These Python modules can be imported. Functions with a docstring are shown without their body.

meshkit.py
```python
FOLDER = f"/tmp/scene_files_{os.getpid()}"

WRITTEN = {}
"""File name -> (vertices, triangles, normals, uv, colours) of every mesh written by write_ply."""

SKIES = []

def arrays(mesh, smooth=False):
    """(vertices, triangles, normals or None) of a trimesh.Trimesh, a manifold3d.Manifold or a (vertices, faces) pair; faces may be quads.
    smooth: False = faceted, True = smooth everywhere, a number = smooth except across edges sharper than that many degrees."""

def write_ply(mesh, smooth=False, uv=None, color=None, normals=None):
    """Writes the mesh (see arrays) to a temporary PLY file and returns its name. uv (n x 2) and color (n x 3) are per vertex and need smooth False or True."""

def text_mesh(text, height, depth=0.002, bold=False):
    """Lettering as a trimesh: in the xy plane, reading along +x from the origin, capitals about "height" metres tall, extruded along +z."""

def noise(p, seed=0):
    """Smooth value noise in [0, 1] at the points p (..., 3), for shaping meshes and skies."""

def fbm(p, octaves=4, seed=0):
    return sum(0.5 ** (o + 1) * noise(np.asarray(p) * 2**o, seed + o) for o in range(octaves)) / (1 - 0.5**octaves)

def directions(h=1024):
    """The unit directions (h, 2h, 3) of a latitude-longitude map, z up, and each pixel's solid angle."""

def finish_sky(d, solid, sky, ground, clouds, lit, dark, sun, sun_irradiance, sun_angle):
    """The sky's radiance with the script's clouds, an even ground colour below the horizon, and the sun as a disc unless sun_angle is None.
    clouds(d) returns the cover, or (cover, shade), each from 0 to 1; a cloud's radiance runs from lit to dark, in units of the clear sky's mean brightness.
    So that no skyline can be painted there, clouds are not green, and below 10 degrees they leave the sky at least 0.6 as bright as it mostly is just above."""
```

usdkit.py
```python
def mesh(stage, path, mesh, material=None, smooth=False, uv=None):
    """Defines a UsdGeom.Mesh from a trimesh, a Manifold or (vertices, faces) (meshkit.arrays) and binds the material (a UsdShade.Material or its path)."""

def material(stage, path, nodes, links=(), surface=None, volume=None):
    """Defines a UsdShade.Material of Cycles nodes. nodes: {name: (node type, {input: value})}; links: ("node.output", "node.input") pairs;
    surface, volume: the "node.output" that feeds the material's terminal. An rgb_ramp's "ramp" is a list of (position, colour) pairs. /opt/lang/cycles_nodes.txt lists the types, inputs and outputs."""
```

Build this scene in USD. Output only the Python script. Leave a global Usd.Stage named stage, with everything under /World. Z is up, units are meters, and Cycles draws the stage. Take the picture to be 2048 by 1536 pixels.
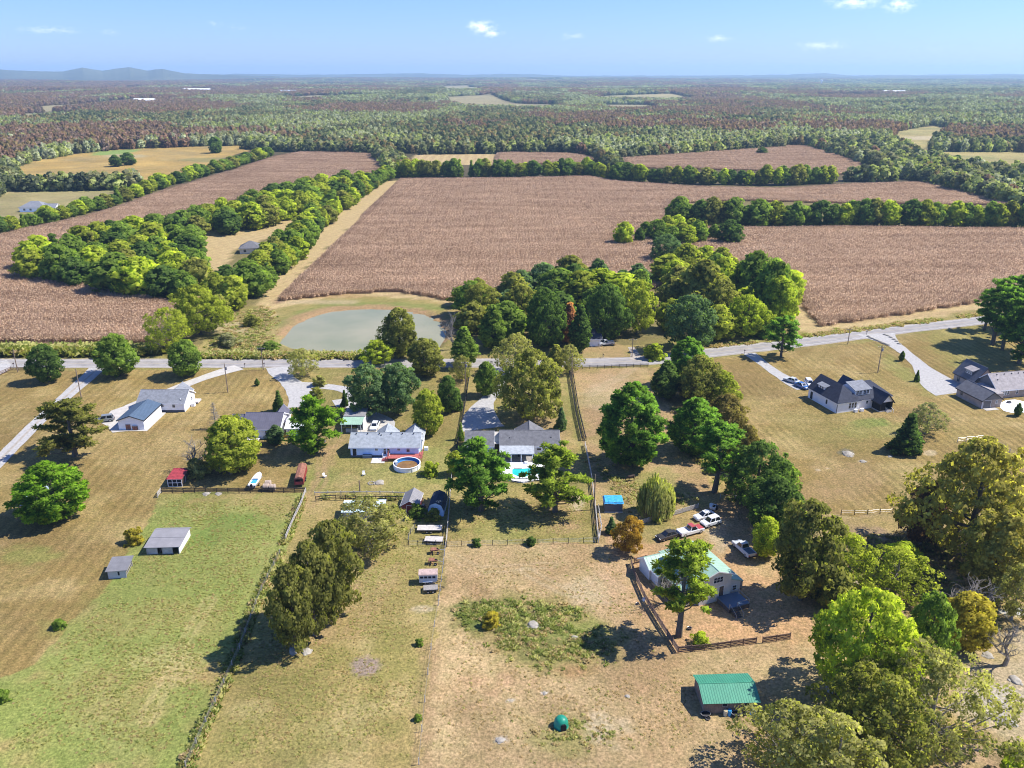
import math, random
import numpy as np, trimesh, manifold3d, shapely, usdkit, meshkit
from shapely.geometry import Polygon, Point, LineString
from pxr import Usd, UsdGeom, UsdLux, UsdShade, Gf, Sdf, Vt
PI = math.pi
stage = Usd.Stage.CreateInMemory()
UsdGeom.SetStageUpAxis(stage, 'Z'); UsdGeom.SetStageMetersPerUnit(stage, 1.0)
world = UsdGeom.Xform.Define(stage, '/World'); stage.SetDefaultPrim(world.GetPrim())
UsdGeom.Scope.Define(stage, '/World/Looks')

# ------------------------------------------------------------------ camera, sky, sun, exposure
HCAM, FPX, HORIZ = 85.0, 1640.0, 147.0            # drone height (m), focal length and horizon row in a 2048 x 1536 frame
PITCH = math.atan((768 - HORIZ) / FPX)
CP, SP = math.cos(PITCH), math.sin(PITCH)
EXPOSURE = 0.80
SUN_EL, SUN_AZ = math.radians(50.5), math.radians(82.0)      # azimuth measured from +y towards +x
SUN_INT, SKY_STRENGTH, HAZE = 1.12, 0.094, 7.2e-5
cam = UsdGeom.Camera.Define(stage, '/World/camera')
cam.CreateHorizontalApertureAttr(36.0); cam.CreateVerticalApertureAttr(27.0)
cam.CreateFocalLengthAttr(36.0 * FPX / 2048); cam.CreateClippingRangeAttr((1.0, 200000.0))
cam.AddTransformOp().Set(Gf.Matrix4d(1, 0, 0, 0, 0, SP, CP, 0, 0, -CP, SP, 0, 0, 0, HCAM, 1))
cam.CreateExposureAttr(EXPOSURE)
SUN = np.array([math.sin(SUN_AZ) * math.cos(SUN_EL), math.cos(SUN_AZ) * math.cos(SUN_EL), math.sin(SUN_EL)])
sun = UsdLux.DistantLight.Define(stage, '/World/sun')
sun.CreateNormalizeAttr(True); sun.CreateIntensityAttr(SUN_INT); sun.CreateAngleAttr(0.53); sun.CreateColorAttr((1.0, 0.955, 0.885))
sun.AddRotateXYZOp().Set((math.degrees(math.acos(SUN[2])), 0, math.degrees(math.atan2(SUN[0], -SUN[1]))))

def sky_material():
    # small fair-weather clouds: (column, row, half width, half height, cover) as they stand in the air, as azimuth / elevation blobs
    puffs = [(962, 54, 26, 12, .95), (985, 66, 20, 8, .8), (100, 60, 42, 6, .55), (1708, 4, 44, 11, .8), (1798, 9, 26, 12, .8), (1145, 73, 20, 7, .45),
             (1437, 76, 24, 8, .5), (1645, 91, 46, 9, .5), (430, 48, 14, 6, .3), (472, 55, 16, 6, .3), (222, 65, 16, 5, .4), (1880, 97, 22, 5, .2),
             (-330, 40, 40, 10, .6), (-900, 20, 60, 12, .6), (2450, 30, 50, 11, .6), (2900, 60, 40, 8, .5)]
    n = {'tc': ('texture_coordinate', {}), 'xyz': ('separate_xyz', {}),
         'sky': ('sky_texture', {'sky_type': 'single_scattering', 'sun_disc': False, 'sun_elevation': SUN_EL, 'sun_rotation': SUN_AZ,
                                 'altitude': 300.0, 'air_density': 1.0, 'aerosol_density': 0.4, 'ozone_density': 5.0}),
         'az': ('math', {'math_type': 'arctan2'}), 'el': ('math', {'math_type': 'arcsine'}), 'cmb': ('combine_xyz', {}),
         'nz': ('noise_texture', {'scale': 95.0, 'detail': 5.0, 'roughness': .62}), 'nsc': ('mapping', {'scale': (1, 1.7, 1)}),
         'tint': ('mix_color', {'blend_type': 'multiply', 'fac': 1.0, 'b': (.655, .785, 1.2), 'use_clamp': False}), 'mix': ('mix_color', {'b': (10.5, 10.6, 11.0), 'use_clamp': False}), 'bg': ('background_shader', {'strength': SKY_STRENGTH})}
    l = [('tc.generated', 'xyz.vector'), ('xyz.x', 'az.value1'), ('xyz.y', 'az.value2'), ('xyz.z', 'el.value1'), ('az.value', 'cmb.x'), ('el.value', 'cmb.y'),
         ('cmb.vector', 'nsc.vector'), ('nsc.vector', 'nz.vector')]
    last = None
    for i, (px, py, hw, hh, cov) in enumerate(puffs):
        u, v = (px - 1024) / FPX, (py - 768) / FPX; q = (u, CP - v * SP, -(SP + v * CP))
        az, el = math.atan2(q[0], q[1]), math.asin(q[2] / math.sqrt(q[0] ** 2 + q[1] ** 2 + q[2] ** 2))
        n[f'm{i}'] = ('mapping', {'location': (-az * FPX / hw, -el * FPX / hh, 0), 'scale': (FPX / hw, FPX / hh, 1)})
        n[f'd{i}'] = ('vector_math', {'math_type': 'length'})
        n[f'r{i}'] = ('map_range', {'from_min': 0.0, 'from_max': 1.35, 'to_min': cov, 'to_max': 0.0, 'clamp': True})
        l += [('cmb.vector', f'm{i}.vector'), (f'm{i}.vector', f'd{i}.vector1'), (f'd{i}.value', f'r{i}.value')]
        if last:
            n[f'x{i}'] = ('math', {'math_type': 'maximum'}); l += [(last, f'x{i}.value1'), (f'r{i}.result', f'x{i}.value2')]; last = f'x{i}.value'
        else:
            last = f'r{i}.result'
    n['a'] = ('math', {'math_type': 'multiply_add', 'value2': 3.0, 'value3': -1.55}); n['s'] = ('math', {'math_type': 'add'})
    n['c'] = ('math', {'math_type': 'multiply', 'use_clamp': True})
    l += [('nz.fac', 'a.value1'), ('a.value', 's.value1'), (last, 's.value2'), ('s.value', 'c.value1'), (last, 'c.value2'), ('c.value', 'mix.fac'), ('sky.color', 'tint.a'), ('tint.result', 'mix.a'), ('mix.result', 'bg.color')]
    return usdkit.material(stage, '/World/Looks/sky', n, l, surface='bg.background')
dome = UsdLux.DomeLight.Define(stage, '/World/sky')
dome.GetPrim().SetCustomDataByKey('kind', 'structure')
UsdShade.MaterialBindingAPI.Apply(dome.GetPrim()).Bind(sky_material())

# ------------------------------------------------------------------ helpers
def G(px, py, z=0.0):
    """Ground point seen at a pixel of the 2048 x 1536 frame (z: height of the plane)."""
    px, py = np.asarray(px, float), np.asarray(py, float)
    u, v = (px - 1024) / FPX, (py - 768) / FPX
    t = (HCAM - z) / (SP + v * CP)
    return t * u, t * (CP - v * SP)
def PX(x, y, z=0.0):
    """Pixel at which a point stands."""
    d, h = np.asarray(y, float), np.asarray(z, float) - HCAM
    zc = d * CP - h * SP; up = d * SP + h * CP
    return 1024 + FPX * np.asarray(x) / zc, 768 - FPX * up / zc
def ZC(px, py):
    return HCAM / (SP + (py - 768) / FPX * CP)
def HT(by, ty):
    """Height of something whose foot is at row by and top at row ty."""
    _, d = G(1024, by); v = (ty - 768) / FPX
    return HCAM - d * (SP + v * CP) / (CP - v * SP)
def gpoly(pts):
    x, y = G([p[0] for p in pts], [p[1] for p in pts]); return np.stack([x, y], 1)
fbm, noise = meshkit.fbm, meshkit.noise
def n2(x, y, scale, seed=0, octaves=3):
    x, y = np.broadcast_arrays(np.asarray(x, float), np.asarray(y, float))
    return fbm(np.stack([x * scale + 71.3, y * scale + 13.7, np.full(x.shape, .37 + seed)], -1), octaves, seed)
def smooth(a, b, x):
    t = np.clip((x - a) / (b - a), 0, 1); return t * t * (3 - 2 * t)
_names = {}
def numbered(name, parent='/World'):
    k = (parent, name); c = _names.get(k, 0); _names[k] = c + 1
    return f'{parent}/{name}' if c == 0 else f'{parent}/{name}_{c:03d}'
def tag(p, label=None, cat=None, group=None, kind=None):
    p = p.GetPrim() if hasattr(p, 'GetPrim') else p
    for k, v in (('label', label), ('category', cat), ('group', group), ('kind', kind)):
        if v: p.SetCustomDataByKey(k, v)
    return p
def bind(p, m):
    UsdShade.MaterialBindingAPI.Apply(p.GetPrim()).Bind(m if isinstance(m, UsdShade.Material) else LOOK[m])
def put(path, v, f, mat=None, normals=None, **prim):
    m = UsdGeom.Mesh.Define(stage, path); v = np.asarray(v, np.float32); f = np.asarray(f, np.int32)
    m.CreatePointsAttr(Vt.Vec3fArray.FromNumpy(v)); m.CreateFaceVertexCountsAttr(Vt.IntArray.FromNumpy(np.full(len(f), f.shape[1], np.int32)))
    m.CreateFaceVertexIndicesAttr(Vt.IntArray.FromNumpy(np.ascontiguousarray(f).ravel())); m.CreateSubdivisionSchemeAttr('none')
    if normals is not None:
        m.CreateNormalsAttr(Vt.Vec3fArray.FromNumpy(np.asarray(normals, np.float32))); m.SetNormalsInterpolation('vertex')
    for k, a in prim.items():
        a = np.asarray(a, np.float32); api = UsdGeom.PrimvarsAPI(m)
        if a.ndim == 2: api.CreatePrimvar(k, Sdf.ValueTypeNames.Color3fArray, 'vertex').Set(Vt.Vec3fArray.FromNumpy(a))
        else: api.CreatePrimvar(k, Sdf.ValueTypeNames.FloatArray, 'vertex').Set(Vt.FloatArray.FromNumpy(a))
    if mat is not None: bind(m, mat)
    return m
LOOK = {}
def mat(name, col, rough=.7, var=.25, scale=2.0, bump=0.0, bscale=30.0, metal=0.0, col2=None, coord='object', spec=.3, extra=None, stretch=None):
    """A principled material whose colour drifts between two tones with noise, with a little bump."""
    c = np.array(col, float); lo = c * (1 - var) if col2 is None else np.array(col2, float); hi = np.minimum(c * (1 + var), .95) if col2 is None else c
    n = {'tc': ('texture_coordinate', {}), 'n': ('noise_texture', {'scale': scale, 'detail': 5.0, 'roughness': .6}),
         'r': ('rgb_ramp', {'ramp': [(.3, tuple(lo)), (.7, tuple(hi))]}), 'p': ('principled_bsdf', {'roughness': rough, 'metallic': metal, 'specular_ior_level': spec})}
    src = 'tc.object' if coord == 'object' else 'g.position'
    if coord != 'object': n['g'] = ('geometry', {})
    l = [('n.fac', 'r.fac'), ('r.color', 'p.base_color')]
    if stretch:
        n['mp'] = ('mapping', {'scale': stretch}); l += [(src, 'mp.vector'), ('mp.vector', 'n.vector')]
    else: l += [(src, 'n.vector')]
    if bump:
        n['bn'] = ('noise_texture', {'scale': bscale, 'detail': 3.0}); n['b'] = ('bump', {'strength': bump, 'distance': .05})
        l += [(src, 'bn.vector'), ('bn.fac', 'b.height'), ('b.normal', 'p.normal')]
    LOOK[name] = usdkit.material(stage, f'/World/Looks/{name}', n, l, surface='p.BSDF'); return LOOK[name]
def siding(name, col, step=.2, axis='z', depth=.03, rough=.55, var=.06, dirt=.12):
    """Painted lap siding, boards or ribbed metal: courses every step metres along an axis of the object."""
    c = np.array(col, float)
    n = {'tc': ('texture_coordinate', {}), 'n': ('noise_texture', {'scale': .9, 'detail': 6.0, 'roughness': .65}), 'w': ('wave_texture', {'bands_direction': axis, 'profile': 'saw', 'scale': 1.0 / step / 1.0 * .05 * 20 / (2 * PI) * PI / 10 * 10}),
         'r': ('rgb_ramp', {'ramp': [(.3, tuple(c * (1 - dirt))), (.62, tuple(np.minimum(c * (1 + var), .92)))]}), 'b': ('bump', {'strength': .7, 'distance': depth}),
         'p': ('principled_bsdf', {'roughness': rough, 'specular_ior_level': .3})}
    n['w'][1]['scale'] = (2 * PI / 20) / step        # wave_texture repeats every 2 pi / 20 / scale
    LOOK[name] = usdkit.material(stage, f'/World/Looks/{name}', n, [('tc.object', 'n.vector'), ('tc.object', 'w.vector'), ('n.fac', 'r.fac'), ('r.color', 'p.base_color'), ('w.fac', 'b.height'), ('b.normal', 'p.normal')], surface='p.BSDF')
    return LOOK[name]
class MB:
    """Collects solids into one mesh."""
    def __init__(s): s.v, s.f, s.n = [], [], 0
    def add(s, v, f):
        v = np.asarray(v, float); f = np.asarray(f, int)
        if f.shape[1] == 4: f = np.vstack([f[:, [0, 1, 2]], f[:, [0, 2, 3]]])
        s.v.append(v); s.f.append(f + s.n); s.n += len(v); return s
    def box(s, c, d, rz=0.0):
        x, y, z = np.array(d, float) / 2
        v = np.array([[i * x, j * y, k * z] for i in (-1, 1) for j in (-1, 1) for k in (-1, 1)])
        if rz: v = v @ np.array([[math.cos(rz), math.sin(rz), 0], [-math.sin(rz), math.cos(rz), 0], [0, 0, 1]])
        return s.add(v + np.array(c, float), [[0, 1, 3, 2], [4, 6, 7, 5], [0, 4, 5, 1], [2, 3, 7, 6], [0, 2, 6, 4], [1, 5, 7, 3]])
    def bb(s, x0, x1, y0, y1, z0, z1): return s.box(((x0 + x1) / 2, (y0 + y1) / 2, (z0 + z1) / 2), (x1 - x0, y1 - y0, z1 - z0))
    def slab(s, pts, th):
        """A convex planar polygon given thickness th against its normal."""
        p = np.asarray(pts, float); nn = np.cross(p[1] - p[0], p[2] - p[0]); nn /= np.linalg.norm(nn); k = len(p)
        v = np.vstack([p, p - nn * th]); f = [[0, i, i + 1] for i in range(1, k - 1)] + [[k, k + i + 1, k + i] for i in range(1, k - 1)]
        for i in range(k):
            j = (i + 1) % k; f += [[i, k + i, k + j], [i, k + j, j]]
        return s.add(v, f)
    def prism(s, poly, axis, a, b):
        """poly: 2D outline extruded along an axis from a to b (axis x: poly is (y, z); y: (x, z); z: (x, y))."""
        p = np.asarray(poly, float); k = len(p); tri = trimesh.creation.triangulate_polygon(Polygon(p), engine='earcut') if k > 4 else (p, np.array([[0, i, i + 1] for i in range(1, k - 1)]))
        p2, t = np.asarray(tri[0]), np.asarray(tri[1]); k = len(p2)
        def lift(q, w):
            w = np.full(len(q), w)
            return np.stack({'x': [w, q[:, 0], q[:, 1]], 'y': [q[:, 0], w, q[:, 1]], 'z': [q[:, 0], q[:, 1], w]}[axis], 1)
        s.add(np.vstack([lift(p2, a), lift(p2, b)]), np.vstack([t[:, ::-1], t + k]))
        k = len(p); i = np.arange(k); j = (i + 1) % k
        return s.add(np.vstack([lift(p, a), lift(p, b)]), np.stack([i, j, j + k, i + k], 1))
    def tube(s, pts, r, sides=6, cap=True):
        p = np.asarray(pts, float); r = np.broadcast_to(r, (len(p),)); t = np.gradient(p, axis=0); t /= np.linalg.norm(t, axis=1, keepdims=True) + 1e-9
        ref = np.where(np.abs(t[:, 2:]) < .9, [0, 0, 1.0], [1.0, 0, 0]); a = np.cross(t, ref); a /= np.linalg.norm(a, axis=1, keepdims=True) + 1e-9; b = np.cross(t, a)
        g = np.arange(sides) * 2 * PI / sides
        v = p[:, None] + r[:, None, None] * (np.cos(g)[None, :, None] * a[:, None] + np.sin(g)[None, :, None] * b[:, None])
        i, j = np.meshgrid(np.arange(len(p) - 1), np.arange(sides), indexing='ij'); jj = (j + 1) % sides
        s.add(v.reshape(-1, 3), np.stack([i * sides + j, i * sides + jj, (i + 1) * sides + jj, (i + 1) * sides + j], -1).reshape(-1, 4))
        if cap:
            for q, o in ((0, -1), (len(p) - 1, 1)):
                c = v[q]; s.add(np.vstack([c, c.mean(0)]), [[k, (k + 1) % sides, sides] if o < 0 else [(k + 1) % sides, k, sides] for k in range(sides)])
        return s
    def lathe(s, prof, c=(0, 0, 0), sides=24):
        p = np.asarray(prof, float); g = np.arange(sides) * 2 * PI / sides
        v = np.stack([p[:, None, 0] * np.cos(g), p[:, None, 0] * np.sin(g), np.broadcast_to(p[:, None, 1], (len(p), sides))], -1) + np.array(c, float)
        i, j = np.meshgrid(np.arange(len(p) - 1), np.arange(sides), indexing='ij'); jj = (j + 1) % sides
        return s.add(v.reshape(-1, 3), np.stack([i * sides + j, i * sides + jj, (i + 1) * sides + jj, (i + 1) * sides + j], -1).reshape(-1, 4))
    def mesh(s): return np.vstack(s.v), np.vstack(s.f)
    def build(s, name, material, parent=None, smooth=False, label=None):
        path = numbered(name, str(parent.GetPath()) if parent is not None else '/World')
        v, f = s.mesh(); m = usdkit.mesh(stage, path, (v, f), LOOK[material] if isinstance(material, str) else material, smooth=smooth)
        if label: tag(m, label)
        return m.GetPrim()
def thing(name, label, cat, loc, rz=0.0, group=None, scale=None):
    x = UsdGeom.Xform.Define(stage, numbered(name)); x.AddTranslateOp().Set(Gf.Vec3d(*map(float, loc)))
    if rz: x.AddRotateZOp().Set(math.degrees(rz))
    if scale is not None: x.AddScaleOp().Set(Gf.Vec3f(*map(float, np.broadcast_to(scale, 3))))
    return tag(x, label, cat, group)
def copy_of(proto, name, label, cat, loc, rz=0.0, scale=1.0, group=None, material=None):
    p = thing(name, label, cat, loc, rz, group, scale)
    p.GetReferences().AddInternalReference(proto); p.SetInstanceable(True)
    if material: bind(p, material)
    return p
def scatter(name, protos, pos, rot, scale, idx, label, cat=None, kind='stuff'):
    """One PointInstancer. protos: prototype paths, or functions path -> prim called to build them as its children."""
    pi = UsdGeom.PointInstancer.Define(stage, numbered(name)); paths = []
    for k, p in enumerate(protos):
        if callable(p): p(f'{pi.GetPath()}/kind_{"abcdefghijklmnopqrstuvwxyz"[k]}'); paths.append(Sdf.Path(f'{pi.GetPath()}/kind_{"abcdefghijklmnopqrstuvwxyz"[k]}'))
        else: paths.append(Sdf.Path(p))
    pi.CreatePrototypesRel().SetTargets(paths)
    n = len(pos); h = np.asarray(rot, float) / 2
    q = np.zeros((n, 4), np.float32); q[:, 0] = 0; q[:, 2] = np.sin(h); q[:, 3] = np.cos(h)
    pi.CreatePositionsAttr(Vt.Vec3fArray.FromNumpy(np.asarray(pos, np.float32)))
    pi.CreateOrientationsAttr(Vt.QuathArray([Gf.Quath(float(c), 0.0, 0.0, float(s)) for c, s in zip(q[:, 3], q[:, 2])]))
    sc = np.asarray(scale, np.float32); sc = np.repeat(sc[:, None], 3, 1) if sc.ndim == 1 else sc
    pi.CreateScalesAttr(Vt.Vec3fArray.FromNumpy(np.ascontiguousarray(sc))); pi.CreateProtoIndicesAttr(Vt.IntArray.FromNumpy(np.asarray(idx, np.int32)))
    tag(pi, label, cat, None, kind); return [str(x) for x in paths]
def inside(poly, x, y):
    """Vectorised point-in-polygon."""
    p = np.asarray(poly, float); r = np.zeros(np.shape(x), bool); j = len(p) - 1
    for i in range(len(p)):
        xi, yi, xj, yj = *p[i], *p[j]
        if yi != yj: r ^= ((yi > y) != (yj > y)) & (x < (xj - xi) * (y - yi) / (yj - yi) + xi)
        j = i
    return r
def seg_dist(poly, x, y, closed=True):
    p = np.asarray(poly, float); d = np.full(np.shape(x), 1e9)
    for i in range(len(p) if closed else len(p) - 1):
        a, b = p[i], p[(i + 1) % len(p)]; e = b - a; L = max(e @ e, 1e-9)
        t = np.clip(((x - a[0]) * e[0] + (y - a[1]) * e[1]) / L, 0, 1)
        d = np.minimum(d, np.hypot(x - a[0] - t * e[0], y - a[1] - t * e[1]))
    return d
def relief(x, y):
    x, y = np.asarray(x, float), np.asarray(y, float); d = np.hypot(x, y)
    near = (n2(x, y, 1 / 22., 3, 3) - .5) * .5 + (n2(x, y, 1 / 90., 4, 2) - .5) * .5
    far = smooth(1250, 2600, d) * ((n2(x, y, 1 / 900., 5, 4) - .42) * 46 + (n2(x, y, 1 / 4200., 6, 2) - .5) * 90 * smooth(3500, 9000, d))
    return near * (1 - smooth(300, 520, d) * .3) + far
# ------------------------------------------------------------------ ground: tone of the soil and grass at every point
TAN, GOLD, GREEN, LUSH, OLIVE = (.325, .24, .098), (.25, .175, .063), (.215, .242, .064), (.15, .205, .047), (.235, .20, .066)
DIRT, PALE, CLAY, STRAW, CORNSOIL = (.335, .225, .118), (.44, .35, .225), (.40, .25, .13), (.50, .38, .19), (.27, .175, .11)
BROWN, MUD, ROCK = (.19, .125, .06), (.30, .21, .13), (.42, .38, .32)
#   region: name of the sheet, outline in the frame, tone a, tone b, size of the drift between them (m), share of b
REG = [
 ('verge', [(-300, 690), (700, 690), (1290, 690), (1700, 640), (2350, 560), (2350, 760), (1700, 760), (1290, 780), (-300, 780)], OLIVE, TAN, 9, .5),
 ('pond_meadow', [(395, 705), (450, 620), (545, 604), (700, 588), (900, 596), (960, 640), (930, 712), (700, 716), (430, 716)], OLIVE, TAN, 5, .45),
 ('lawn', [(-300, 742), (565, 740), (610, 800), (600, 900), (612, 987), (330, 987), (240, 1150), (60, 1330), (-300, 1500)], GOLD, TAN, 10, .5),
 ('pasture', [(325, 985), (612, 985), (560, 1130), (480, 1290), (365, 1540), (330, 1700), (-400, 1700), (-300, 1480), (60, 1330), (240, 1150)], GREEN, TAN, 7, .42),
 ('paddock', [(612, 985), (890, 1000), (880, 1180), (862, 1290), (840, 1540), (830, 1700), (330, 1700), (365, 1540), (480, 1290), (560, 1130)], OLIVE, TAN, 6, .62),
 ('lawn', [(560, 740), (940, 738), (905, 930), (892, 1090), (890, 1000), (612, 985), (600, 900), (610, 800)], OLIVE, TAN, 6, .5),
 ('lawn', [(940, 738), (1142, 738), (1165, 880), (1197, 1086), (893, 1092), (905, 930)], OLIVE, TAN, 5, .55),
 ('paddock', [(1142, 738), (1305, 735), (1440, 1000), (1395, 1015), (1260, 1060), (1265, 1128), (1197, 1086), (1165, 880)], DIRT, TAN, 6, .5),
 ('paddock', [(893, 1092), (1197, 1086), (1265, 1128), (1355, 1303), (1560, 1278), (1640, 1300), (1680, 1700), (830, 1700), (840, 1540), (862, 1290), (880, 1180)], (.395, .285, .15), (.335, .225, .115), 7, .5),
 ('dirt_yard', [(1265, 1128), (1260, 1060), (1395, 1015), (1440, 1000), (1600, 1020), (1640, 1300), (1560, 1278), (1355, 1303)], CLAY, DIRT, 6, .4),
 ('lawn', [(1425, 716), (1700, 690), (2048, 630), (2400, 590), (2400, 1030), (2048, 1028), (1690, 1030), (1600, 1020), (1440, 1000), (1305, 735)], GOLD, TAN, 12, .48),
 ('woodland_floor', [(1600, 1020), (1690, 1030), (2048, 1028), (2400, 1030), (2400, 1700), (1680, 1700), (1640, 1300)], TAN, MUD, 6, .5),
 ('golden_pasture', [(5, 345), (60, 322), (150, 308), (240, 298), (500, 290), (520, 296), (440, 318), (380, 350), (330, 362), (230, 374), (-60, 378)], (.40, .265, .085), (.30, .22, .09), 40, .5),
 ('far_lawn', [(-200, 380), (230, 378), (205, 402), (100, 432), (0, 465), (-200, 520)], (.30, .25, .12), (.22, .22, .08), 20, .4),
 ('far_pasture', [(1735, 285), (1800, 262), (1870, 250), (1900, 262), (1872, 285), (2000, 300), (2300, 300), (2300, 380), (2048, 352), (1960, 338), (1850, 320), (1790, 300)], (.36, .29, .12), (.27, .25, .1), 40, .45),
]
FARCLEAR = [[(1190, 199), (1200, 194), (1340, 193), (1400, 197), (1340, 201)], [(980, 247), (1000, 243), (1030, 246), (1010, 252)], [(1560, 192), (1700, 190), (1800, 193), (1700, 196)], [(330, 183), (420, 181), (420, 185)], [(1610, 178), (1720, 176), (1720, 179)], [(100, 205), (150, 203), (160, 206)], [(250, 212), (278, 209), (280, 214)],
 [(1480, 206), (1560, 204), (1600, 206), (1520, 208.5)], [(1850, 185), (1990, 183), (2060, 185), (1950, 187.5)], [(700, 188), (830, 186.5), (830, 189)], [(1330, 178), (1480, 176.5), (1480, 179)], [(560, 205), (600, 203), (640, 206)], [(1900, 215), (1980, 212), (2060, 215), (1980, 218)], [(30, 190), (120, 188.5), (130, 191)], [(880, 176), (1000, 175), (1000, 177)], [(420, 222), (450, 220), (470, 223)], [(1700, 212), (1760, 210), (1790, 213)], [(480, 176), (600, 175), (600, 176.8)]]
REG += [('distant_field', p, (.36, .30, .155), (.27, .25, .11), 90, .5) for p in FARCLEAR]
FIELDS = [  # standing dry corn
 ('broad dry cornfield behind the pond and the road', [(550, 607), (640, 520), (798, 361), (1075, 358), (1180, 356), (1240, 366), (1380, 376), (1480, 378), (1560, 380), (1700, 371), (1850, 367), (1960, 385), (2030, 412), (1700, 408), (1480, 402), (1345, 408), (1335, 455), (1480, 460), (1700, 458), (2060, 462), (2400, 465), (2400, 560), (2060, 590), (1960, 607), (1640, 656), (1590, 596), (1580, 575), (1540, 575), (1480, 575), (1400, 580), (1330, 575), (1290, 585), (1210, 600), (1090, 600), (1000, 606), (920, 606), (880, 600), (800, 586), (700, 588), (620, 597)]),
 ('long dry cornfield left of the oval wood', [(-300, 600), (-20, 476), (120, 448), (210, 426), (330, 384), (450, 348), (548, 316), (600, 306), (700, 308), (765, 312), (762, 335), (738, 366), (640, 380), (520, 416), (420, 448), (330, 474), (200, 496), (112, 520), (66, 540), (62, 548), (85, 556), (160, 570), (260, 592), (360, 612), (340, 690), (150, 686), (-300, 684)]),
 ('far dry cornfield beyond the second hedgerow at right', [(1240, 317), (1330, 313), (1400, 303), (1560, 293), (1610, 294), (1650, 304), (1740, 335), (1770, 346), (1690, 350), (1560, 343), (1430, 340), (1300, 337), (1250, 333)]),
 ('small far cornfield beside the stubble patch', [(993, 309), (1060, 305), (1150, 310), (1192, 318), (1185, 326), (1050, 330), (985, 330)]),
]
STUBBLE = [('stubble_strip', [(512, 612), (545, 560), (600, 495), (690, 420), (770, 362), (800, 361), (720, 438), (620, 530), (552, 606), (540, 640)]),
           ('stubble_clearing', [(385, 600), (390, 470), (470, 452), (612, 425), (655, 402), (640, 430), (560, 470), (470, 500), (440, 560), (430, 600)]),
           ('stubble_patch', [(830, 309), (992, 308), (983, 330), (818, 330)]),
           ('stubble_margin', [(1588, 592), (1640, 650), (1760, 634), (1960, 603), (2400, 540), (2400, 556), (1990, 613), (1780, 650), (1640, 668), (1600, 662), (1575, 640), (1590, 630)]),
           ('stubble_margin', [(552, 606), (600, 594), (700, 586), (800, 583), (880, 594), (930, 606), (900, 612), (850, 600), (760, 592), (660, 596), (560, 616)])]
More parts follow.
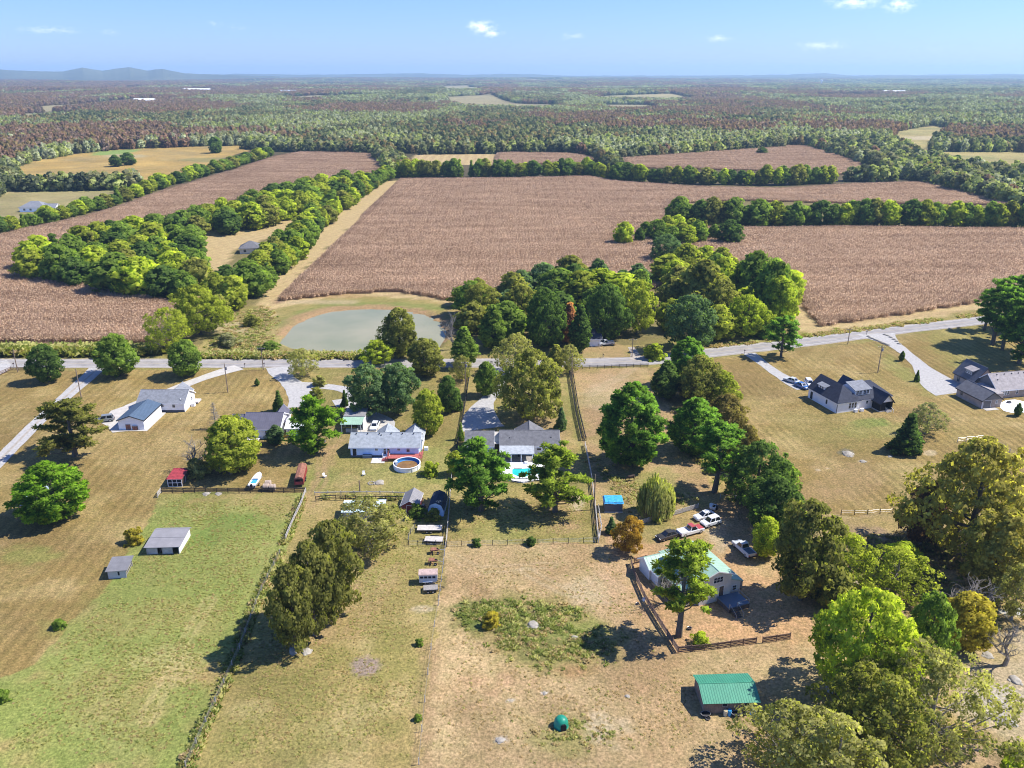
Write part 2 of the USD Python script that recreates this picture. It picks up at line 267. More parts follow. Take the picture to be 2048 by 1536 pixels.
#   patches: centre or outline in the frame, tone, strength, feather (m)
def ell(cx, cy, rx, ry, n=20): return [(cx + rx * math.cos(t), cy + ry * math.sin(t)) for t in np.arange(n) * 2 * PI / n]
PATCH = [
 (ell(90, 1090, 150, 40), BROWN, .25, 5), (ell(60, 1110, 60, 22), GREEN, .5, 3), (ell(330, 900, 130, 60), BROWN, .22, 6), (ell(310, 960, 60, 50), TAN, .5, 6), (ell(230, 870, 60, 40), TAN, .3, 5),
 ([(430, 1030), (560, 1020), (480, 1060), (400, 1100), (330, 1110), (390, 1060)], LUSH, .8, 3), (ell(330, 1240, 200, 70), GREEN, .6, 7), (ell(430, 1160, 110, 60), GREEN, .55, 6), (ell(540, 1010, 60, 22), TAN, .7, 3), (ell(240, 1400, 90, 60), TAN, .45, 6), (ell(340, 1330, 60, 30), STRAW, .4, 4),
 ([(560, 800), (600, 880), (540, 910), (610, 920), (680, 900), (700, 880), (650, 830)], DIRT, .45, 4), (ell(640, 955, 60, 22), LUSH, .45, 4), ([(640, 900), (690, 880), (660, 940), (625, 985), (612, 985), (640, 930)], DIRT, .6, 1.5),
 (ell(800, 950, 90, 28), GREEN, .4, 5), ([(840, 900), (905, 880), (900, 990), (850, 960)], GREEN, .45, 4), ([(870, 740), (925, 745), (905, 860), (850, 880), (820, 860)], GOLD, .4, 3),
 ([(600, 1290), (650, 1290), (720, 1180), (800, 1080), (740, 1090), (690, 1200)], DIRT, .6, 3), ([(610, 990), (690, 990), (700, 1060), (600, 1080), (560, 1130)], TAN, .5, 3), (ell(730, 1333, 32, 20), (.30, .22, .19), .9, .8), (ell(845, 1217, 24, 8), PALE, .9, .5), (ell(790, 1180, 70, 90), OLIVE, .35, 5),
 (ell(560, 1480, 170, 60), GREEN, .25, 6), ([(852, 1290), (880, 1290), (860, 1540), (838, 1540)], DIRT, .6, 1.2),
 ([(940, 745), (985, 760), (960, 830), (925, 870), (918, 900), (908, 900)], TAN, .5, 3), ([(1040, 830), (1130, 835), (1140, 900), (1115, 890), (1100, 860), (1020, 850)], DIRT, .7, 2.5), ([(1125, 740), (1142, 740), (1185, 960), (1165, 960)], GREEN, .35, 2), (ell(1110, 1010, 45, 30), DIRT, .5, 3), (ell(1155, 1005, 16, 16), PALE, .9, .8), (ell(1130, 1055, 30, 14), DIRT, .8, 2), (ell(1000, 1060, 60, 25), GREEN, .4, 4), ([(893, 940), (908, 940), (900, 1090), (890, 1090)], TAN, .5, 1),
 (ell(1225, 790, 60, 40), PALE, .35, 5), (ell(1240, 760, 60, 20), DIRT, .4, 4), (ell(1280, 985, 80, 40), OLIVE, .6, 4), (ell(1320, 960, 40, 30), GREEN, .35, 3), ([(1198, 1040), (1270, 1060), (1265, 1120), (1215, 1110)], CLAY, .7, 2),
 (ell(1040, 1230, 150, 45), OLIVE, .8, 4), (ell(1110, 1290, 150, 60), OLIVE, .7, 4), (ell(1020, 1235, 110, 30), (.13, .15, .04), .7, 4), (ell(1110, 1285, 90, 34), (.13, .15, .04), .6, 4), (ell(960, 1225, 70, 26), (.12, .16, .04), .7, 2), (ell(1150, 1260, 60, 25), GREEN, .6, 2.5), (ell(1130, 1470, 60, 40), GREEN, .45, 3), (ell(1210, 1455, 46, 30), PALE, .9, 2.5), (ell(1180, 1180, 60, 30), PALE, .5, 3), (ell(960, 1440, 50, 60), BROWN, .4, 4), (ell(1000, 1360, 80, 20), (.36, .21, .12), .5, 3), (ell(1160, 1340, 50, 14), (.38, .20, .11), .55, 2), (ell(1000, 1480, 14, 5), ROCK, .9, .4), (ell(1090, 1385, 8, 3), ROCK, .9, .3), (ell(1020, 1400, 8, 3), ROCK, .9, .3), (ell(1280, 1220, 22, 70), (.44, .26, .14), .6, 2.5), (ell(1068, 1248, 14, 9), PALE, .9, .6), (ell(1000, 1130, 100, 20), DIRT, .35, 3), (ell(1230, 1160, 30, 100), (.42, .27, .16), .6, 3), (ell(1330, 1400, 80, 120), CLAY, .3, 5), (ell(1250, 1360, 70, 40), DIRT, .4, 3),
 ([(1270, 1130), (1300, 1120), (1340, 1200), (1360, 1290), (1340, 1290)], CLAY, .9, 1.2), ([(1390, 1270), (1450, 1210), (1560, 1190), (1580, 1270), (1480, 1280)], (.47, .285, .145), .9, 2), (ell(1320, 1060, 45, 30), OLIVE, .8, 3), ([(1400, 1060), (1450, 1040), (1480, 1090), (1440, 1110)], PALE, .7, 2), ([(1305, 1090), (1380, 1085), (1400, 1065), (1350, 1110), (1300, 1130)], DIRT, .7, 2), (ell(1490, 1050, 50, 50), MUD, .5, 4),
 (ell(1760, 860, 90, 20), GREEN, .4, 4), (ell(1740, 845, 40, 10), LUSH, .7, 1.5), (ell(1650, 700, 70, 25), BROWN, .25, 5), ([(1760, 690), (1800, 720), (1900, 790), (1850, 790), (1780, 740)], GREEN, .5, 4), ([(1830, 660), (1960, 640), (2048, 720), (1960, 760), (1880, 720)], GREEN, .35, 6), (ell(1640, 850, 110, 40), OLIVE, .4, 6), (ell(1700, 960, 70, 40), DIRT, .4, 5), (ell(1840, 830, 60, 18), BROWN, .3, 4), ([(1430, 730), (1500, 715), (1600, 790), (1560, 800), (1450, 790)], BROWN, .3, 4), (ell(1640, 1000, 60, 30), DIRT, .4, 4),
 (ell(1692, 904, 17, 7), (.16, .14, .09), .9, .5), (ell(1698, 908, 10, 4), ROCK, .9, .3), (ell(1725, 923, 8, 2.5), PALE, .9, .3), (ell(1780, 913, 5, 2), PALE, .9, .2), (ell(1860, 905, 14, 6), PALE, .7, .5), (ell(1636, 940, 6, 3), PALE, .8, .3), (ell(1655, 937, 5, 2), PALE, .8, .3),
 ([(1930, 1290), (2100, 1240), (2100, 1540), (1990, 1480), (1900, 1420)], PALE, .75, 4), (ell(1980, 1400, 60, 40), ROCK, .7, 3), (ell(1985, 1300, 60, 30), TAN, .6, 3), (ell(2040, 1222, 40, 8), (.5, .5, .48), .9, 1), (ell(1780, 1160, 60, 50), DIRT, .6, 4), (ell(1690, 1170, 30, 30), ROCK, .5, 2), (ell(1850, 1130, 60, 30), PALE, .5, 3), (ell(1920, 1150, 60, 20), PALE, .5, 3), (ell(1760, 1212, 50, 12), ROCK, .6, 1.5),
 (ell(732, 660, 180, 53), (.34, .215, .115), .9, 1.2), ([(548, 650), (585, 625), (640, 608), (760, 602), (860, 608), (900, 620), (870, 622), (760, 609), (640, 616), (590, 632), (560, 662)], LUSH, .6, 2.5), (ell(650, 592, 100, 5), (.30, .19, .08), .6, 2), (ell(640, 604, 90, 4), PALE, .5, 1), (ell(435, 675, 25, 8), (.16, .13, .04), .8, 2), (ell(470, 655, 40, 15), PALE, .5, 3), (ell(500, 690, 60, 12), (.24, .23, .08), .6, 3),
 ([(190, 302), (285, 298), (250, 310), (180, 311)], (.17, .30, .08), .75, 8), (ell(250, 312, 45, 4), (.38, .31, .17), .8, 6), (ell(420, 320, 60, 5), (.2, .2, .08), .5, 8), (ell(640, 960, 12, 5), LUSH, .3, 2),
 (ell(1205, 705, 55, 24), DIRT, .75, 3), (ell(1180, 712, 30, 8), (.3, .25, .1), .4, 2), (ell(1320, 690, 40, 14), OLIVE, .5, 3), (ell(1300, 660, 30, 10), (.3, .26, .12), .8, 2),
 (ell(1860, 276, 60, 4), (.45, .37, .24), .8, 10),
]
RUTS = [ # worn wheel tracks and mowing scars: line in the frame, half width (m), tone, strength
 ([(1110, 1090), (1190, 1150), (1280, 1240), (1310, 1330), (1310, 1536)], .25, DIRT, .5), ([(850, 1300), (840, 1420), (832, 1536)], .5, DIRT, .5), ([(300, 1440), (360, 1300), (420, 1200)], .4, STRAW, .35),
 ([(700, 1270), (740, 1220), (800, 1130)], .6, DIRT, .4), ([(650, 900), (640, 960), (622, 1010)], .5, DIRT, .5), ([(1290, 720), (1230, 760), (1180, 790)], .8, PALE, .25), ([(1560, 300), (1700, 340), (1690, 362)], 2.5, CORNSOIL, .4),
 ([(1660, 668), (1640, 700), (1600, 735)], 1.4, TAN, .45), ([(1690, 680), (1660, 720), (1630, 745)], 1.0, TAN, .4), ([(1050, 1140), (1120, 1180), (1220, 1200)], .3, PALE, .4), ([(900, 1110), (960, 1140), (1100, 1130)], .3, PALE, .3)]
def ground_tone(x, y, mid=False):
    """Colour and region index of the ground at points (x, y)."""
    x, y = np.asarray(x, float), np.asarray(y, float); sh = x.shape
    d = np.hypot(x, y); w = np.minimum(1.0 + d / 400, 6)
    wx = x + (n2(x, y, .18, 11, 2) - .5) * 2.4 * w; wy = y + (n2(x, y, .18, 12, 2) - .5) * 2.4 * w
    c = np.empty(sh + (3,)); reg = np.full(sh, -1)
    # woodland and far country under everything
    a = n2(x, y, 1 / 160., 21, 5)[..., None]; b = n2(x, y, 1 / 45., 22, 3)[..., None]
    c[:] = np.array((.075, .072, .032)) * (1 - a) + np.array((.115, .083, .05)) * a
    c = c + (np.array((.19, .155, .065)) - c) * smooth(760, 640, d)[..., None]
    fars = smooth(.60, .65, n2(x * .6, y * .16, 1 / 170., 23, 3))[..., None] * smooth(1500, 2200, d)[..., None]
    c = c * (1 - fars) + np.array((.30, .25, .13)) * fars
    c *= (.75 + .5 * b)
    def mix(m, tone, b2): return m * (1 - b2[..., None]) + np.asarray(tone, float) * b2[..., None]
    for i, (nm, poly, ta, tb, size, share) in enumerate(REG):
        g = gpoly(poly); lo, hi = g.min(0) - 12, g.max(0) + 12
        k = (x > lo[0]) & (x < hi[0]) & (y > lo[1]) & (y < hi[1])
        if not k.any(): continue
        q = k.copy(); q[k] = inside(g, x[k], y[k]); reg[q] = i
        q[k] = inside(g, wx[k], wy[k])
        if not q.any(): continue
        t = n2(x[q], y[q], 1 / size, 31 + i, 4); t = smooth(.62 - share * .4, .62 - share * .4 + .3, t)
        f = n2(x[q], y[q], 1.1, 61, 2) if not mid else np.full(t.shape, .5)
        t = np.clip(t + (f - .5) * .55, 0, 1)
        big = n2(x[q], y[q], 1 / 30., 81, 3)[:, None]; wild = .9 if nm in ('paddock', 'pasture', 'dirt_yard', 'woodland_floor') else .55
        base = (np.asarray(ta) * (1 - t[:, None]) + np.asarray(tb) * t[:, None]) * (.60 + .80 * big)
        for tone3, sc, sd_, k3 in ((OLIVE, 13., 82, .6), (BROWN, 9., 83, .4), (STRAW, 7., 84, .42)):
            m3 = smooth(.53, .70, n2(x[q], y[q], 1 / sc, sd_ + i, 4))[:, None] * k3 * wild * ({8: .7, 3: .5}.get(i, 1) if tone3 is OLIVE else .45 if i == 3 else 1); base = base * (1 - m3) + np.asarray(tone3) * m3
        c[q] = base
    for nm, poly in [(None, f[1]) for f in FIELDS]:
        g = gpoly(poly); q = inside(g, wx, wy); c[q] = np.asarray(CORNSOIL) * (.8 + .4 * n2(x[q], y[q], .3, 91, 3)[:, None])
    for nm, poly in STUBBLE:
        g = gpoly(poly); q = inside(g, wx, wy)
        if not q.any(): continue
        ax = {'stubble_strip': (.86, -.5), 'stubble_clearing': (.9, -.42), 'stubble_patch': (1, 0)}.get(nm, (.15, 1.0))
        s = np.sin((x[q] * ax[0] + y[q] * ax[1]) * 2 * PI / (4.6 if nm != 'stubble_patch' else 9) + 3 * n2(x[q], y[q], .05, 95, 2))
        t = np.clip(.5 + .28 * s + (n2(x[q], y[q], .5, 96, 3) - .5) * .9, 0, 1)[:, None]
        c[q] = np.asarray((.36, .25, .13)) * (1 - t) + np.asarray(STRAW) * t
    for poly, tone, k, fe in PATCH:
        g = gpoly(poly); lo, hi = g.min(0) - fe * 2, g.max(0) + fe * 2
        b_ = (x > lo[0]) & (x < hi[0]) & (y > lo[1]) & (y < hi[1])
        if not b_.any(): continue
        sd = seg_dist(g, x[b_], y[b_]) * np.where(inside(g, x[b_], y[b_]), 1, -1) + (n2(x[b_], y[b_], min(.9, .8 / fe + .15), 7, 3) - .5) * fe * 2.6
        c[b_] = mix(c[b_], np.asarray(tone), smooth(-fe * .5, fe * .7, sd) * k)
    for line, hw, tone, k in RUTS:
        g = gpoly(line); lo, hi = g.min(0) - 4, g.max(0) + 4
        b_ = (x > lo[0]) & (x < hi[0]) & (y > lo[1]) & (y < hi[1])
        if not b_.any(): continue
        dd = np.abs(seg_dist(g, x[b_] + (n2(x[b_], y[b_], .1, 5, 2) - .5) * 3, y[b_], False) - .85)
        c[b_] = mix(c[b_], np.asarray(tone), (1 - smooth(hw * .5, hw * 1.6, dd)) * k * (.5 + n2(x[b_], y[b_], .4, 6, 2)))
    # mowing lines on the lawns
    for i, (ang, per, st) in {2: (1.59, 2.4, .13), 5: (1.605, 1.7, .08), 6: (1.6, 1.5, .06), 10: (1.69, 2.2, .16)}.items():
        q = reg == i
        if q.any():
            s = np.sin((x[q] * math.sin(ang) - y[q] * math.cos(ang)) * 2 * PI / per + 3.0 * n2(x[q] , y[q] * .25, .05, 8, 2))
            c[q] *= (1 + st * s * smooth(.35, .6, n2(x[q], y[q], 1 / 18., 9, 2)))[:, None]
    return np.clip(c * .91, .01, .8), reg
# ground material: the tone above, broken up by tufts and blades
LOOK['ground'] = usdkit.material(stage, '/World/Looks/ground', {
    'a': ('attribute', {'attribute': 'tone'}), 'g': ('geometry', {}), 'n1': ('noise_texture', {'scale': 2.1, 'detail': 5.0, 'roughness': .75}), 'n2': ('noise_texture', {'scale': .55, 'detail': 3.0}),
    'r1': ('rgb_ramp', {'ramp': [(.28, (.40, .42, .38)), (.5, (.94, .96, .93)), (.72, (1.66, 1.6, 1.6))]}), 'r2': ('rgb_ramp', {'ramp': [(.3, (.86, .9, .82)), (.7, (1.14, 1.1, 1.12))]}),
    'm1': ('mix_color', {'blend_type': 'multiply', 'fac': 1.0, 'use_clamp': False}), 'm2': ('mix_color', {'blend_type': 'multiply', 'fac': 1.0, 'use_clamp': False}),
    'b': ('bump', {'strength': .85, 'distance': .22}), 'p': ('principled_bsdf', {'roughness': .95, 'specular_ior_level': .1})},
    [('g.position', 'n1.vector'), ('g.position', 'n2.vector'), ('n1.fac', 'r1.fac'), ('n2.fac', 'r2.fac'), ('a.color', 'm1.a'), ('r1.color', 'm1.b'), ('m1.result', 'm2.a'), ('r2.color', 'm2.b'),
     ('m2.result', 'p.base_color'), ('n1.fac', 'b.height'), ('b.normal', 'p.normal')], surface='p.BSDF')
POND = gpoly([(556, 684), (575, 655), (610, 635), (660, 620), (740, 614), (810, 618), (860, 628), (888, 645), (898, 668), (880, 694), (840, 704), (760, 708), (680, 706), (620, 700), (580, 695)])
def pond_dip(x, y):
    lo, hi = POND.min(0) - 10, POND.max(0) + 10; k = (x > lo[0]) & (x < hi[0]) & (y > lo[1]) & (y < hi[1]); r = np.zeros(np.shape(x))
    if k.any():
        sd = seg_dist(POND, x[k], y[k]) * np.where(inside(POND, x[k], y[k]), 1, -1); r[k] = smooth(-1.6, 1.6, sd)
    return r
POOL2 = None
def gz(x, y):
    x, y = np.asarray(x, float), np.asarray(y, float); d = pond_dip(x, y); r = relief(x, y)
    return r * (1 - d) - .75 * d
def gzf(x, y): return float(gz(np.array([x]), np.array([y]))[0])
def grid_sheet(xs, ys, mid, kind_names):
    X, Y = np.meshgrid(xs, ys); tone, reg = ground_tone(X, Y, mid); Z = gz(X, Y)
    V = np.stack([X, Y, Z], -1).reshape(-1, 3); C = tone.reshape(-1, 3); nx = len(xs)
    i, j = np.meshgrid(np.arange(len(ys) - 1), np.arange(nx - 1), indexing='ij'); i, j = i.ravel(), j.ravel()
    quad = np.stack([i * nx + j, i * nx + j + 1, (i + 1) * nx + j + 1, (i + 1) * nx + j], 1)
    cx, cy = (X[:-1, :-1] + .5 * (X[:-1, 1:] - X[:-1, :-1])).ravel(), Y[:-1, :-1].ravel()
    zc = cy * CP + HCAM * SP; seen = np.abs(cx) < zc * .66 + 25
    r = reg[:-1, :-1].ravel()
    return V, C, quad[seen], r[seen]
SHEETS = {}
def collect(V, C, Q, r):
    for k in np.unique(r):
        nm = REG[k][0] if k >= 0 else 'ground'; q = Q[r == k]; u, inv = np.unique(q, return_inverse=True)
        SHEETS.setdefault(nm, []).append((V[u], inv.reshape(q.shape), C[u]))
ynear, ymid = 270.0, 1200.0
collect(*grid_sheet(np.arange(-215, 215.1, .55), np.append(np.arange(68, ynear, .55), ynear), False, None))
collect(*grid_sheet(np.arange(-900, 900.1, 3.0), np.append(np.arange(ynear, ymid, 3.0), ymid), True, None))
far_y = ymid * (16000 / ymid) ** np.linspace(0, 1, 330)
_t = np.linspace(-.80, .80, 420); X, Y = np.meshgrid(_t, far_y); X = X * (Y + 60)
tone, _r = ground_tone(X, Y, True); Z = gz(X, Y); nx = len(_t)
i, j = np.meshgrid(np.arange(len(far_y) - 1), np.arange(nx - 1), indexing='ij'); i, j = i.ravel(), j.ravel()
collect(np.stack([X, Y, Z], -1).reshape(-1, 3), tone.reshape(-1, 3), np.stack([i * nx + j, i * nx + j + 1, (i + 1) * nx + j + 1, (i + 1) * nx + j], 1), np.full(len(i), -1))
# a coarse skirt round and behind the camera, so that the land goes on past the frame
def skirt(x0, x1, y0, y1, st):
    X, Y = np.meshgrid(np.linspace(x0, x1, max(2, int((x1 - x0) / st))), np.linspace(y0, y1, max(2, int((y1 - y0) / st)))); nx = X.shape[1]
    Z = np.full(X.shape, -.6); C = np.full(X.shape + (3,), .0) + np.array((.2, .17, .075))
    i, j = np.meshgrid(np.arange(X.shape[0] - 1), np.arange(nx - 1), indexing='ij'); i, j = i.ravel(), j.ravel()
    SHEETS.setdefault('ground', []).append((np.stack([X, Y, Z], -1).reshape(-1, 3), np.stack([i * nx + j, i * nx + j + 1, (i + 1) * nx + j + 1, (i + 1) * nx + j], 1), C.reshape(-1, 3)))
skirt(-4000, 4000, -4000, 68, 200); skirt(-4000, -130, 68, 1180, 150); skirt(130, 4000, 68, 1180, 150)
for nm, parts in SHEETS.items():
    v, f, c, n = [], [], [], 0
    for a, b, t in parts: v.append(a); f.append(b + n); c.append(t); n += len(a)
    tag(put(f'/World/{nm}', np.vstack(v), np.vstack(f), 'ground', tone=np.vstack(c)), kind='structure')
SHEETS = None
# ------------------------------------------------------------------ road, drives, pond
mat('asphalt', (.285, .265, .25), .9, .18, .35, .2, 40, coord='world'); mat('gravel', (.38, .365, .345), .95, .2, 1.5, .5, 8, coord='world'); mat('concrete', (.45, .42, .375), .85, .14, .7, .1, 20, coord='world')
mat('old_gravel', (.34, .30, .25), .95, .25, 1.0, .5, 8, coord='world'); mat('road_paint', (.72, .70, .66), .7, .15, 3, coord='world'); mat('yellow_paint', (.44, .37, .24), .7, .2, 3, coord='world')
def smooth_line(pts, step=1.5):
    p = np.asarray(pts, float)
    for _ in range(3):
        q = [p[0]]
        for a, b in zip(p[:-1], p[1:]): q += [a * .75 + b * .25, a * .25 + b * .75]
        q.append(p[-1]); p = np.array(q)
    d = np.r_[0, np.cumsum(np.hypot(*np.diff(p, axis=0).T))]; s = np.linspace(0, d[-1], max(2, int(d[-1] / step)))
    return np.stack([np.interp(s, d, p[:, 0]), np.interp(s, d, p[:, 1])], 1)
def ribbon(pts, wl, wr, lift, rows=4, wob=0.0, step=1.5, rough=0):
    """A strip wl to the left and wr to the right of a ground line, lying on the land."""
    p = smooth_line(pts, step); t = np.gradient(p, axis=0); t /= np.linalg.norm(t, axis=1, keepdims=True); nrm = np.stack([-t[:, 1], t[:, 0]], 1)
    wl, wr = np.broadcast_to(wl, (len(p),)).astype(float), np.broadcast_to(wr, (len(p),)).astype(float)
    if wob:
        wl = wl + (n2(p[:, 0], p[:, 1], .3, 41 + rough, 3) - .5) * wob; wr = wr + (n2(p[:, 0], p[:, 1], .3, 43 + rough, 3) - .5) * wob
    a = np.linspace(0, 1, rows + 1); o = wl[:, None] * (1 - a) - wr[:, None] * a
    q = p[:, None] + o[..., None] * nrm[:, None]; v = np.concatenate([q, gz(q[..., 0], q[..., 1])[..., None] + lift], -1).reshape(-1, 3)
    i, j = np.meshgrid(np.arange(len(p) - 1), np.arange(rows), indexing='ij'); k = rows + 1
    return v, np.stack([i * k + j + 1, i * k + j, (i + 1) * k + j, (i + 1) * k + j + 1], -1).reshape(-1, 4)
ROADLINE = gpoly([(-260, 727), (200, 727), (700, 727), (1180, 726), (1290, 722), (1360, 714), (1423, 704), (1560, 690), (1690, 673.5), (1830, 655), (1963, 641), (2060, 626), (2300, 590)])
def structure(name, v, f, m): return tag(put(numbered(name), v, f, m), kind='structure')
for sd_ in (3.75, -3.85): structure('road_shoulder', *ribbon(ROADLINE, sd_ + .45, -sd_ + .45, .04, 1, 1.0, rough=3 + int(sd_ > 0)), 'old_gravel')
structure('road', *ribbon(ROADLINE, 3.5, 3.7, .05, 6, .5), 'asphalt')
for off, w, m in ((2.85, .12, 'road_paint'), (-2.85, .12, 'road_paint'), (.09, .10, 'yellow_paint'), (-.19, .10, 'yellow_paint')):
    structure('road_marking', *ribbon(ROADLINE, off + w / 2, -off + w / 2, .056, 1), m)
def drive(name, px, w, m, wob=.5, lift=.055, k=0):
    g = gpoly(px); return structure(name, *ribbon(g, np.interp(np.linspace(0, 1, len(smooth_line(g))), np.linspace(0, 1, len(w)), w), np.interp(np.linspace(0, 1, len(smooth_line(g))), np.linspace(0, 1, len(w)), w), lift, 4, wob, rough=k), m)
drive('gravel_drive', [(196, 735), (180, 752), (130, 795), (80, 840), (30, 890), (-30, 950), (-120, 1050)], [2.6, 1.9, 1.9, 2.0], 'gravel')
drive('drive_centre_strip', [(196, 737), (180, 752), (130, 795), (80, 840), (30, 890), (-30, 950), (-120, 1050)], [.32, .35, .35], 'old_gravel', .35, .062, k=11)
drive('concrete_drive', [(478, 735), (440, 745), (385, 763), (340, 782), (300, 800), (270, 815)], [3.0, 2.0, 2.2, 3.6], 'concrete', .1)
def pad(name, px, m, lift=.06):
    g = gpoly(px); P = Polygon(g); t = trimesh.creation.triangulate_polygon(P, engine='earcut'); 
    tm = trimesh.Trimesh(np.c_[np.asarray(t[0]), np.zeros(len(t[0]))], np.asarray(t[1]), process=False).subdivide_to_size(2.5)
    v = np.array(tm.vertices); v[:, 2] = gz(v[:, 0], v[:, 1]) + lift; return structure(name, v, tm.faces, m)
pad('concrete_apron', [(213, 852), (202, 846), (222, 822), (268, 806), (335, 786), (322, 830), (262, 862), (225, 866)], 'concrete', .065)
drive('gravel_drive', [(562, 735), (563, 752), (590, 772), (606, 795), (600, 815)], [4.5, 2.4, 3.6, 3.4], 'gravel', .8, k=2)
drive('gravel_drive', [(590, 770), (640, 772), (690, 778), (706, 790), (700, 803), (668, 808)], [2.2, 2.0, 2.0, 2.6], 'gravel', .8, .06, k=3)
drive('gravel_drive', [(690, 800), (740, 835), (768, 850), (745, 862)], [2.0, 2.4, 3.6, 4.0], 'gravel', .8, .058, k=4)
pad('concrete_apron', [(714, 868), (716, 846), (762, 842), (782, 850), (776, 872)], 'concrete', .064)
drive('gravel_drive', [(1003, 735), (1004, 752), (1000, 768), (985, 788), (968, 808), (960, 828), (962, 850), (968, 858)], [3.2, 2.0, 1.9, 2.2, 4.2, 5.6], 'gravel', .6, k=5)
drive('gravel_drive', [(1498, 706), (1512, 716), (1545, 740), (1580, 762), (1612, 776)], [2.2, 1.7, 2.0, 3.4], 'gravel', .7, k=6)
drive('gravel_drive', [(1750, 667), (1768, 678), (1794, 692), (1830, 722), (1862, 752), (1890, 776), (1912, 786)], [7.0, 2.6, 2.0, 2.4, 5.0, 7.0], 'gravel', .7, k=7)
drive('gravel_drive', [(1275, 721), (1270, 708), (1262, 694)], [2.6, 1.4, 1.2], 'old_gravel', 1.0, k=8)
drive('gravel_drive', [(-40, 735), (-20, 742), (-60, 760)], [8, 6, 5], 'gravel', .5, k=9)
LOOK['pond_water'] = usdkit.material(stage, '/World/Looks/pond_water', {'g': ('geometry', {}), 'n': ('noise_texture', {'scale': .035, 'detail': 3.0}), 'r': ('rgb_ramp', {'ramp': [(.35, (.215, .225, .12)), (.65, (.31, .285, .165))]}),
    'w': ('noise_texture', {'scale': 1.6, 'detail': 3.0}), 'b': ('bump', {'strength': .06, 'distance': .1}), 'p': ('principled_bsdf', {'roughness': .06, 'ior': 1.33, 'specular_ior_level': .36})},
    [('g.position', 'n.vector'), ('g.position', 'w.vector'), ('n.fac', 'r.fac'), ('r.color', 'p.base_color'), ('w.fac', 'b.height'), ('b.normal', 'p.normal')], surface='p.BSDF')
_pp = Polygon(POND).buffer(1.2).simplify(.3); t = trimesh.creation.triangulate_polygon(_pp, engine='earcut')
structure('pond', np.c_[np.asarray(t[0]), np.full(len(t[0]), -.52)], t[1], 'pond_water')
# blue ridges on the skyline
mat('ridge', (.10, .105, .055), .95, .3, .0016, coord='world')
def ridge(px, rows_, dist, wid, k):
    """A chain of low hills whose crest line shows at the given rows, at a distance."""
    xs = np.linspace(px[0][0], px[-1][0], 240); crest = np.interp(xs, [p[0] for p in px], [p[1] for p in px])
    ax = (xs - 1024) / FPX; X0 = dist * ax / (CP + SP * (768 - crest) / FPX) * 1.0; top = HCAM + dist * (HORIZ - crest) / FPX * 1.03
    top = np.maximum(top, 12) + (n2(xs, xs * 0, .06, k, 3) - .5) * dist * .0016
    s = np.linspace(-1, 1, 15); prof = (1 - s ** 2) ** 1.2
    v = np.stack([X0[:, None] * (1 + s * wid / dist), np.broadcast_to(dist + s * wid, (240, 15)), top[:, None] * prof - 30 * (1 - prof)], -1).reshape(-1, 3)
    i, j = np.meshgrid(np.arange(239), np.arange(14), indexing='ij'); structure('hills', v, np.stack([i * 15 + j, (i + 1) * 15 + j, (i + 1) * 15 + j + 1, i * 15 + j + 1], -1).reshape(-1, 4), 'ridge')
ridge([(-200, 141), (0, 140), (60, 143), (125, 144), (165, 137), (205, 142), (258, 136), (295, 142), (325, 139), (370, 147), (480, 150), (560, 152)], 0, 9500, 1500, 1)
ridge([(380, 152), (470, 147), (600, 149), (700, 148.5), (840, 146.5), (930, 149), (1000, 147.5), (1060, 148), (1150, 151), (1300, 150.5), (1500, 150), (1600, 148), (1650, 146), (1700, 150), (1900, 149), (2040, 147.5), (2300, 149)], 0, 13500, 1600, 2)
ridge([(-300, 148), (300, 149), (420, 152), (900, 153), (1400, 153), (1700, 152), (2048, 150), (2400, 150)], 0, 11000, 900, 3)
# ------------------------------------------------------------------ trees
def leaf_mat(name, dark, bright, trans=.35, yellow=1.25):
    d, b = np.array(dark), np.array(bright); LOOK[name] = usdkit.material(stage, f'/World/Looks/{name}', {
        'a': ('attribute', {'attribute': 'tint'}), 'o': ('object_info', {}), 'om': ('math', {'math_type': 'multiply_add', 'value2': .22, 'value3': -.11}), 's': ('math', {'math_type': 'add'}),
        'r': ('rgb_ramp', {'ramp': [(0.0, tuple(d)), (.5, tuple((d + b) / 2)), (1.0, tuple(b))]}), 'd': ('diffuse_bsdf', {}), 't': ('translucent_bsdf', {}),
        'y': ('mix_color', {'blend_type': 'multiply', 'fac': 1.0, 'b': (yellow * 1.15, yellow * 1.25, yellow * .55), 'use_clamp': False}), 'm': ('mix_closure', {'fac': trans})},
        [('a.fac', 's.value1'), ('o.random', 'om.value1'), ('om.value', 's.value2'), ('s.value', 'r.fac'), ('r.color', 'd.color'), ('r.color', 'y.a'), ('y.result', 't.color'), ('d.BSDF', 'm.closure1'), ('t.BSDF', 'm.closure2')], surface='m.closure')
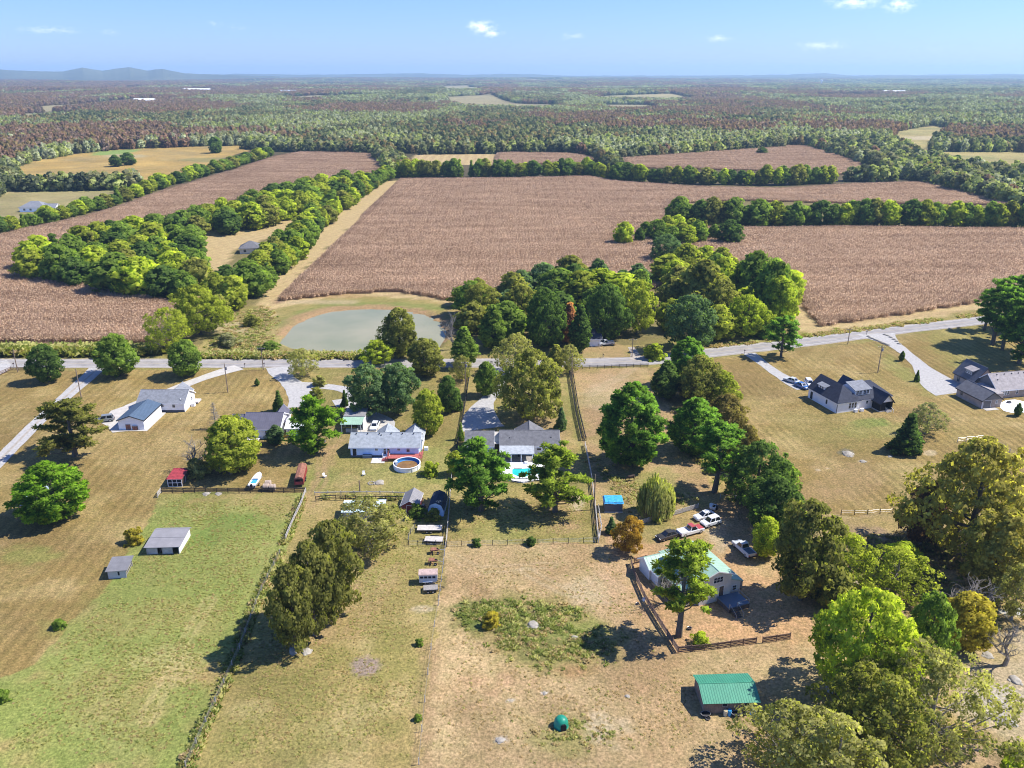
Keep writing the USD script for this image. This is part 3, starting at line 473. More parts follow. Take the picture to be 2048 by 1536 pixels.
LEAF = {'green': ((.030, .052, .012), (.105, .150, .034)), 'deep': ((.018, .036, .012), (.062, .098, .028)), 'lime': ((.060, .085, .012), (.215, .250, .035)), 'yellowgreen': ((.05, .07, .012), (.17, .19, .034)),
        'olive': ((.040, .050, .015), (.145, .150, .044)), 'drab': ((.055, .060, .028), (.185, .185, .080)), 'brownish': ((.045, .042, .016), (.135, .115, .045)), 'darkolive': ((.034, .042, .014), (.105, .108, .036)), 'bronze': ((.050, .055, .016), (.180, .165, .050)), 'gold': ((.075, .05, .010), (.22, .15, .03)),
        'yellow': ((.08, .075, .014), (.22, .195, .036)), 'orange': ((.08, .045, .026), (.20, .105, .060)), 'pinegreen': ((.026, .050, .012), (.090, .165, .034)), 'pinebright': ((.030, .062, .010), (.120, .200, .026)),
        'pinelime': ((.040, .062, .012), (.145, .185, .034)), 'bluegreen': ((.024, .045, .022), (.075, .115, .058)), 'rust': ((.036, .024, .018), (.090, .054, .040)), 'mauve': ((.045, .030, .026), (.125, .078, .062)), 'greygreen': ((.05, .056, .034), (.135, .14, .085)), 'weed': ((.06, .07, .028), (.19, .20, .075))}
for k, (a, b) in LEAF.items(): leaf_mat(k + '_leaves', np.array(a) * 2.4 * np.array([1.10, 1, .8]), np.array(b) * 3.1 * np.array([1.06, 1, .8]), .56)
mat('bark', (.10, .085, .065), .95, .3, 3, .5, 12); mat('pale_bark', (.23, .20, .165), .95, .3, 3, .4, 12); mat('grey_twigs', (.24, .215, .185), .95, .25, 2)
def unit(v): return v / (np.linalg.norm(v, axis=-1, keepdims=True) + 1e-9)
def cards(P, N, size, rng, along=None, aspect=1.0, wild=.55, shade=None):
    """Leaf clumps: one irregular four-sided face each, facing roughly along N."""
    n = len(P); g = unit(N + rng.normal(0, wild, (n, 3)))
    a = unit(np.cross(g, unit(rng.normal(0, 1, (n, 3))))) if along is None else unit(along + rng.normal(0, .25, (n, 3)))
    b = unit(np.cross(g, a)); g = np.cross(a, b)
    sz = size * rng.uniform(.45, 1.5, n)
    cs = [(-1, -.9), (1, -.75), (.85, 1), (-.9, .8)]
    v = np.stack([P + a * (sz * .5 * cx * aspect * rng.uniform(.7, 1.3, n))[:, None] + b * (sz * .5 * cy / aspect ** .5 * rng.uniform(.7, 1.3, n))[:, None] for cx, cy in cs], 1)
    sn = unit((N if shade is None else shade) + rng.normal(0, .25, (n, 3)))
    flip = (g * sn).sum(1) < 0; f = np.arange(4 * n).reshape(n, 4); f[flip] = f[flip][:, ::-1]
    return v.reshape(-1, 3), f, np.repeat(sn, 4, 0)
def limb_paths(rng, H, z0, ends, r0, lean=.02):
    """Trunk to the crown and limbs to the given points."""
    m = MB(); top = H * .80; k = 7
    t = np.linspace(0, 1, k); tr = np.stack([lean * H * np.sin(t * 3) * rng.normal(), lean * H * t * rng.normal() * np.ones(k), -.4 + (top + .4) * t], 1); tr[0, :2] = 0
    m.tube(tr, r0 * (1.25 - 1.0 * t) + .03, 7)
    for e in ends:
        s = np.clip((e[2] - .30 * math.hypot(e[0], e[1]) - z0 * .2) / top, .18, .92); b = np.array([np.interp(s, t, tr[:, i]) for i in range(3)])
        mid = (b * .5 + e * .5) + np.array([0, 0, -.06 * np.linalg.norm(e - b)]) + rng.normal(0, .15, 3); r = max(r0 * (1 - s) * .55, .035)
        m.tube([b, b * .6 + mid * .4, mid, e], np.array([r, r * .8, r * .55, r * .2]), 5, False)
    return m
def pine_crown(seed, H, W, z0, whorls, tuft, per, size, thin=.0, droop=.0):
    """Whorls of branches that carry flat tufts of needles towards their tips, with gaps between."""
    rng = np.random.default_rng(seed); R = W / 2; C, r, br = [], [], []
    for w in range(whorls):
        t = (w + rng.uniform(.2, .8)) / whorls; z = H * (z0 + (1 - z0) * t * .97); prof = math.sin(PI * min(max(t, .03), .97) ** .60) ** .62 if t < .93 else .33
        for b in range(int(rng.integers(4, 7)) if t < .85 else 4):
            if rng.uniform() < thin * (1.2 - t): continue
            a = rng.uniform(0, 2 * PI); L = R * prof * rng.uniform(.62, 1.12); up = rng.uniform(-.02, .22) - droop * (1 - t); e = np.array([math.cos(a) * L, math.sin(a) * L, min(z + L * up, H - .3)]); br.append(e)
            for s in (1.0, .72, .46) if L > R * .45 else (1.0, .55):
                C.append(np.array([0, 0, z]) * (1 - s) + e * s + rng.normal(0, .28, 3)); r.append(tuft * rng.uniform(.7, 1.25) * (1.08 if s == 1 else .9))
    C.append(np.array([0, 0, H - .5])); r.append(tuft * .8); C, r = np.array(C), np.array(r); n = len(C); idx = np.repeat(np.arange(n), per); d = unit(rng.normal(0, 1, (len(idx), 3)) + np.array([0, 0, .55])); ax = np.array([0, 0, H * (z0 + (1 - z0) * .4)])
    P = C[idx] + d * np.array([1, 1, .55]) * (r[idx] * rng.uniform(.35, 1.05, len(idx)))[:, None]; sh = unit(d * .75 + unit(P - ax) * .35 + np.array([0, 0, .2])); v, f, nn = cards(P, d, size, rng, along=d, aspect=1.8, wild=1.0, shade=sh)
    tint = np.clip(.5 + rng.normal(0, .15, n)[idx] + rng.normal(0, .15, len(idx)), 0, 1); m = limb_paths(rng, H, H * z0, [C[k] for k in range(0, n, 2)][:70], .016 * H + .012 * W)
    return (v, f, nn, np.repeat(tint, 4)), m
PROFILE = {'round': lambda t: np.sin(PI * np.clip(t, .02, .99) ** .78) ** .55, 'spread': lambda t: np.sin(PI * np.clip(t, .02, .99) ** .70) ** .5, 'oval': lambda t: np.sin(PI * np.clip(t, .02, .99) ** .66) ** .75,
           'cone': lambda t: np.clip(1 - t, .02, 1) ** .85 * np.clip(t * 9 + .45, 0, 1), 'pine': lambda t: np.sin(PI * np.clip(t, .03, .985) ** .62) ** .7, 'bush': lambda t: np.sqrt(np.clip(1 - (t * .92) ** 2, .02, 1))}
def crown(seed, H, W, z0, shape, puffs, pr, per, size, flat=.75, inner=.35, lump=.3, needle=False, wild=.55, ends=10):
    rng = np.random.default_rng(seed); R = W / 2; hgt = H * (1 - z0); C, PRs = [], []
    prof = PROFILE[shape]; k = 0
    tt = (np.arange(puffs) + rng.uniform(0, 1, puffs)) / puffs
    w = prof(np.linspace(.02, .985, 400)); cum = np.cumsum(w + .12); tt = np.interp(tt, cum / cum[-1], np.linspace(.02, .985, 400))
    ph = (np.arange(puffs) * 2.39996 + rng.uniform(-.5, .5, puffs)) % (2 * PI)
    rho = np.sqrt(rng.uniform(inner ** 2, 1, puffs)); rho = np.where(tt > .9, rho * .8, rho)
    ln = 1 + lump * (noise(np.stack([np.cos(ph) * 1.3 + 9, np.sin(ph) * 1.3 + 9, tt * 2.6 + seed], -1), seed) - .5) * 2
    pr_ = pr * rng.uniform(.7, 1.25, puffs) * (.75 + .35 * prof(tt))
    rr = np.maximum(R * prof(tt) * ln - pr_ * .75, .05) * rho; zz = H * z0 + hgt * tt; zz = np.minimum(zz, H - pr_ * flat * .8)
    C = np.stack([rr * np.cos(ph), rr * np.sin(ph), zz], 1); axis = np.array([0, 0, H * (z0 + (1 - z0) * .42)])
    out = unit((C - axis) * np.array([1, 1, .8]) + 1e-3)
    idx = np.repeat(np.arange(puffs), per); n = len(idx)
    d = unit(rng.normal(0, 1, (n, 3)) + out[idx] * .75 + np.array([0, 0, .35]))
    P = C[idx] + d * np.array([1, 1, flat]) * (pr_[idx] * rng.uniform(.55, 1.08, n))[:, None]
    oc = unit((P - axis) * np.array([1, 1, .8]))
    sh = unit(d * .62 + oc * .40 + np.array([0, 0, .12]))
    v, f, nn = cards(P, d, size, rng, along=d if needle else None, aspect=1.9 if needle else 1.1, wild=wild if not needle else 1.2, shade=sh)
    tint = np.clip(.5 + rng.normal(0, .16, puffs)[idx] + rng.normal(0, .17, n), 0, 1)
    o = np.argsort(-np.hypot(C[:, 0], C[:, 1]))[:max(ends * 3, 1)]; e = C[rng.choice(o, min(ends, len(o)), False)] if ends else np.zeros((0, 3))
    return (v, f, nn, np.repeat(tint, 4)), limb_paths(rng, H, H * z0, e, .018 * H + .012 * W)
def twigs(seed, H, W, levels=4, conic=False, up=.5):
    """A bare tree: trunk, limbs and fine twigs."""
    rng = np.random.default_rng(seed); m = MB(); tw = MB()
    def grow(b, d, L, r, lv):
        e = b + d * L; mid = b + d * L * .5 + rng.normal(0, L * .07, 3); (m if lv < 3 else tw).tube([b, mid, e], [r, r * .8, r * .55], 6 if lv == 0 else 4 if lv < 3 else 3, False)
        if lv >= levels: return
        for q in range(5 if lv == 0 else 4):
            s = rng.uniform(.45, 1.0) if q else 1.0; b2 = b + (mid - b) * min(s * 2, 1) + (e - mid) * max(s * 2 - 1, 0)
            d2 = unit(d * .55 + unit(rng.normal(0, 1, 3)) * .75 + np.array([0, 0, up])); grow(b2, d2, L * rng.uniform(.5, .78), max(r * .5, .012), lv + 1)
    if conic:
        m.tube([[0, 0, -.3], [.05, 0, H * .5], [0, 0, H]], [.16, .09, .02], 6)
        for q in range(150):
            z = H * rng.uniform(.08, .98); a = rng.uniform(0, 2 * PI); L = W / 2 * (1.03 - z / H) * rng.uniform(.7, 1.1); d = np.array([math.cos(a), math.sin(a), .18])
            tw.tube([[0, 0, z], d * L * .5 + [0, 0, z + .03], d * L + [0, 0, z + .15]], [.03, .02, .012], 3, False)
            for s in (.45, .7, .9):
                e = d * L * s + np.array([0, 0, z]); tw.tube([e, e + unit(d + rng.normal(0, .7, 3)) * .5], [.012, .008], 3, False)
    else: grow(np.array([0, 0, -.3]), np.array([rng.normal() * .06, rng.normal() * .06, 1.0]), H * .36, .03 * H, 0)
    v = np.vstack(m.v + tw.v); s = np.array([W / 2 / np.percentile(np.abs(v[:, :2]), 98), W / 2 / np.percentile(np.abs(v[:, :2]), 98), H / v[:, 2].max()])
    for q in (m, tw): q.v = [a * s for a in q.v]
    return m, tw
def willow(seed, H, W):
    rng = np.random.default_rng(seed); n = 300; a = rng.uniform(0, 2 * PI, n); r = W / 2 * np.sqrt(rng.uniform(.05, 1, n)); top = H * (1 - .38 * (r / (W / 2)) ** 1.7) * rng.uniform(.8, 1, n); L = np.minimum(top * rng.uniform(.45, .95, n), H * .72)
    idx = np.repeat(np.arange(n), 15); s = rng.uniform(0, 1, len(idx)); out = np.stack([np.cos(a), np.sin(a), a * 0], 1)[idx]
    P = np.stack([r[idx] * np.cos(a[idx]), r[idx] * np.sin(a[idx]), top[idx] - s * L[idx]], 1) + out * (s * .5)[:, None] + rng.normal(0, .12, (len(idx), 3))
    al = np.tile([0, 0, -1.0], (len(idx), 1)); v, f, nn = cards(P, out + np.array([0, 0, .2]), .34, rng, along=al, aspect=2.2, wild=.5, shade=unit(out * .7 + np.array([0, 0, .5])))
    t = np.clip(.55 + rng.normal(0, .15, n)[idx] + rng.normal(0, .15, len(idx)), 0, 1); e = np.stack([r * np.cos(a) * .7, r * np.sin(a) * .7, top * .9], 1)[:14]
    return (v, f, nn, np.repeat(t, 4)), limb_paths(rng, H, H * .3, e, .28)
stage.CreateClassPrim('/World/tree_kinds')
KIND = {}
def define_kind(name, H, W, made, bark='bark', bare=False):
    p = f'/World/tree_kinds/{name}'; UsdGeom.Xform.Define(stage, p); KIND[name] = (p, H, W)
    if bare:
        v, f = made[0].mesh(); put(p + '/trunk', v, f, bark); v, f = made[1].mesh(); put(p + '/twigs', v, f, 'grey_twigs')
    else:
        (v, f, nn, t), m = made; put(p + '/crown', v, f, None, nn, tint=t); v, f = m.mesh(); put(p + '/trunk', v, f, bark)
# near trees
for i in range(3): define_kind(f'maple_{"abc"[i]}', 12, 10, crown(100 + i, 12, 10, .08, 'round', 120, 1.2, 84, .33, inner=.5, lump=.2))
for i in range(4): define_kind(f'oak_{"abcd"[i]}', 14, 13, crown(120 + i, 14, 13, .12, 'spread', 125, 1.3, 80, .35, inner=.35, lump=.45, ends=16))
for i in range(2): define_kind(f'sparse_{"ab"[i]}', 12, 12, crown(140 + i, 12, 12, .14, 'spread', 115, 1.1, 60, .26, inner=.25, lump=.6, wild=.9, ends=30), 'pale_bark')
define_kind('bigmaple_a', 16, 20, crown(145, 16, 20, .06, 'round', 260, 1.3, 74, .36, inner=.5, lump=.25, ends=20))
for i in range(2): define_kind(f'bigoak_{"ab"[i]}', 17, 20, crown(146 + i, 17, 20, .10, 'spread', 240, 1.3, 70, .37, inner=.4, lump=.42, ends=24))
for i in range(2): define_kind(f'bigsparse_{"ab"[i]}', 14, 20, crown(148 + i, 14, 20, .10, 'spread', 215, 1.15, 66, .26, inner=.25, lump=.6, wild=.9, ends=44), 'pale_bark')
for i in range(2): define_kind(f'upright_{"ab"[i]}', 12, 6, crown(150 + i, 12, 6, .06, 'oval', 90, .95, 84, .30, inner=.45, lump=.25))
for i in range(3): define_kind(f'pine_{"abc"[i]}', 15, 11, pine_crown(160 + i, 15, 11, (.16, .22, .12)[i], (11, 10, 13)[i], .92, 92, .29, .12, .10))
define_kind('tallpine_a', 18, 9, pine_crown(170, 18, 9, .30, 10, .85, 95, .27, .35, .15)); define_kind('tallpine_b', 18, 9, pine_crown(171, 18, 9, .38, 9, .85, 95, .27, .25, .05))
for i in range(2): define_kind(f'fullpine_{"ab"[i]}', 15, 11, crown(175 + i, 15, 11, .05, 'round', 165, .86, 125, .28, flat=.7, inner=.55, lump=.2, needle=True, ends=20))
for i in range(2): define_kind(f'cedar_{"ab"[i]}', 8, 4.6, crown(180 + i, 8, 4.6, .02, 'cone', 100, .55, 66, .22, inner=.5, lump=.3, ends=0))
for i in range(3): define_kind(f'bush_{"abc"[i]}', 3, 4, crown(190 + i, 3, 4, .0, 'bush', 38, .55, 66, .22, inner=.3, lump=.6, ends=5))
define_kind('willow_a', 7, 8, willow(200, 7, 8))
define_kind('bare_a', 9, 8, twigs(210, 9, 8), 'pale_bark', True); define_kind('bare_b', 8, 8, twigs(211, 8, 8, 4, False, .3), 'pale_bark', True); define_kind('bald_a', 8, 4, twigs(212, 8, 4, conic=True), 'pale_bark', True)
# trees of the hedgerows and woods beyond the road
for i in range(5): define_kind(f'hedge_{"abcde"[i]}', 12, 10, crown(220 + i, 12, 10, (.02, .05, .0, .1, .03)[i], ('round', 'spread', 'round', 'spread', 'spread')[i], 60, 1.6, 40, .70, inner=.45, lump=.34, ends=6))
define_kind('hedgecedar_a', 9, 5, crown(230, 9, 5, .02, 'cone', 40, .9, 34, .5, inner=.5, lump=.2, ends=0))
LOD = {'hedge': 'abcde', 'maple': 'abc', 'oak': 'abcd', 'sparse': 'ab', 'upright': 'ab', 'pine': 'abc', 'tallpine': 'ab', 'fullpine': 'ab', 'bigmaple': 'a', 'bigoak': 'ab', 'bigsparse': 'ab', 'cedar': 'ab', 'bush': 'abc', 'willow': 'a', 'bare': 'ab', 'bald': 'a', 'hedgecedar': 'a'}
TREE_NAME = {'maple': 'maple_tree', 'oak': 'oak_tree', 'sparse': 'thin_tree', 'upright': 'upright_tree', 'pine': 'pine_tree', 'tallpine': 'pine_tree', 'fullpine': 'pine_tree', 'bigmaple': 'maple_tree', 'bigoak': 'oak_tree', 'bigsparse': 'thin_tree', 'cedar': 'cedar_tree', 'bush': 'shrub', 'willow': 'willow_tree', 'bare': 'bare_tree', 'bald': 'bare_tree', 'hedge': 'hedgerow_tree', 'hedgecedar': 'cedar_tree'}
TREE_AT = []
trng = np.random.default_rng(77)
def tree(kind, bx, by, ty, w, leaves, label, name=None, group=None, var=None, at=None, hw=None):
    """A tree by the pixel of its foot, the row of its top and the width of its crown (or at a ground point, with height and width)."""
    if at is None:
        if w * ZC(bx, (by + ty) / 2 * .4 + by * .6) / FPX > 14.5 and kind in ('maple', 'oak', 'sparse'): kind = 'big' + kind
        if kind == 'bush': ty = max(ty, by - w * .62)
    var = var if var and f'{kind}_{var}' in KIND else LOD[kind][int(trng.integers(len(LOD[kind])))]; p, H0, W0 = KIND[f'{kind}_{var}']
    if at is None: x, y = map(float, G(bx, by)); H = float(HT(by, ty)); W = w * ZC(bx, (by + ty) / 2 * .4 + by * .6) / FPX
    else: (x, y), (H, W) = at, hw
    TREE_AT.append((x, y, W))
    nm = name or TREE_NAME[kind]; cat = 'shrub' if kind == 'bush' else 'tree'
    return copy_of(p, nm, label, cat, (x, y, gzf(x, y) - .05), float(trng.uniform(0, 2 * PI)), (W / W0, W / W0 * float(trng.uniform(.94, 1.06)), H / H0), group, None if kind in ('bare', 'bald') else leaves + '_leaves')
# ------------------------------------------------------------------ yard trees, one by one: kind, foot x, foot y, top y, crown width (frame pixels), leaves, label
for a in [
 ('maple', 98, 764, 690, 68, 'deep', 'dark green round maple on the lawn beside the road, farthest left of the roadside row'),
 ('maple', 238, 752, 670, 84, 'green', 'tall round yellow-green maple where the left gravel drive meets the road'),
 ('maple', 376, 752, 680, 76, 'green', 'dense round green maple by the road, left of the concrete drive'),
 ('sparse', 342, 702, 616, 92, 'yellowgreen', 'thin pale yellow-green tree behind the road at the cornfield corner'),
 ('oak', 402, 670, 570, 112, 'yellowgreen', 'big rounded yellow-green tree between the left cornfield and the pond'),
 ('sparse', 605, 754, 699, 56, 'drab', 'small grey-green tree beside the gravel drive fork at the road'),
 ('oak', 757, 726, 680, 76, 'lime', 'bright yellow-green tree at the road edge below the pond'),
 ('maple', 800, 716, 617, 78, 'olive', 'tall dark olive tree standing in front of the pond'),
 ('maple', 850, 752, 678, 78, 'olive', 'round olive-green maple at the road below the right end of the pond'),
 ('upright', 929, 734, 654, 58, 'green', 'tall upright green tree at the road left of the long driveway'),
 ('sparse', 924, 762, 712, 46, 'drab', 'small grey-green tree behind the utility pole by the fence line'),
 ('maple', 972, 792, 724, 48, 'green', 'small round maple left of the long driveway with shadow on the grass'),
 ('oak', 1062, 838, 700, 132, 'olive', 'big spreading olive tree shading the long driveway of the pool house'),
 ('oak', 738, 832, 730, 96, 'bluegreen', 'broad grey-green tree left half of the dense pair above the parked white car'),
 ('oak', 795, 830, 728, 92, 'bluegreen', 'broad grey-green tree right half of the dense pair above the parked white car'),
 ('maple', 856, 870, 780, 62, 'yellowgreen', 'maple turning orange at its top beside the ranch house'),
 ('maple', 898, 826, 752, 48, 'deep', 'dark green tree right of the maple that is turning orange'),
 ('cedar', 917, 822, 777, 24, 'deep', 'narrow dark cedar beside the fence line right of the dark tree'),
 ('cedar', 559, 822, 781, 30, 'deep', 'small dark cedar on the mown lawn behind the dark-roofed house'),
 ('pine', 633, 905, 793, 108, 'pinebright', 'tall bright green pine in front of the dark-roofed house'),
 ('maple', 470, 942, 834, 116, 'yellowgreen', 'round yellow-green tree left of the dark-roofed house'),
 ('bare', 462, 948, 880, 70, 'drab', 'small grey bare tree in front of the round yellow-green tree'),
 ('bare', 392, 942, 872, 70, 'drab', 'grey leafless tree behind the red tarp coop'),
 ('bush', 395, 950, 915, 50, 'drab', 'straggly grey-green bush beside the red tarp coop'),
 ('bald', 432, 858, 804, 26, 'drab', 'bare grey cone-shaped tree left of the dark-roofed house'),
 ('pine', 150, 912, 800, 136, 'darkolive', 'wide dark olive pine beside the left gravel drive'),
 ('fullpine', 112, 1036, 926, 146, 'pinebright', 'bright green round pine at the left edge of the lawn'),
 ('bush', 268, 1087, 1042, 44, 'yellow', 'yellowing bush behind the grey three-bay shed'),
 ('pine', 962, 1022, 884, 126, 'pinegreen', 'tall pine left of the turquoise swimming pool'),
 ('pine', 1110, 1024, 893, 128, 'pinelime', 'tall pine right of the turquoise swimming pool'),
 ('bush', 860, 950, 914, 40, 'lime', 'bright yellow-green bush right of the above-ground pool'),
 ('oak', 912, 950, 903, 44, 'yellowgreen', 'small yellow-green tree at the fence left of the pool pine'),
 ('cedar', 922, 880, 845, 20, 'green', 'small green cedar at the left end of the pool house'),
 ('cedar', 1122, 860, 814, 32, 'bluegreen', 'blue-green cedar behind the right end of the pool house'),
 ('fullpine', 1260, 930, 766, 134, 'pinegreen', 'huge round-topped green pine in the dirt paddock'),
 ('upright', 1330, 796, 720, 62, 'deep', 'dark tree at the upper end of the tree row right of the dirt paddock'),
 ('fullpine', 1373, 770, 674, 84, 'pinegreen', 'tall dark pine by the road at the top of the tree row'),
 ('oak', 1395, 806, 710, 96, 'olive', 'olive broadleaf below the roadside pine in the tree row'),
 ('oak', 1440, 806, 740, 80, 'yellowgreen', 'yellow-green broadleaf at the lawn edge below the roadside pine'),
 ('fullpine', 1385, 905, 795, 106, 'pinegreen', 'green pine next right of the huge round-topped pine'),
 ('oak', 1450, 872, 788, 92, 'brownish', 'olive-brown tree at the lawn edge right of the paddock pines'),
 ('tallpine', 1428, 984, 842, 108, 'pinegreen', 'pine with a tall bare trunk above the parked cars'),
 ('oak', 1488, 940, 850, 66, 'brownish', 'small olive-brown tree at the lawn edge behind the bare-trunked pine'),
 ('oak', 1512, 1010, 886, 150, 'deep', 'large dark green tree at the lawn edge behind the parked cars'),
 ('oak', 1545, 1062, 955, 130, 'deep', 'dark green tree just right of the parked white cars'),
 ('maple', 1530, 1112, 1035, 62, 'lime', 'bright yellow-green tree overhanging the silver pickup'),
 ('oak', 1600, 1198, 1004, 158, 'darkolive', 'tall olive-brown oak right of the green-roofed house'),
 ('sparse', 1690, 1185, 1072, 120, 'yellowgreen', 'airy light green tree right of the tall olive-brown oak'),
 ('sparse', 1785, 1195, 1100, 150, 'yellowgreen', 'airy spreading tree below the fence posts, left of the gold-flecked oak'),
 ('maple', 1712, 1395, 1182, 226, 'lime', 'huge bright yellow-green maple at lower right'),
 ('oak', 1845, 1345, 1188, 96, 'green', 'dark green tree between the bright maple and the yellow tree'),
 ('maple', 1922, 1292, 1188, 112, 'yellow', 'round yellow tree near the right edge'),
 ('oak', 1930, 1110, 880, 236, 'bronze', 'great spreading oak with bronze-flecked crown at the right edge', None, None, 'b'),
 ('oak', 1838, 1090, 965, 90, 'rust', 'reddish-brown tree at the lower left of the great spreading oak'),
 ('oak', 1985, 1190, 1022, 160, 'bronze', 'yellow-brown tree in front of the great spreading oak'),
 ('sparse', 2022, 1238, 1128, 86, 'drab', 'small grey-olive tree at the right edge above the yellow tree'),
 ('sparse', 1845, 1500, 1312, 270, 'drab', 'wide straggly olive tree filling the lower right corner'),
 ('sparse', 1760, 1530, 1360, 180, 'olive', 'olive tree under the wide straggly one at the bottom edge'),
 ('sparse', 1585, 1560, 1420, 210, 'drab', 'grey-green tree at the bottom edge beside the wooden barn'),
 ('bush', 2040, 1570, 1480, 110, 'lime', 'yellow-green bush in the bottom right corner'),
 ('bare', 2008, 1330, 1236, 90, 'drab', 'leafless crooked tree on the bare ground at the right edge'),
 ('bare', 1935, 1232, 1142, 110, 'drab', 'grey leafless thicket behind the round yellow tree'),
 ('oak', 668, 1240, 1044, 120, 'darkolive', 'tall dark olive tree, upper of the pair in the fenced paddock'),
 ('oak', 590, 1300, 1130, 108, 'darkolive', 'dark olive tree, lower of the pair in the fenced paddock'),
 ('sparse', 738, 1098, 1003, 146, 'drab', 'grey-olive tree covering the pale-roofed shed'),
 ('sparse', 770, 1075, 1010, 70, 'drab', 'grey-olive tree right of the pale-roofed shed'),
 ('tallpine', 1357, 1272, 1078, 118, 'pinelime', 'lone tall pine in front of the green-roofed house', None, None, 'b'),
 ('oak', 1258, 1106, 1034, 66, 'gold', 'orange-gold tree by the corner of the dirt yard'),
 ('cedar', 1222, 1066, 1034, 32, 'bluegreen', 'small blue-green cedar beside the orange-gold tree'),
 ('willow', 1311, 1030, 948, 68, 'weed', 'pale weeping willow behind the plank fence'),
 ('cedar', 1812, 902, 826, 78, 'deep', 'dark cedar alone on the right lawn'),
 ('sparse', 1850, 866, 806, 64, 'greygreen', 'thin pale tree behind the lone dark cedar'),
 ('pine', 1562, 714, 630, 62, 'pinegreen', 'pine with layered branches at the roadside by the gravel drive'),
 ('tallpine', 1985, 690, 556, 76, 'pinegreen', 'front pine of the roadside group at the right edge'),
 ('tallpine', 2022, 682, 548, 70, 'pinegreen', 'tallest pine of the roadside group at the right edge'),
 ('pine', 2045, 705, 580, 84, 'pinegreen', 'low-branched pine of the roadside group at the right edge'),
 ('tallpine', 2060, 660, 545, 80, 'pinegreen', 'hindmost pine of the roadside group at the right edge'),
 ('tallpine', 1968, 660, 575, 50, 'pinegreen', 'small pine at the road end of the group at the right edge'),
 ('upright', 1803, 722, 702, 13, 'deep', 'staked sapling beside the pale curving driveway'),
 ('cedar', 1833, 763, 740, 15, 'deep', 'small upright cedar on the lawn left of the tan brick house'),
 ('upright', 2034, 832, 806, 18, 'deep', 'young tree at the edge of the white patio'),
 ('upright', 515, 772, 757, 11, 'deep', 'tiny sapling on the lawn right of the utility pole'),
 ('bush', 118, 1257, 1232, 28, 'green', 'small green bush on the overgrown line of the lower lawn'),
 ('bush', 4, 1402, 1366, 34, 'green', 'green bush cut by the left edge'),
 ('bush', 640, 772, 752, 34, 'drab', 'brownish bush inside the driveway loop'),
 ('bush', 634, 795, 772, 30, 'olive', 'olive bush below the driveway loop'),
 ('cedar', 690, 812, 780, 20, 'deep', 'dark narrow cedar left of the dense tree pair'),
 ('upright', 553, 888, 850, 40, 'bluegreen', 'small dark spruce-like tree at the corner of the dark-roofed house'),
 ('bush', 982, 1250, 1216, 42, 'yellow', 'goldenrod-yellow bush in the weedy middle of the lower paddock'),
 ('bush', 838, 1290, 1264, 20, 'green', 'small green bush on the fence line below the trailers'),
 ('bush', 835, 1440, 1408, 18, 'green', 'small green bush on the fence line at the bottom'),
 ('bush', 952, 1092, 1078, 24, 'deep', 'dark bush on the back wire fence, left one'),
 ('bush', 1062, 1090, 1072, 24, 'deep', 'dark bush on the back wire fence, right one'),
 ('bush', 1310, 1043, 1027, 14, 'green', 'little green bush against the plank fence'),
 ('bush', 835, 1035, 1010, 40, 'green', 'green shrub below the maroon shed'),
 ('bush', 868, 1040, 1018, 34, 'olive', 'olive shrub below the blue shed'),
 ('bush', 1335, 1180, 1150, 40, 'drab', 'grey-brown scrub against the green-roofed house'),
 ('bush', 1400, 1290, 1240, 40, 'lime', 'bright young pine bush at the foot of the lone tall pine'),
 ('oak', 630, 1270, 1085, 110, 'darkolive', 'dark olive tree between the pair in the fenced paddock'),
 ('bare', 1335, 1205, 1128, 76, 'drab', 'leafless scrubby tree against the left wall of the green-roofed house'),
 ('tallpine', 2004, 700, 572, 64, 'pinegreen', 'slim pine between the front and tallest ones at the right edge'),
 ('pine', 2038, 728, 600, 92, 'pinegreen', 'lowest pine of the roadside group at the right edge'),
 ('hedge', 470, 618, 552, 64, 'yellowgreen', 'yellow-green tree below the stubble clearing, left one'),
 ('hedge', 508, 592, 528, 74, 'green', 'green tree below the stubble clearing, right one'),
 ('hedge', 440, 640, 590, 50, 'olive', 'olive tree at the weedy meadow corner'),
 ('bush', 505, 652, 630, 40, 'olive', 'olive bush in the weedy meadow left of the pond'),
 ('bush', 455, 690, 668, 56, 'greygreen', 'greyish bush in the weedy meadow near the road'),
 ('bush', 540, 700, 684, 40, 'green', 'green bush at the road below the left end of the pond'),
 # the trees between the pond and the road bend
 ('hedge', 926, 612, 573, 52, 'yellowgreen', 'yellow-green tree at the pond end of the roadside wood'),
 ('oak', 962, 645, 568, 92, 'olive', 'dull olive tree second from the pond in the roadside wood'),
 ('upright', 985, 700, 610, 56, 'green', 'upright green tree nearest the pond in the front of the roadside wood'),
 ('oak', 1045, 655, 572, 92, 'olive', 'dark olive tree in the middle of the roadside wood'),
 ('maple', 1090, 695, 578, 92, 'deep', 'big dark tree in front of the roadside wood, left of the orange one'),
 ('hedge', 1118, 602, 538, 82, 'green', 'tree behind the big dark one in the roadside wood'),
 ('hedge', 1160, 610, 542, 84, 'yellowgreen', 'yellow-green tree at the back of the roadside wood above the orange one'),
 ('upright', 1138, 690, 606, 44, 'orange', 'orange autumn tree inside the roadside wood'),
 ('upright', 1160, 706, 610, 46, 'deep', 'slim dark tree right of the orange autumn tree'),
 ('maple', 1212, 678, 568, 98, 'deep', 'big dark round tree above the parked pickup'),
 ('hedge', 1200, 606, 538, 92, 'lime', 'bright yellow-green tree at the top of the roadside wood, left one'),
 ('hedge', 1245, 612, 548, 92, 'lime', 'bright yellow-green tree at the top of the roadside wood, right one'),
 ('oak', 1272, 668, 560, 88, 'yellowgreen', 'yellow-green tree at the right end of the roadside wood'),
 ('sparse', 1030, 748, 668, 84, 'drab', 'grey-olive tree at the road where the long driveway starts'),
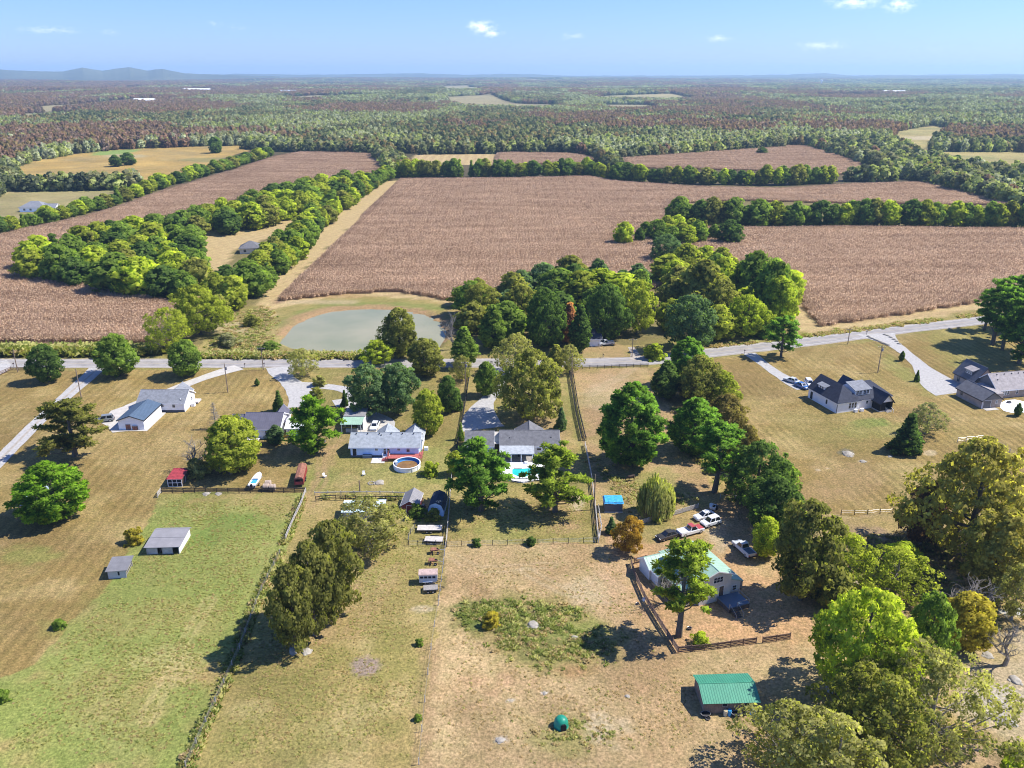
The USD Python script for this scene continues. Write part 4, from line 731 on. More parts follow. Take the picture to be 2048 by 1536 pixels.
 ('sparse', 1140, 748, 690, 48, 'drab', 'thin grey tree at the top of the double fence'),
 ('upright', 1112, 738, 690, 40, 'olive', 'olive tree at the road between the grey ones'),
 ('bare', 1035, 590, 545, 48, 'drab', 'pale leafless tree at the cornfield edge of the roadside wood'),
 ('bare', 905, 700, 620, 42, 'drab', 'leafless grey tree at the right end of the pond'),
 ('hedge', 1000, 610, 574, 60, 'drab', 'dull tree at the corn edge above the pond corner'),
 ('hedge', 1338, 566, 512, 92, 'yellowgreen', 'yellow-green tree left end of the right-hand wood'),
 ('oak', 1378, 700, 590, 114, 'bluegreen', 'large bluish dark tree right of the dirt turnout'),
 ('bush', 1308, 718, 678, 48, 'lime', 'lime-green shrub at the road bend'),
 ('oak', 1332, 524, 468, 74, 'bluegreen', 'grey-green tree standing in the cornfield above the right-hand wood'),
 ('hedge', 1402, 628, 520, 92, 'olive', 'olive tree in the left half of the right-hand wood'),
 ('hedge', 1440, 606, 515, 84, 'lime', 'bright tree at the back of the right-hand wood'),
 ('hedge', 1505, 612, 505, 94, 'green', 'tall green tree at the back of the right-hand wood'),
 ('hedge', 1540, 648, 520, 88, 'green', 'green tree at the right end of the right-hand wood'),
 ('maple', 1552, 656, 552, 72, 'lime', 'lime tree at the corn corner of the right-hand wood'),
 ('maple', 1490, 672, 590, 94, 'lime', 'round lime-green tree at the front of the right-hand wood'),
 ('oak', 1440, 650, 560, 74, 'olive', 'olive tree beside the grey shack roof'),
 ('bush', 1525, 672, 640, 70, 'green', 'green thicket at the road right of the round lime tree'),
 ('hedge', 1575, 622, 562, 46, 'yellowgreen', 'small yellow-green tree next to the corn corner'),
]: tree(*a[:7], **({'var': a[9]} if len(a) > 9 else {}))
# ------------------------------------------------------------------ woods and hedgerows beyond the road
def fill(poly, gap, seed, edge=0):
    """Points in a ground outline, at least gap apart."""
    rng = np.random.default_rng(seed); g = gpoly(poly); lo, hi = g.min(0), g.max(0); A = Polygon(g).area; pts = []
    c = rng.uniform(lo, hi, (int((hi - lo).prod() / gap ** 2 * 30), 2)); c = c[inside(g, c[:, 0], c[:, 1])]
    for q in c:
        if all((q[0] - p[0]) ** 2 + (q[1] - p[1]) ** 2 > gap * gap for p in pts): pts.append(q)
    return np.array(pts)
def along(line, gap, jit, seed, rows=1, width=0):
    rng = np.random.default_rng(seed); g = gpoly(line); d = np.r_[0, np.cumsum(np.hypot(*np.diff(g, axis=0).T))]; out = []
    for r in range(rows):
        s = np.arange(gap * .5 * (r % 2), d[-1], gap); s = s + rng.uniform(-.25, .25, len(s)) * gap
        p = np.stack([np.interp(s, d, g[:, 0]), np.interp(s, d, g[:, 1])], 1); t = np.stack([np.interp(s, d[:-1], np.diff(g[:, 0])), np.interp(s, d[:-1], np.diff(g[:, 1]))], 1) if len(g) > 2 else np.tile(g[1] - g[0], (len(s), 1))
        t /= np.linalg.norm(t, axis=1, keepdims=True); nrm = np.stack([-t[:, 1], t[:, 0]], 1)
        out.append(p + nrm * ((r - (rows - 1) / 2) * width + rng.uniform(-jit, jit, len(s)))[:, None])
    return np.vstack(out)
MIXES = {'lush': ['green', 'green', 'yellowgreen', 'lime', 'olive', 'deep'], 'dark': ['deep', 'deep', 'green', 'olive', 'bluegreen'], 'warm': ['olive', 'bronze', 'green', 'yellowgreen', 'green'], 'light': ['yellowgreen', 'lime', 'green', 'yellowgreen', 'olive']}
def wood(pts, h, mix, label, group, seed, name='hedgerow_tree', wf=(.8, 1.1), kinds=('hedge',) * 9 + ('hedgecedar',)):
    rng = np.random.default_rng(seed)
    for x, y in pts:
        H = rng.uniform(*h); k = kinds[int(rng.integers(len(kinds)))]; W = H * rng.uniform(*wf) * (.6 if k == 'hedgecedar' else 1)
        lf = MIXES[mix][int(rng.integers(len(MIXES[mix])))]
        tree(k, 0, 0, 0, 0, lf, {'lime': 'lime-green', 'yellowgreen': 'yellow-green', 'deep': 'dark green', 'green': 'green', 'olive': 'olive', 'bluegreen': 'blue-green', 'bronze': 'bronze-green'}[lf] + ' ' + label, name if k == 'hedge' else None, group, at=(float(x), float(y)), hw=(H, W))
wood(fill([(66, 558), (64, 544), (115, 524), (200, 500), (320, 480), (392, 486), (388, 520), (392, 560), (405, 600), (340, 606), (250, 592), (150, 572), (90, 562)], 10.2, 1), (12, 16.5), 'lush', 'broadleaf tree packed into the oval wood beside the left cornfield', 'trees of the oval wood', 2, 'woodland_tree', (1.05, 1.4))
wood(fill([(335, 476), (430, 448), (530, 416), (640, 382), (735, 372), (745, 378), (660, 402), (612, 430), (540, 454), (470, 466), (400, 480), (370, 482)], 10.6, 3), (11.5, 15.5), 'lush', 'broadleaf tree in the strip of wood running up to the far hedgerow crossing', 'trees of the long wood strip', 4, 'woodland_tree', (1.05, 1.35))
wood(along([(440, 610), (500, 580), (545, 545), (600, 482), (660, 428), (720, 385), (785, 352)], 11, 3.0, 5, 2, 8), (8, 12), 'lush', 'tree in the belt beside the pale stubble strip', 'trees beside the stubble strip', 6, 'woodland_tree', (1.0, 1.3))
wood(along([(-40, 478), (60, 458), (120, 440), (210, 416), (330, 374), (450, 340), (540, 312)], 9.5, 2.2, 7, 1, 6), (7.5, 12), 'lush', 'tree in the long hedgerow between the left cornfield and the golden pasture', 'trees of the left hedgerow', 8, wf=(1.1, 1.5))
wood(along([(1352, 449), (1500, 453), (1660, 452), (1760, 453), (1900, 454), (2060, 456), (2140, 457)], 6.5, 2.6, 9, 1, 7), (11, 17), 'lush', 'tall tree in the hedgerow across the right-hand cornfield', 'trees of the right cornfield hedgerow', 10, wf=(.8, 1.1))
wood(fill([(1224, 488), (1225, 478), (1290, 474), (1360, 470), (1450, 474), (1478, 484), (1470, 490), (1300, 494)], 8.5, 11), (8, 13), 'lush', 'tree in the clump standing in the cornfield', 'trees of the cornfield clump', 12, 'woodland_tree', (.8, 1.1))
wood(along([(812, 354), (900, 354), (1000, 354), (1074, 354)], 7.0, 2, 13, 1, 6), (11, 16), 'lush', 'tree in the middle hedgerow behind the broad cornfield, left section', 'trees of the middle hedgerow', 14, wf=(.85, 1.15))
wood(along([(1092, 353), (1180, 352), (1240, 362), (1330, 366), (1430, 369), (1560, 370), (1666, 366)], 7.2, 2, 15, 1, 6), (11, 16), 'lush', 'tree in the middle hedgerow behind the broad cornfield, right section', 'trees of the middle hedgerow right of the gap', 16, wf=(.85, 1.15))
wood(fill([(930, 640), (940, 600), (1000, 590), (1080, 585), (1110, 570), (1280, 575), (1290, 640), (1250, 668), (1180, 672), (1120, 690), (1010, 690), (950, 680)], 11.5, 31), (9, 13), 'dark', 'tree filling the roadside wood between the pond and the dirt turnout', 'inner trees of the roadside wood', 32, 'woodland_tree', (.95, 1.25))
wood(fill([(1325, 600), (1330, 540), (1420, 530), (1560, 560), (1585, 620), (1560, 655), (1500, 668), (1400, 690), (1330, 660)], 12.5, 33), (9, 13), 'light', 'tree filling the right-hand wood at the road bend', 'inner trees of the right-hand wood', 34, 'woodland_tree', (.95, 1.25))
wood(fill([(1335, 800), (1400, 770), (1450, 830), (1500, 900), (1575, 1010), (1640, 1120), (1640, 1200), (1580, 1150), (1530, 1040), (1460, 960), (1400, 880)], 13, 35), (6, 10), 'warm', 'low tree in the row between the dirt yard and the right lawn', 'low trees of the right tree row', 36, 'woodland_tree', (.9, 1.2))
wood(fill([(1650, 1130), (1800, 1090), (1900, 1180), (1900, 1260), (1850, 1300), (1760, 1240), (1660, 1220)], 15.0, 37), (5, 9), 'light', 'low tree in the grove left of the round yellow tree', 'low trees of the right grove', 38, 'woodland_tree', (.9, 1.3))
for bx, by, ty, w, lf, lb in [(1700, 1480, 1330, 150, 'olive', 'olive tree below the huge bright maple'), (1660, 1600, 1440, 190, 'drab', 'grey-olive tree at the bottom edge right of the barn'), (1760, 1440, 1300, 120, 'yellowgreen', 'yellow-green tree between the huge maple and the straggly corner tree')]: tree('sparse', bx, by, ty, w, lf, lb)
# far hedgerows and the belt of wood at right: too many and too small to pick apart
FARSET = []
def far_kind(seed, mat_, shape):
    def make(path):
        (v, f, nn, t), m = crown(seed, 12, 12, .0, shape, 20, 2.2, 13, 1.7, inner=.4, lump=.45, ends=0)
        UsdGeom.Xform.Define(stage, path); put(path + '/crown', v, f, mat_ + '_leaves', nn, tint=t)
    return make
for k, (a, b) in {'far_deep': ((.036, .045, .026), (.10, .112, .062)), 'far_green': ((.06, .07, .034), (.155, .17, .078)), 'far_olive': ((.07, .072, .035), (.17, .165, .08)), 'far_light': ((.10, .115, .04), (.26, .28, .10)), 'far_rust': ((.065, .042, .028), (.185, .115, .075)), 'far_mauve': ((.075, .055, .045), (.19, .135, .105)), 'far_grey': ((.10, .11, .07), (.26, .27, .165)), 'far_brown': ((.075, .06, .03), (.21, .155, .075))}.items(): leaf_mat(k + '_leaves', np.array(a) * 1.6, np.array(b) * 2.15, .4)
far_mats = ['far_deep', 'far_green', 'far_olive', 'far_light', 'far_rust', 'far_mauve', 'far_grey', 'far_brown']
frng = np.random.default_rng(5)
def far_scatter(name, pts, h, mixw, label, protos=None):
    n = len(pts); H = frng.uniform(*h, n); c = frng.choice(8, n, p=np.array(mixw) / sum(mixw)); s = np.stack([H / 11 * frng.uniform(.85, 1.15, n), H / 11 * frng.uniform(.85, 1.15, n), H / 12], 1)
    pos = np.c_[pts, gz(pts[:, 0], pts[:, 1]) - .1]
    global FARSET
    r = scatter(name, FARSET or [far_kind(300 + k * 10 + j, far_mats[k], ('round', 'spread')[j]) for k in range(8) for j in range(2)], pos, frng.uniform(0, 6.28, n), s, c * 2 + frng.integers(0, 2, n), label, 'trees')
    FARSET = FARSET or r
far_scatter('hedgerow_wood', np.vstack([fill([(1612, 293), (1700, 288), (1790, 290), (1850, 324), (1960, 342), (2060, 358), (2140, 365), (2140, 410), (2010, 402), (1900, 372), (1800, 352), (1740, 334), (1650, 304)], 9.5, 17), along([(1692, 362), (1790, 362)], 7, 2, 18, 2, 5), along([(1800, 352), (1900, 376), (2010, 406), (2080, 412)], 7, 3, 27, 2, 6)]), (8, 14), [2, 4, 3, 5, .2, .1, 1, .6], 'belt of bright green trees along the right edge of the far cornfields')
far_scatter('distant_hedgerow', np.vstack([along([(0, 381), (60, 381), (228, 379), (280, 372)], 7, 2, 19, 2, 5), along([(765, 312), (790, 335), (800, 352)], 8, 3, 20, 3, 6), along([(845, 308), (940, 307), (1020, 306)], 8, 2, 21, 2, 6), along([(1030, 306), (1150, 307), (1196, 312)], 8, 3, 22, 2, 6),
    along([(1205, 316), (1215, 330), (1235, 350)], 8, 3, 23, 2, 7), along([(500, 297), (560, 302), (640, 304), (760, 308)], 8, 3, 24, 3, 6), along([(0, 372), (20, 360), (-20, 395)], 7, 3, 25, 2, 6), along([(1240, 317), (1400, 306), (1560, 295)], 9, 2, 26, 2, 6)]), (9, 14), [3, 4, 3, 4, .2, .1, .5, .5], 'thin tree lines between the far fields')
for px, py, h, w, lf, lb in [(232, 333, 11, 14, 'deep', 'left one of two round trees alone in the golden pasture'), (258, 330, 12, 15, 'deep', 'right one of two round trees alone in the golden pasture'), (432, 306, 18, 18, 'deep', 'dark square clump of trees at the far side of the golden pasture'),
                            (1886, 331, 11, 12, 'deep', 'left small round tree in the far right pasture'), (1912, 331, 10, 12, 'deep', 'right small round tree in the far right pasture'), (1913, 303, 11, 15, 'deep', 'dark tree near the farm track in the far right pasture'), (1524, 309, 8, 12, 'deep', 'lone bush in the far dry cornfield')]:
    x, y = map(float, G(px, py)); tree('hedge', 0, 0, 0, 0, lf, lb, 'field_tree', at=(x, y), hw=(h, w))
# ------------------------------------------------------------------ the forest to the horizon
EDGE = np.array([(-400, 352), (10, 346), (60, 325), (150, 309), (240, 299), (430, 292), (505, 291), (530, 296), (765, 309), (830, 307), (1000, 306), (1060, 302), (1150, 305), (1195, 311), (1240, 314), (1330, 310), (1400, 302), (1560, 291), (1650, 290), (1740, 284), (1850, 300), (1875, 304), (2400, 306)], float)
CLEAR = [[(1775, 288), (1795, 264), (1865, 249), (1905, 260), (1868, 282), (1862, 300), (1800, 300)]] + FARCLEAR
pts = []; d0 = 700.0
while d0 < 10500:
    s = max(8.2, d0 / 235); n = int(1.42 * (d0 + 60)); xs = np.arange(-.71 * (d0 + 60), .71 * (d0 + 60), s)
    pts.append(np.stack([xs + frng.uniform(-.45, .45, len(xs)) * s, d0 + frng.uniform(-.45, .45, len(xs)) * s, np.full(len(xs), s)], 1)); d0 += s
pts = np.vstack(pts); px, py = PX(pts[:, 0], pts[:, 1]); keep = py < np.interp(px, EDGE[:, 0], EDGE[:, 1])
for c in CLEAR: keep &= ~inside(c, px, py)
fars = smooth(.60, .65, n2(pts[:, 0] * .6, pts[:, 1] * .16, 1 / 170., 23, 3)) * smooth(1500, 2200, np.hypot(pts[:, 0], pts[:, 1])); keep &= fars < .4
pts = pts[keep]; px, py = px[keep], py[keep]; n = len(pts)
rust = n2(pts[:, 0], pts[:, 1] * .55, 1 / 260., 51, 4) + .10 * smooth(500, 0, px) - .10 * smooth(1350, 1900, px) - .14 * smooth(-6, 8.0, py - np.interp(px, EDGE[:, 0], EDGE[:, 1]) + 10); light = n2(pts[:, 0], pts[:, 1] * .7, 1 / 150., 52, 3)
coh = lambda k, sc: np.clip((n2(pts[:, 0], pts[:, 1], 1 / sc, k, 2) - .28) / .44, 0, .999) * .5 + frng.uniform(0, .5, n)
u = coh(53, 42.); isr = u < smooth(.42, .56, rust) * .88; isl = (~isr) & (coh(54, 38.) < smooth(.38, .58, light) * .85)
c = np.where(isr, np.array([4, 4, 5, 4, 7, 5])[(coh(55, 30.) * 6).astype(int)], np.where(isl, np.array([6, 3, 6, 2, 6])[(coh(56, 30.) * 5).astype(int)], np.array([0, 1, 0, 2, 7, 2])[(coh(57, 30.) * 6).astype(int)]))
sz = np.minimum(pts[:, 2], 24.0) * frng.uniform(.95, 1.65, n) / 12; hh = frng.uniform(9, 15, n) * (1 + .0 * sz)
scatter('forest', FARSET, np.c_[pts[:, :2], gz(pts[:, 0], pts[:, 1]) - .5], frng.uniform(0, 6.28, n), np.stack([sz, sz, hh / 12], 1), c * 2 + frng.integers(0, 2, n), 'autumn forest of green and rust-brown trees reaching to the horizon', 'forest')
FOREST_N = n
# ------------------------------------------------------------------ standing corn: patches of dry plants in rows
def corn_mat(name, lo, hi):
    LOOK[name] = usdkit.material(stage, f'/World/Looks/{name}', {'a': ('attribute', {'attribute': 'tint'}), 'g': ('geometry', {}), 'mp': ('mapping', {'scale': (.3, 1.5, 1)}), 'n': ('noise_texture', {'scale': .06, 'detail': 6.0, 'roughness': .62}), 's': ('math', {'math_type': 'multiply_add', 'value2': 1.25, 'value3': -.62}), 'q': ('math', {'math_type': 'add'}),
        'r': ('rgb_ramp', {'ramp': [(.0, lo), (.5, tuple((np.array(lo) + hi) / 2)), (1.0, hi)]}), 'd': ('diffuse_bsdf', {}), 't': ('translucent_bsdf', {}), 'm': ('mix_closure', {'fac': .32})},
        [('g.position', 'mp.vector'), ('mp.vector', 'n.vector'), ('n.fac', 's.value1'), ('s.value', 'q.value1'), ('a.fac', 'q.value2'), ('q.value', 'r.fac'), ('r.color', 'd.color'), ('r.color', 't.color'), ('d.BSDF', 'm.closure1'), ('t.BSDF', 'm.closure2')], surface='m.closure')
corn_mat('dry_corn', (.36, .235, .145), (.84, .62, .42))
def corn_patch(seed, L=5.0, row=.76, plants=.36, blades=4, hgt=2.3):
    def make(path):
        rng = np.random.default_rng(seed); rows = np.arange(-L / 2 + row / 2, L / 2, row); V, F, N, T = [], [], [], []; n = 0
        x, y = np.meshgrid(np.arange(-L / 2, L / 2, plants), rows); x = x.ravel() + rng.normal(0, .07, x.size); y = y.ravel() + rng.normal(0, .05, y.size); k = len(x); H = hgt * rng.uniform(.82, 1.1, k); t0 = rng.uniform(.25, .75, k)
        P, A, S, TT = [], [], [], []
        for b in range(blades):
            a = rng.uniform(0, 2 * PI, k); z = H * (.42 + .5 * (b + rng.uniform(0, .8, k)) / blades); o = np.stack([np.cos(a), np.sin(a), rng.uniform(-.9, .5, k)], 1)
            P.append(np.stack([x, y, z], 1) + o * .30); A.append(o); TT.append(t0 + rng.normal(0, .14, k))
        P, A, TT = np.vstack(P), np.vstack(A), np.concatenate(TT)
        v, f, nn = cards(P, np.tile([0, 0, 1.0], (len(P), 1)), .30, rng, along=A, aspect=2.1, wild=.7, shade=np.tile([0, 0, 1.0], (len(P), 1)) + A * .3); V.append(v); F.append(f); N.append(nn); T.append(np.repeat(np.clip(TT, 0, 1), 4)); n += len(v)
        st = np.stack([x, y, H * .5], 1); v, f, nn = cards(st, np.stack([rng.normal(0, .4, k), -np.ones(k), .3 * np.ones(k)], 1), 1.6, rng, along=np.tile([0, 0, 1.0], (k, 1)), aspect=1.3, wild=.3)
        v = st.repeat(4, 0) + (v - st.repeat(4, 0)) * np.array([.09, .09, 1.0]); V.append(v); F.append(f + n); N.append(nn); T.append(np.repeat(np.clip(t0 - .2, 0, 1), 4))
        UsdGeom.Xform.Define(stage, path); put(path + '/plants', np.vstack(V), np.vstack(F), 'dry_corn', np.vstack(N), tint=np.concatenate(T))
    return make
CORNSET = []; crng = np.random.default_rng(9)
for label, poly in FIELDS:
    g = gpoly(poly); lo, hi = g.min(0), g.max(0); L = 5.0; X, Y = np.meshgrid(np.arange(lo[0], hi[0], L), np.arange(lo[1], hi[1], L)); X, Y = X.ravel(), Y.ravel()
    k = inside(g, X, Y) & (seg_dist(g, X, Y) > 2.2) & (np.abs(X) < .68 * (Y + 60) + 20); X, Y = X[k], Y[k]
    # broken fringe: half-size patches along the margin
    e = .5; X2, Y2 = np.meshgrid(np.arange(lo[0], hi[0], 2.5), np.arange(lo[1], hi[1], 2.5)); X2, Y2 = X2.ravel(), Y2.ravel(); sd = seg_dist(g, X2, Y2); k = inside(g, X2, Y2) & (sd > 1.0) & (sd < 4.5) & (np.abs(X2) < .68 * (Y2 + 60) + 20); X2, Y2 = X2[k], Y2[k]
    x, y = np.r_[X, X2], np.r_[Y, Y2]; sc = np.r_[np.ones(len(X)), np.full(len(X2), .5)]; n = len(x); hh = (.84 + .32 * n2(x, y, 1 / 30., 61, 3))
    nl = n2(x * .25, y, 1 / 7., 62, 3); idx = crng.integers(0, 4, n); thin = nl > .70; idx = np.where(thin & (sc > .9), 4, idx)
    r = scatter('cornfield', CORNSET or [corn_patch(400 + q) for q in range(4)] + [corn_patch(410, plants=.6, blades=3, hgt=1.9)], np.c_[x, y, gz(x, y)], crng.integers(0, 2, n) * PI, np.stack([sc, sc, hh], 1), idx, label, 'cornfield'); CORNSET = CORNSET or r
# ------------------------------------------------------------------ buildings
siding('white_siding', (.82, .82, .82), .2, dirt=.08); siding('blue_siding', (.52, .66, .86), .2); siding('cream_siding', (.68, .66, .60), .2); siding('grey_siding', (.42, .42, .41), .22); siding('white_brick', (.83, .83, .83), .12, depth=.006, dirt=.06)
siding('tan_brick', (.36, .29, .24), .1, depth=.01, dirt=.25); siding('dark_shake', (.15, .145, .145), .25); siding('barn_boards', (.18, .13, .095), .22, 'x', .03, .9, .25, .35); siding('grey_boards', (.36, .345, .32), .25, 'x', .02, .9, .2, .3); siding('maroon_boards', (.16, .035, .035), .25, 'x', .02, .7, .2, .3); siding('light_blue_boards', (.42, .56, .70), .25, 'x', .02)
def shingles(name, col, var=.22): mat(name, col, .92, var, 1.3, .5, 14, spec=.15)
shingles('grey_shingles', (.215, .225, .245)); shingles('light_shingles', (.30, .325, .35)); shingles('slate_shingles', (.155, .155, .165)); shingles('charcoal_shingles', (.055, .06, .08)); shingles('tan_shingles', (.33, .30, .29)); shingles('navy_shingles', (.035, .05, .075)); shingles('pale_shingles', (.36, .385, .41))
mat('navy_metal', (.085, .125, .175), .45, .1, .8, spec=.5); mat('plum_metal', (.12, .115, .145), .45, .12, .8, spec=.5); mat('green_metal', (.30, .45, .345), .5, .10, .7, spec=.4); mat('barn_green_metal', (.06, .27, .165), .5, .10, .8, spec=.45); mat('grey_metal', (.19, .185, .19), .5, .14, .8, spec=.4); mat('pale_blue_metal', (.52, .64, .66), .5, .12, .8); mat('white_metal', (.80, .80, .80), .5, .05, 1); mat('dull_metal', (.25, .24, .245), .55, .12, .8)
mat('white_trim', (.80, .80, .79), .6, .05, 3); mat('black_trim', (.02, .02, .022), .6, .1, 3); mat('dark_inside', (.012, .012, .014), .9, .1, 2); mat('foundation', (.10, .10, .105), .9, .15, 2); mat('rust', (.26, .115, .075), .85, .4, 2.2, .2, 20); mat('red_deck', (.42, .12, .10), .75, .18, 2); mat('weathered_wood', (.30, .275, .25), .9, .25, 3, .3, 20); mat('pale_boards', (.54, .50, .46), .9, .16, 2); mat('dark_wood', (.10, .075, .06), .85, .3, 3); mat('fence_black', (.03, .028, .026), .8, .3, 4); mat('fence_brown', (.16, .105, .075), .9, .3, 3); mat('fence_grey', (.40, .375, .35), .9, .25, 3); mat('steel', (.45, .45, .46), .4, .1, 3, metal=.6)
LOOK['pane'] = usdkit.material(stage, '/World/Looks/pane', {'p': ('principled_bsdf', {'base_color': (.03, .04, .05), 'roughness': .08, 'specular_ior_level': .8})}, [], surface='p.BSDF')
LOOK['car_glass'] = usdkit.material(stage, '/World/Looks/car_glass', {'p': ('principled_bsdf', {'base_color': (.012, .016, .02), 'roughness': .05, 'specular_ior_level': .9})}, [], surface='p.BSDF')
def yaw(a): return np.array([[math.cos(a), -math.sin(a)], [math.sin(a), math.cos(a)]])
def at_px(px, py, z=0.0):
    x, y = map(float, G(px, py, z)); return x, y
class House:
    """A building: an Xform at its base with its parts as children. Local x along the front, y away from the viewer."""
    def __init__(s, name, label, cat, loc, rz=0.0, group=None):
        s.root = thing(name, label, cat, (loc[0], loc[1], gzf(*loc) + .02), rz, group)
    def p(s, name, mb, m, parent=None, label=None): return mb.build(name, m, parent or s.root, label=label)
    def gable(s, x0, x1, y0, y1, ze, zr, wall, roof, axis='x', over=.35, z0=-.4, th=.16, fascia='white_trim', gable_wall=None, ends=(True, True), ribs=0):
        c, h = ((y0 + y1) / 2, (y1 - y0) / 2) if axis == 'x' else ((x0 + x1) / 2, (x1 - x0) / 2); a0, a1 = (x0, x1) if axis == 'x' else (y0, y1)
        k = (zr - ze) / h
        if wall: s.p('wall', MB().prism([(c - h, z0), (c + h, z0), (c + h, ze), (c, zr - .02), (c - h, ze)] if axis == 'x' else [(c - h, z0), (c + h, z0), (c + h, ze), (c, zr - .02), (c - h, ze)], axis, a0, a1), wall)
        for sg in (-1, 1):
            b0, b1 = a0 - over * ends[0], a1 + over * ends[1]; e, ez = c + sg * (h + over), ze - k * over
            pts = [(b0, e, ez + th), (b1, e, ez + th), (b1, c, zr + th), (b0, c, zr + th)]
            if axis == 'y': pts = [(q[1], q[0], q[2]) for q in pts]
            if (axis == 'x') == (sg > 0): pts = pts[::-1]
            rf = MB().slab(pts, th)
            if ribs:
                nn = np.cross(np.subtract(pts[1], pts[0]), np.subtract(pts[2], pts[0])); nn = nn / np.linalg.norm(nn)
                for t in np.arange(b0 + ribs / 2, b1, ribs):
                    q0, q1 = ((t, e, ez + th), (t, c, zr + th)) if axis == 'x' else ((e, t, ez + th), (c, t, zr + th))
                    w = np.array([.03, 0, 0]) if axis == 'x' else np.array([0, .03, 0]); q0, q1 = np.array(q0), np.array(q1); up = nn * .035
                    rf.add([q0 - w, q0 + w, q1 + w, q1 - w, q0 - w * .4 + up, q0 + w * .4 + up, q1 + w * .4 + up, q1 - w * .4 + up], [[4, 5, 6, 7], [0, 4, 7, 3], [1, 2, 6, 5], [0, 1, 5, 4], [2, 3, 7, 6]])
            s.p('roof_slope', rf, roof)
            if fascia:
                f = MB(); d = .018
                f.slab([(b0, e + sg * d, ez + th - .01), (b1, e + sg * d, ez + th - .01), (b1, e + sg * d, ez - .1), (b0, e + sg * d, ez - .1)] if axis == 'x' else [(e + sg * d, b0, ez + th - .01), (e + sg * d, b0, ez - .1), (e + sg * d, b1, ez - .1), (e + sg * d, b1, ez + th - .01)], .03)
                for w, (bb_, on) in enumerate(((b0, ends[0]), (b1, ends[1]))):
                    if not on: continue
                    o = (-d if w == 0 else d)
                    q = [(bb_ + o, e, ez + th - .01), (bb_ + o, c, zr + th - .01), (bb_ + o, c, zr - .06), (bb_ + o, e, ez - .06)]
                    f.slab(q if axis == 'x' else [(t[1], t[0], t[2]) for t in q], .03)
                s.p('fascia', f, fascia)
        m = MB(); r = .07; q = [(a0 - over * ends[0], c, zr + th + .01), (a1 + over * ends[1], c, zr + th + .01)]
        m.tube(q if axis == 'x' else [(t[1], t[0], t[2]) for t in q], r, 6); s.p('ridge_cap', m, roof)
        if gable_wall:
            for w, t in ((0, a0), (1, a1)):
                if ends[w]: s.p('gable_end', MB().prism([(c - h + .02, ze + .02), (c + h - .02, ze + .02), (c, zr - .03)], axis, *( (t - .03, t + .0) if w == 0 else (t, t + .03))), gable_wall)
    def hip(s, x0, x1, y0, y1, ze, zr, wall, roof, over=.4, z0=-.4, run=None, hip0=True, hip1=True, axis='x'):
        if wall: s.p('wall', MB().bb(x0, x1, y0, y1, z0, ze), wall)
        X0, X1, Y0, Y1 = x0 - over, x1 + over, y0 - over, y1 + over
        if axis == 'x':
            c = (Y0 + Y1) / 2; r = run if run is not None else (Y1 - Y0) / 2; A, B = (X0 + r * hip0, c, zr), (X1 - r * hip1, c, zr)
            F = [[(X0, Y0, ze), (X1, Y0, ze), B, A], [(X1, Y1, ze), (X0, Y1, ze), A, B], [(X0, Y1, ze), (X0, Y0, ze), A], [(X1, Y0, ze), (X1, Y1, ze), B]]
        else:
            c = (X0 + X1) / 2; r = run if run is not None else (X1 - X0) / 2; A, B = (c, Y0 + r * hip0, zr), (c, Y1 - r * hip1, zr)
            F = [[(X0, Y1, ze), (X0, Y0, ze), A, B], [(X1, Y0, ze), (X1, Y1, ze), B, A], [(X0, Y0, ze), (X1, Y0, ze), A], [(X1, Y1, ze), (X0, Y1, ze), B]]
        for i, q in enumerate(F):
            flat_end = (i == 2 and not hip0) or (i == 3 and not hip1)
            q = [np.array(t) for t in q]
            if flat_end:
                if wall: s.p('gable_end', MB().slab([t + np.array([0, 0, 0.0]) for t in q], .08), wall)
            else: s.p('roof_slope', MB().slab([t + np.array([0, 0, .12]) for t in q], .12), roof)
        s.p('eaves', MB().bb(X0 + .06, X1 - .06, Y0 + .06, Y1 - .06, ze - .16, ze - .01), 'white_trim')
    def shed(s, x0, x1, y0, y1, zf, zb, roof, over=.25, th=.12, wall=None, z0=-.4, sides=None, ribs=0, name='roof'):
        """Mono-pitch roof from height zf at the front (y0) to zb at the back (y1)."""
        k = (zb - zf) / (y1 - y0); Y0, Y1 = y0 - over, y1 + over
        m = MB().slab([(x0 - over, Y0, zf - k * over + th), (x1 + over, Y0, zf - k * over + th), (x1 + over, Y1, zb + k * over + th), (x0 - over, Y1, zb + k * over + th)], th)
        if ribs:
            for t in np.arange(x0 - over + ribs / 2, x1 + over, ribs): m.add([(t - .03, Y0, zf - k * over + th), (t + .03, Y0, zf - k * over + th), (t + .03, Y1, zb + k * over + th), (t - .03, Y1, zb + k * over + th), (t, Y0, zf - k * over + th + .04), (t, Y1, zb + k * over + th + .04)], [[0, 4, 5], [0, 5, 3], [1, 2, 5], [1, 5, 4], [0, 1, 4], [2, 3, 5]])
        s.p(name, m, roof)
        if wall: s.p('wall', MB().prism([(y0, z0), (y1, z0), (y1, zb), (y0, zf)], 'x', x0, x1), wall)
    def win(s, c, w, h, n=(0, -1), frame='white_trim', pane='pane', mull=0, name='window', cross=True):
        """A window on a wall: frame with its pane. n: outward direction in plan."""
        n = np.array([n[0], n[1], 0.0]); u = np.array([-n[1], n[0], 0.0]); c = np.array(c, float); a = math.atan2(u[1], u[0]); f = MB(); t = .07
        def bar(du, dz, lu, lz, d=.06): f.box(c + u * du + np.array([0, 0, dz]) + n * d / 2, (lu, d, lz), a)
        bar(-w / 2, 0, t, h + t); bar(w / 2, 0, t, h + t); bar(0, h / 2, w - t, t); bar(0, -h / 2, w - t, t)
        if cross: bar(0, 0, w - t, .04, .045)
        for k in range(mull): bar(-w / 2 + w * (k + 1) / (mull + 1), 0, .05, h - t, .05)
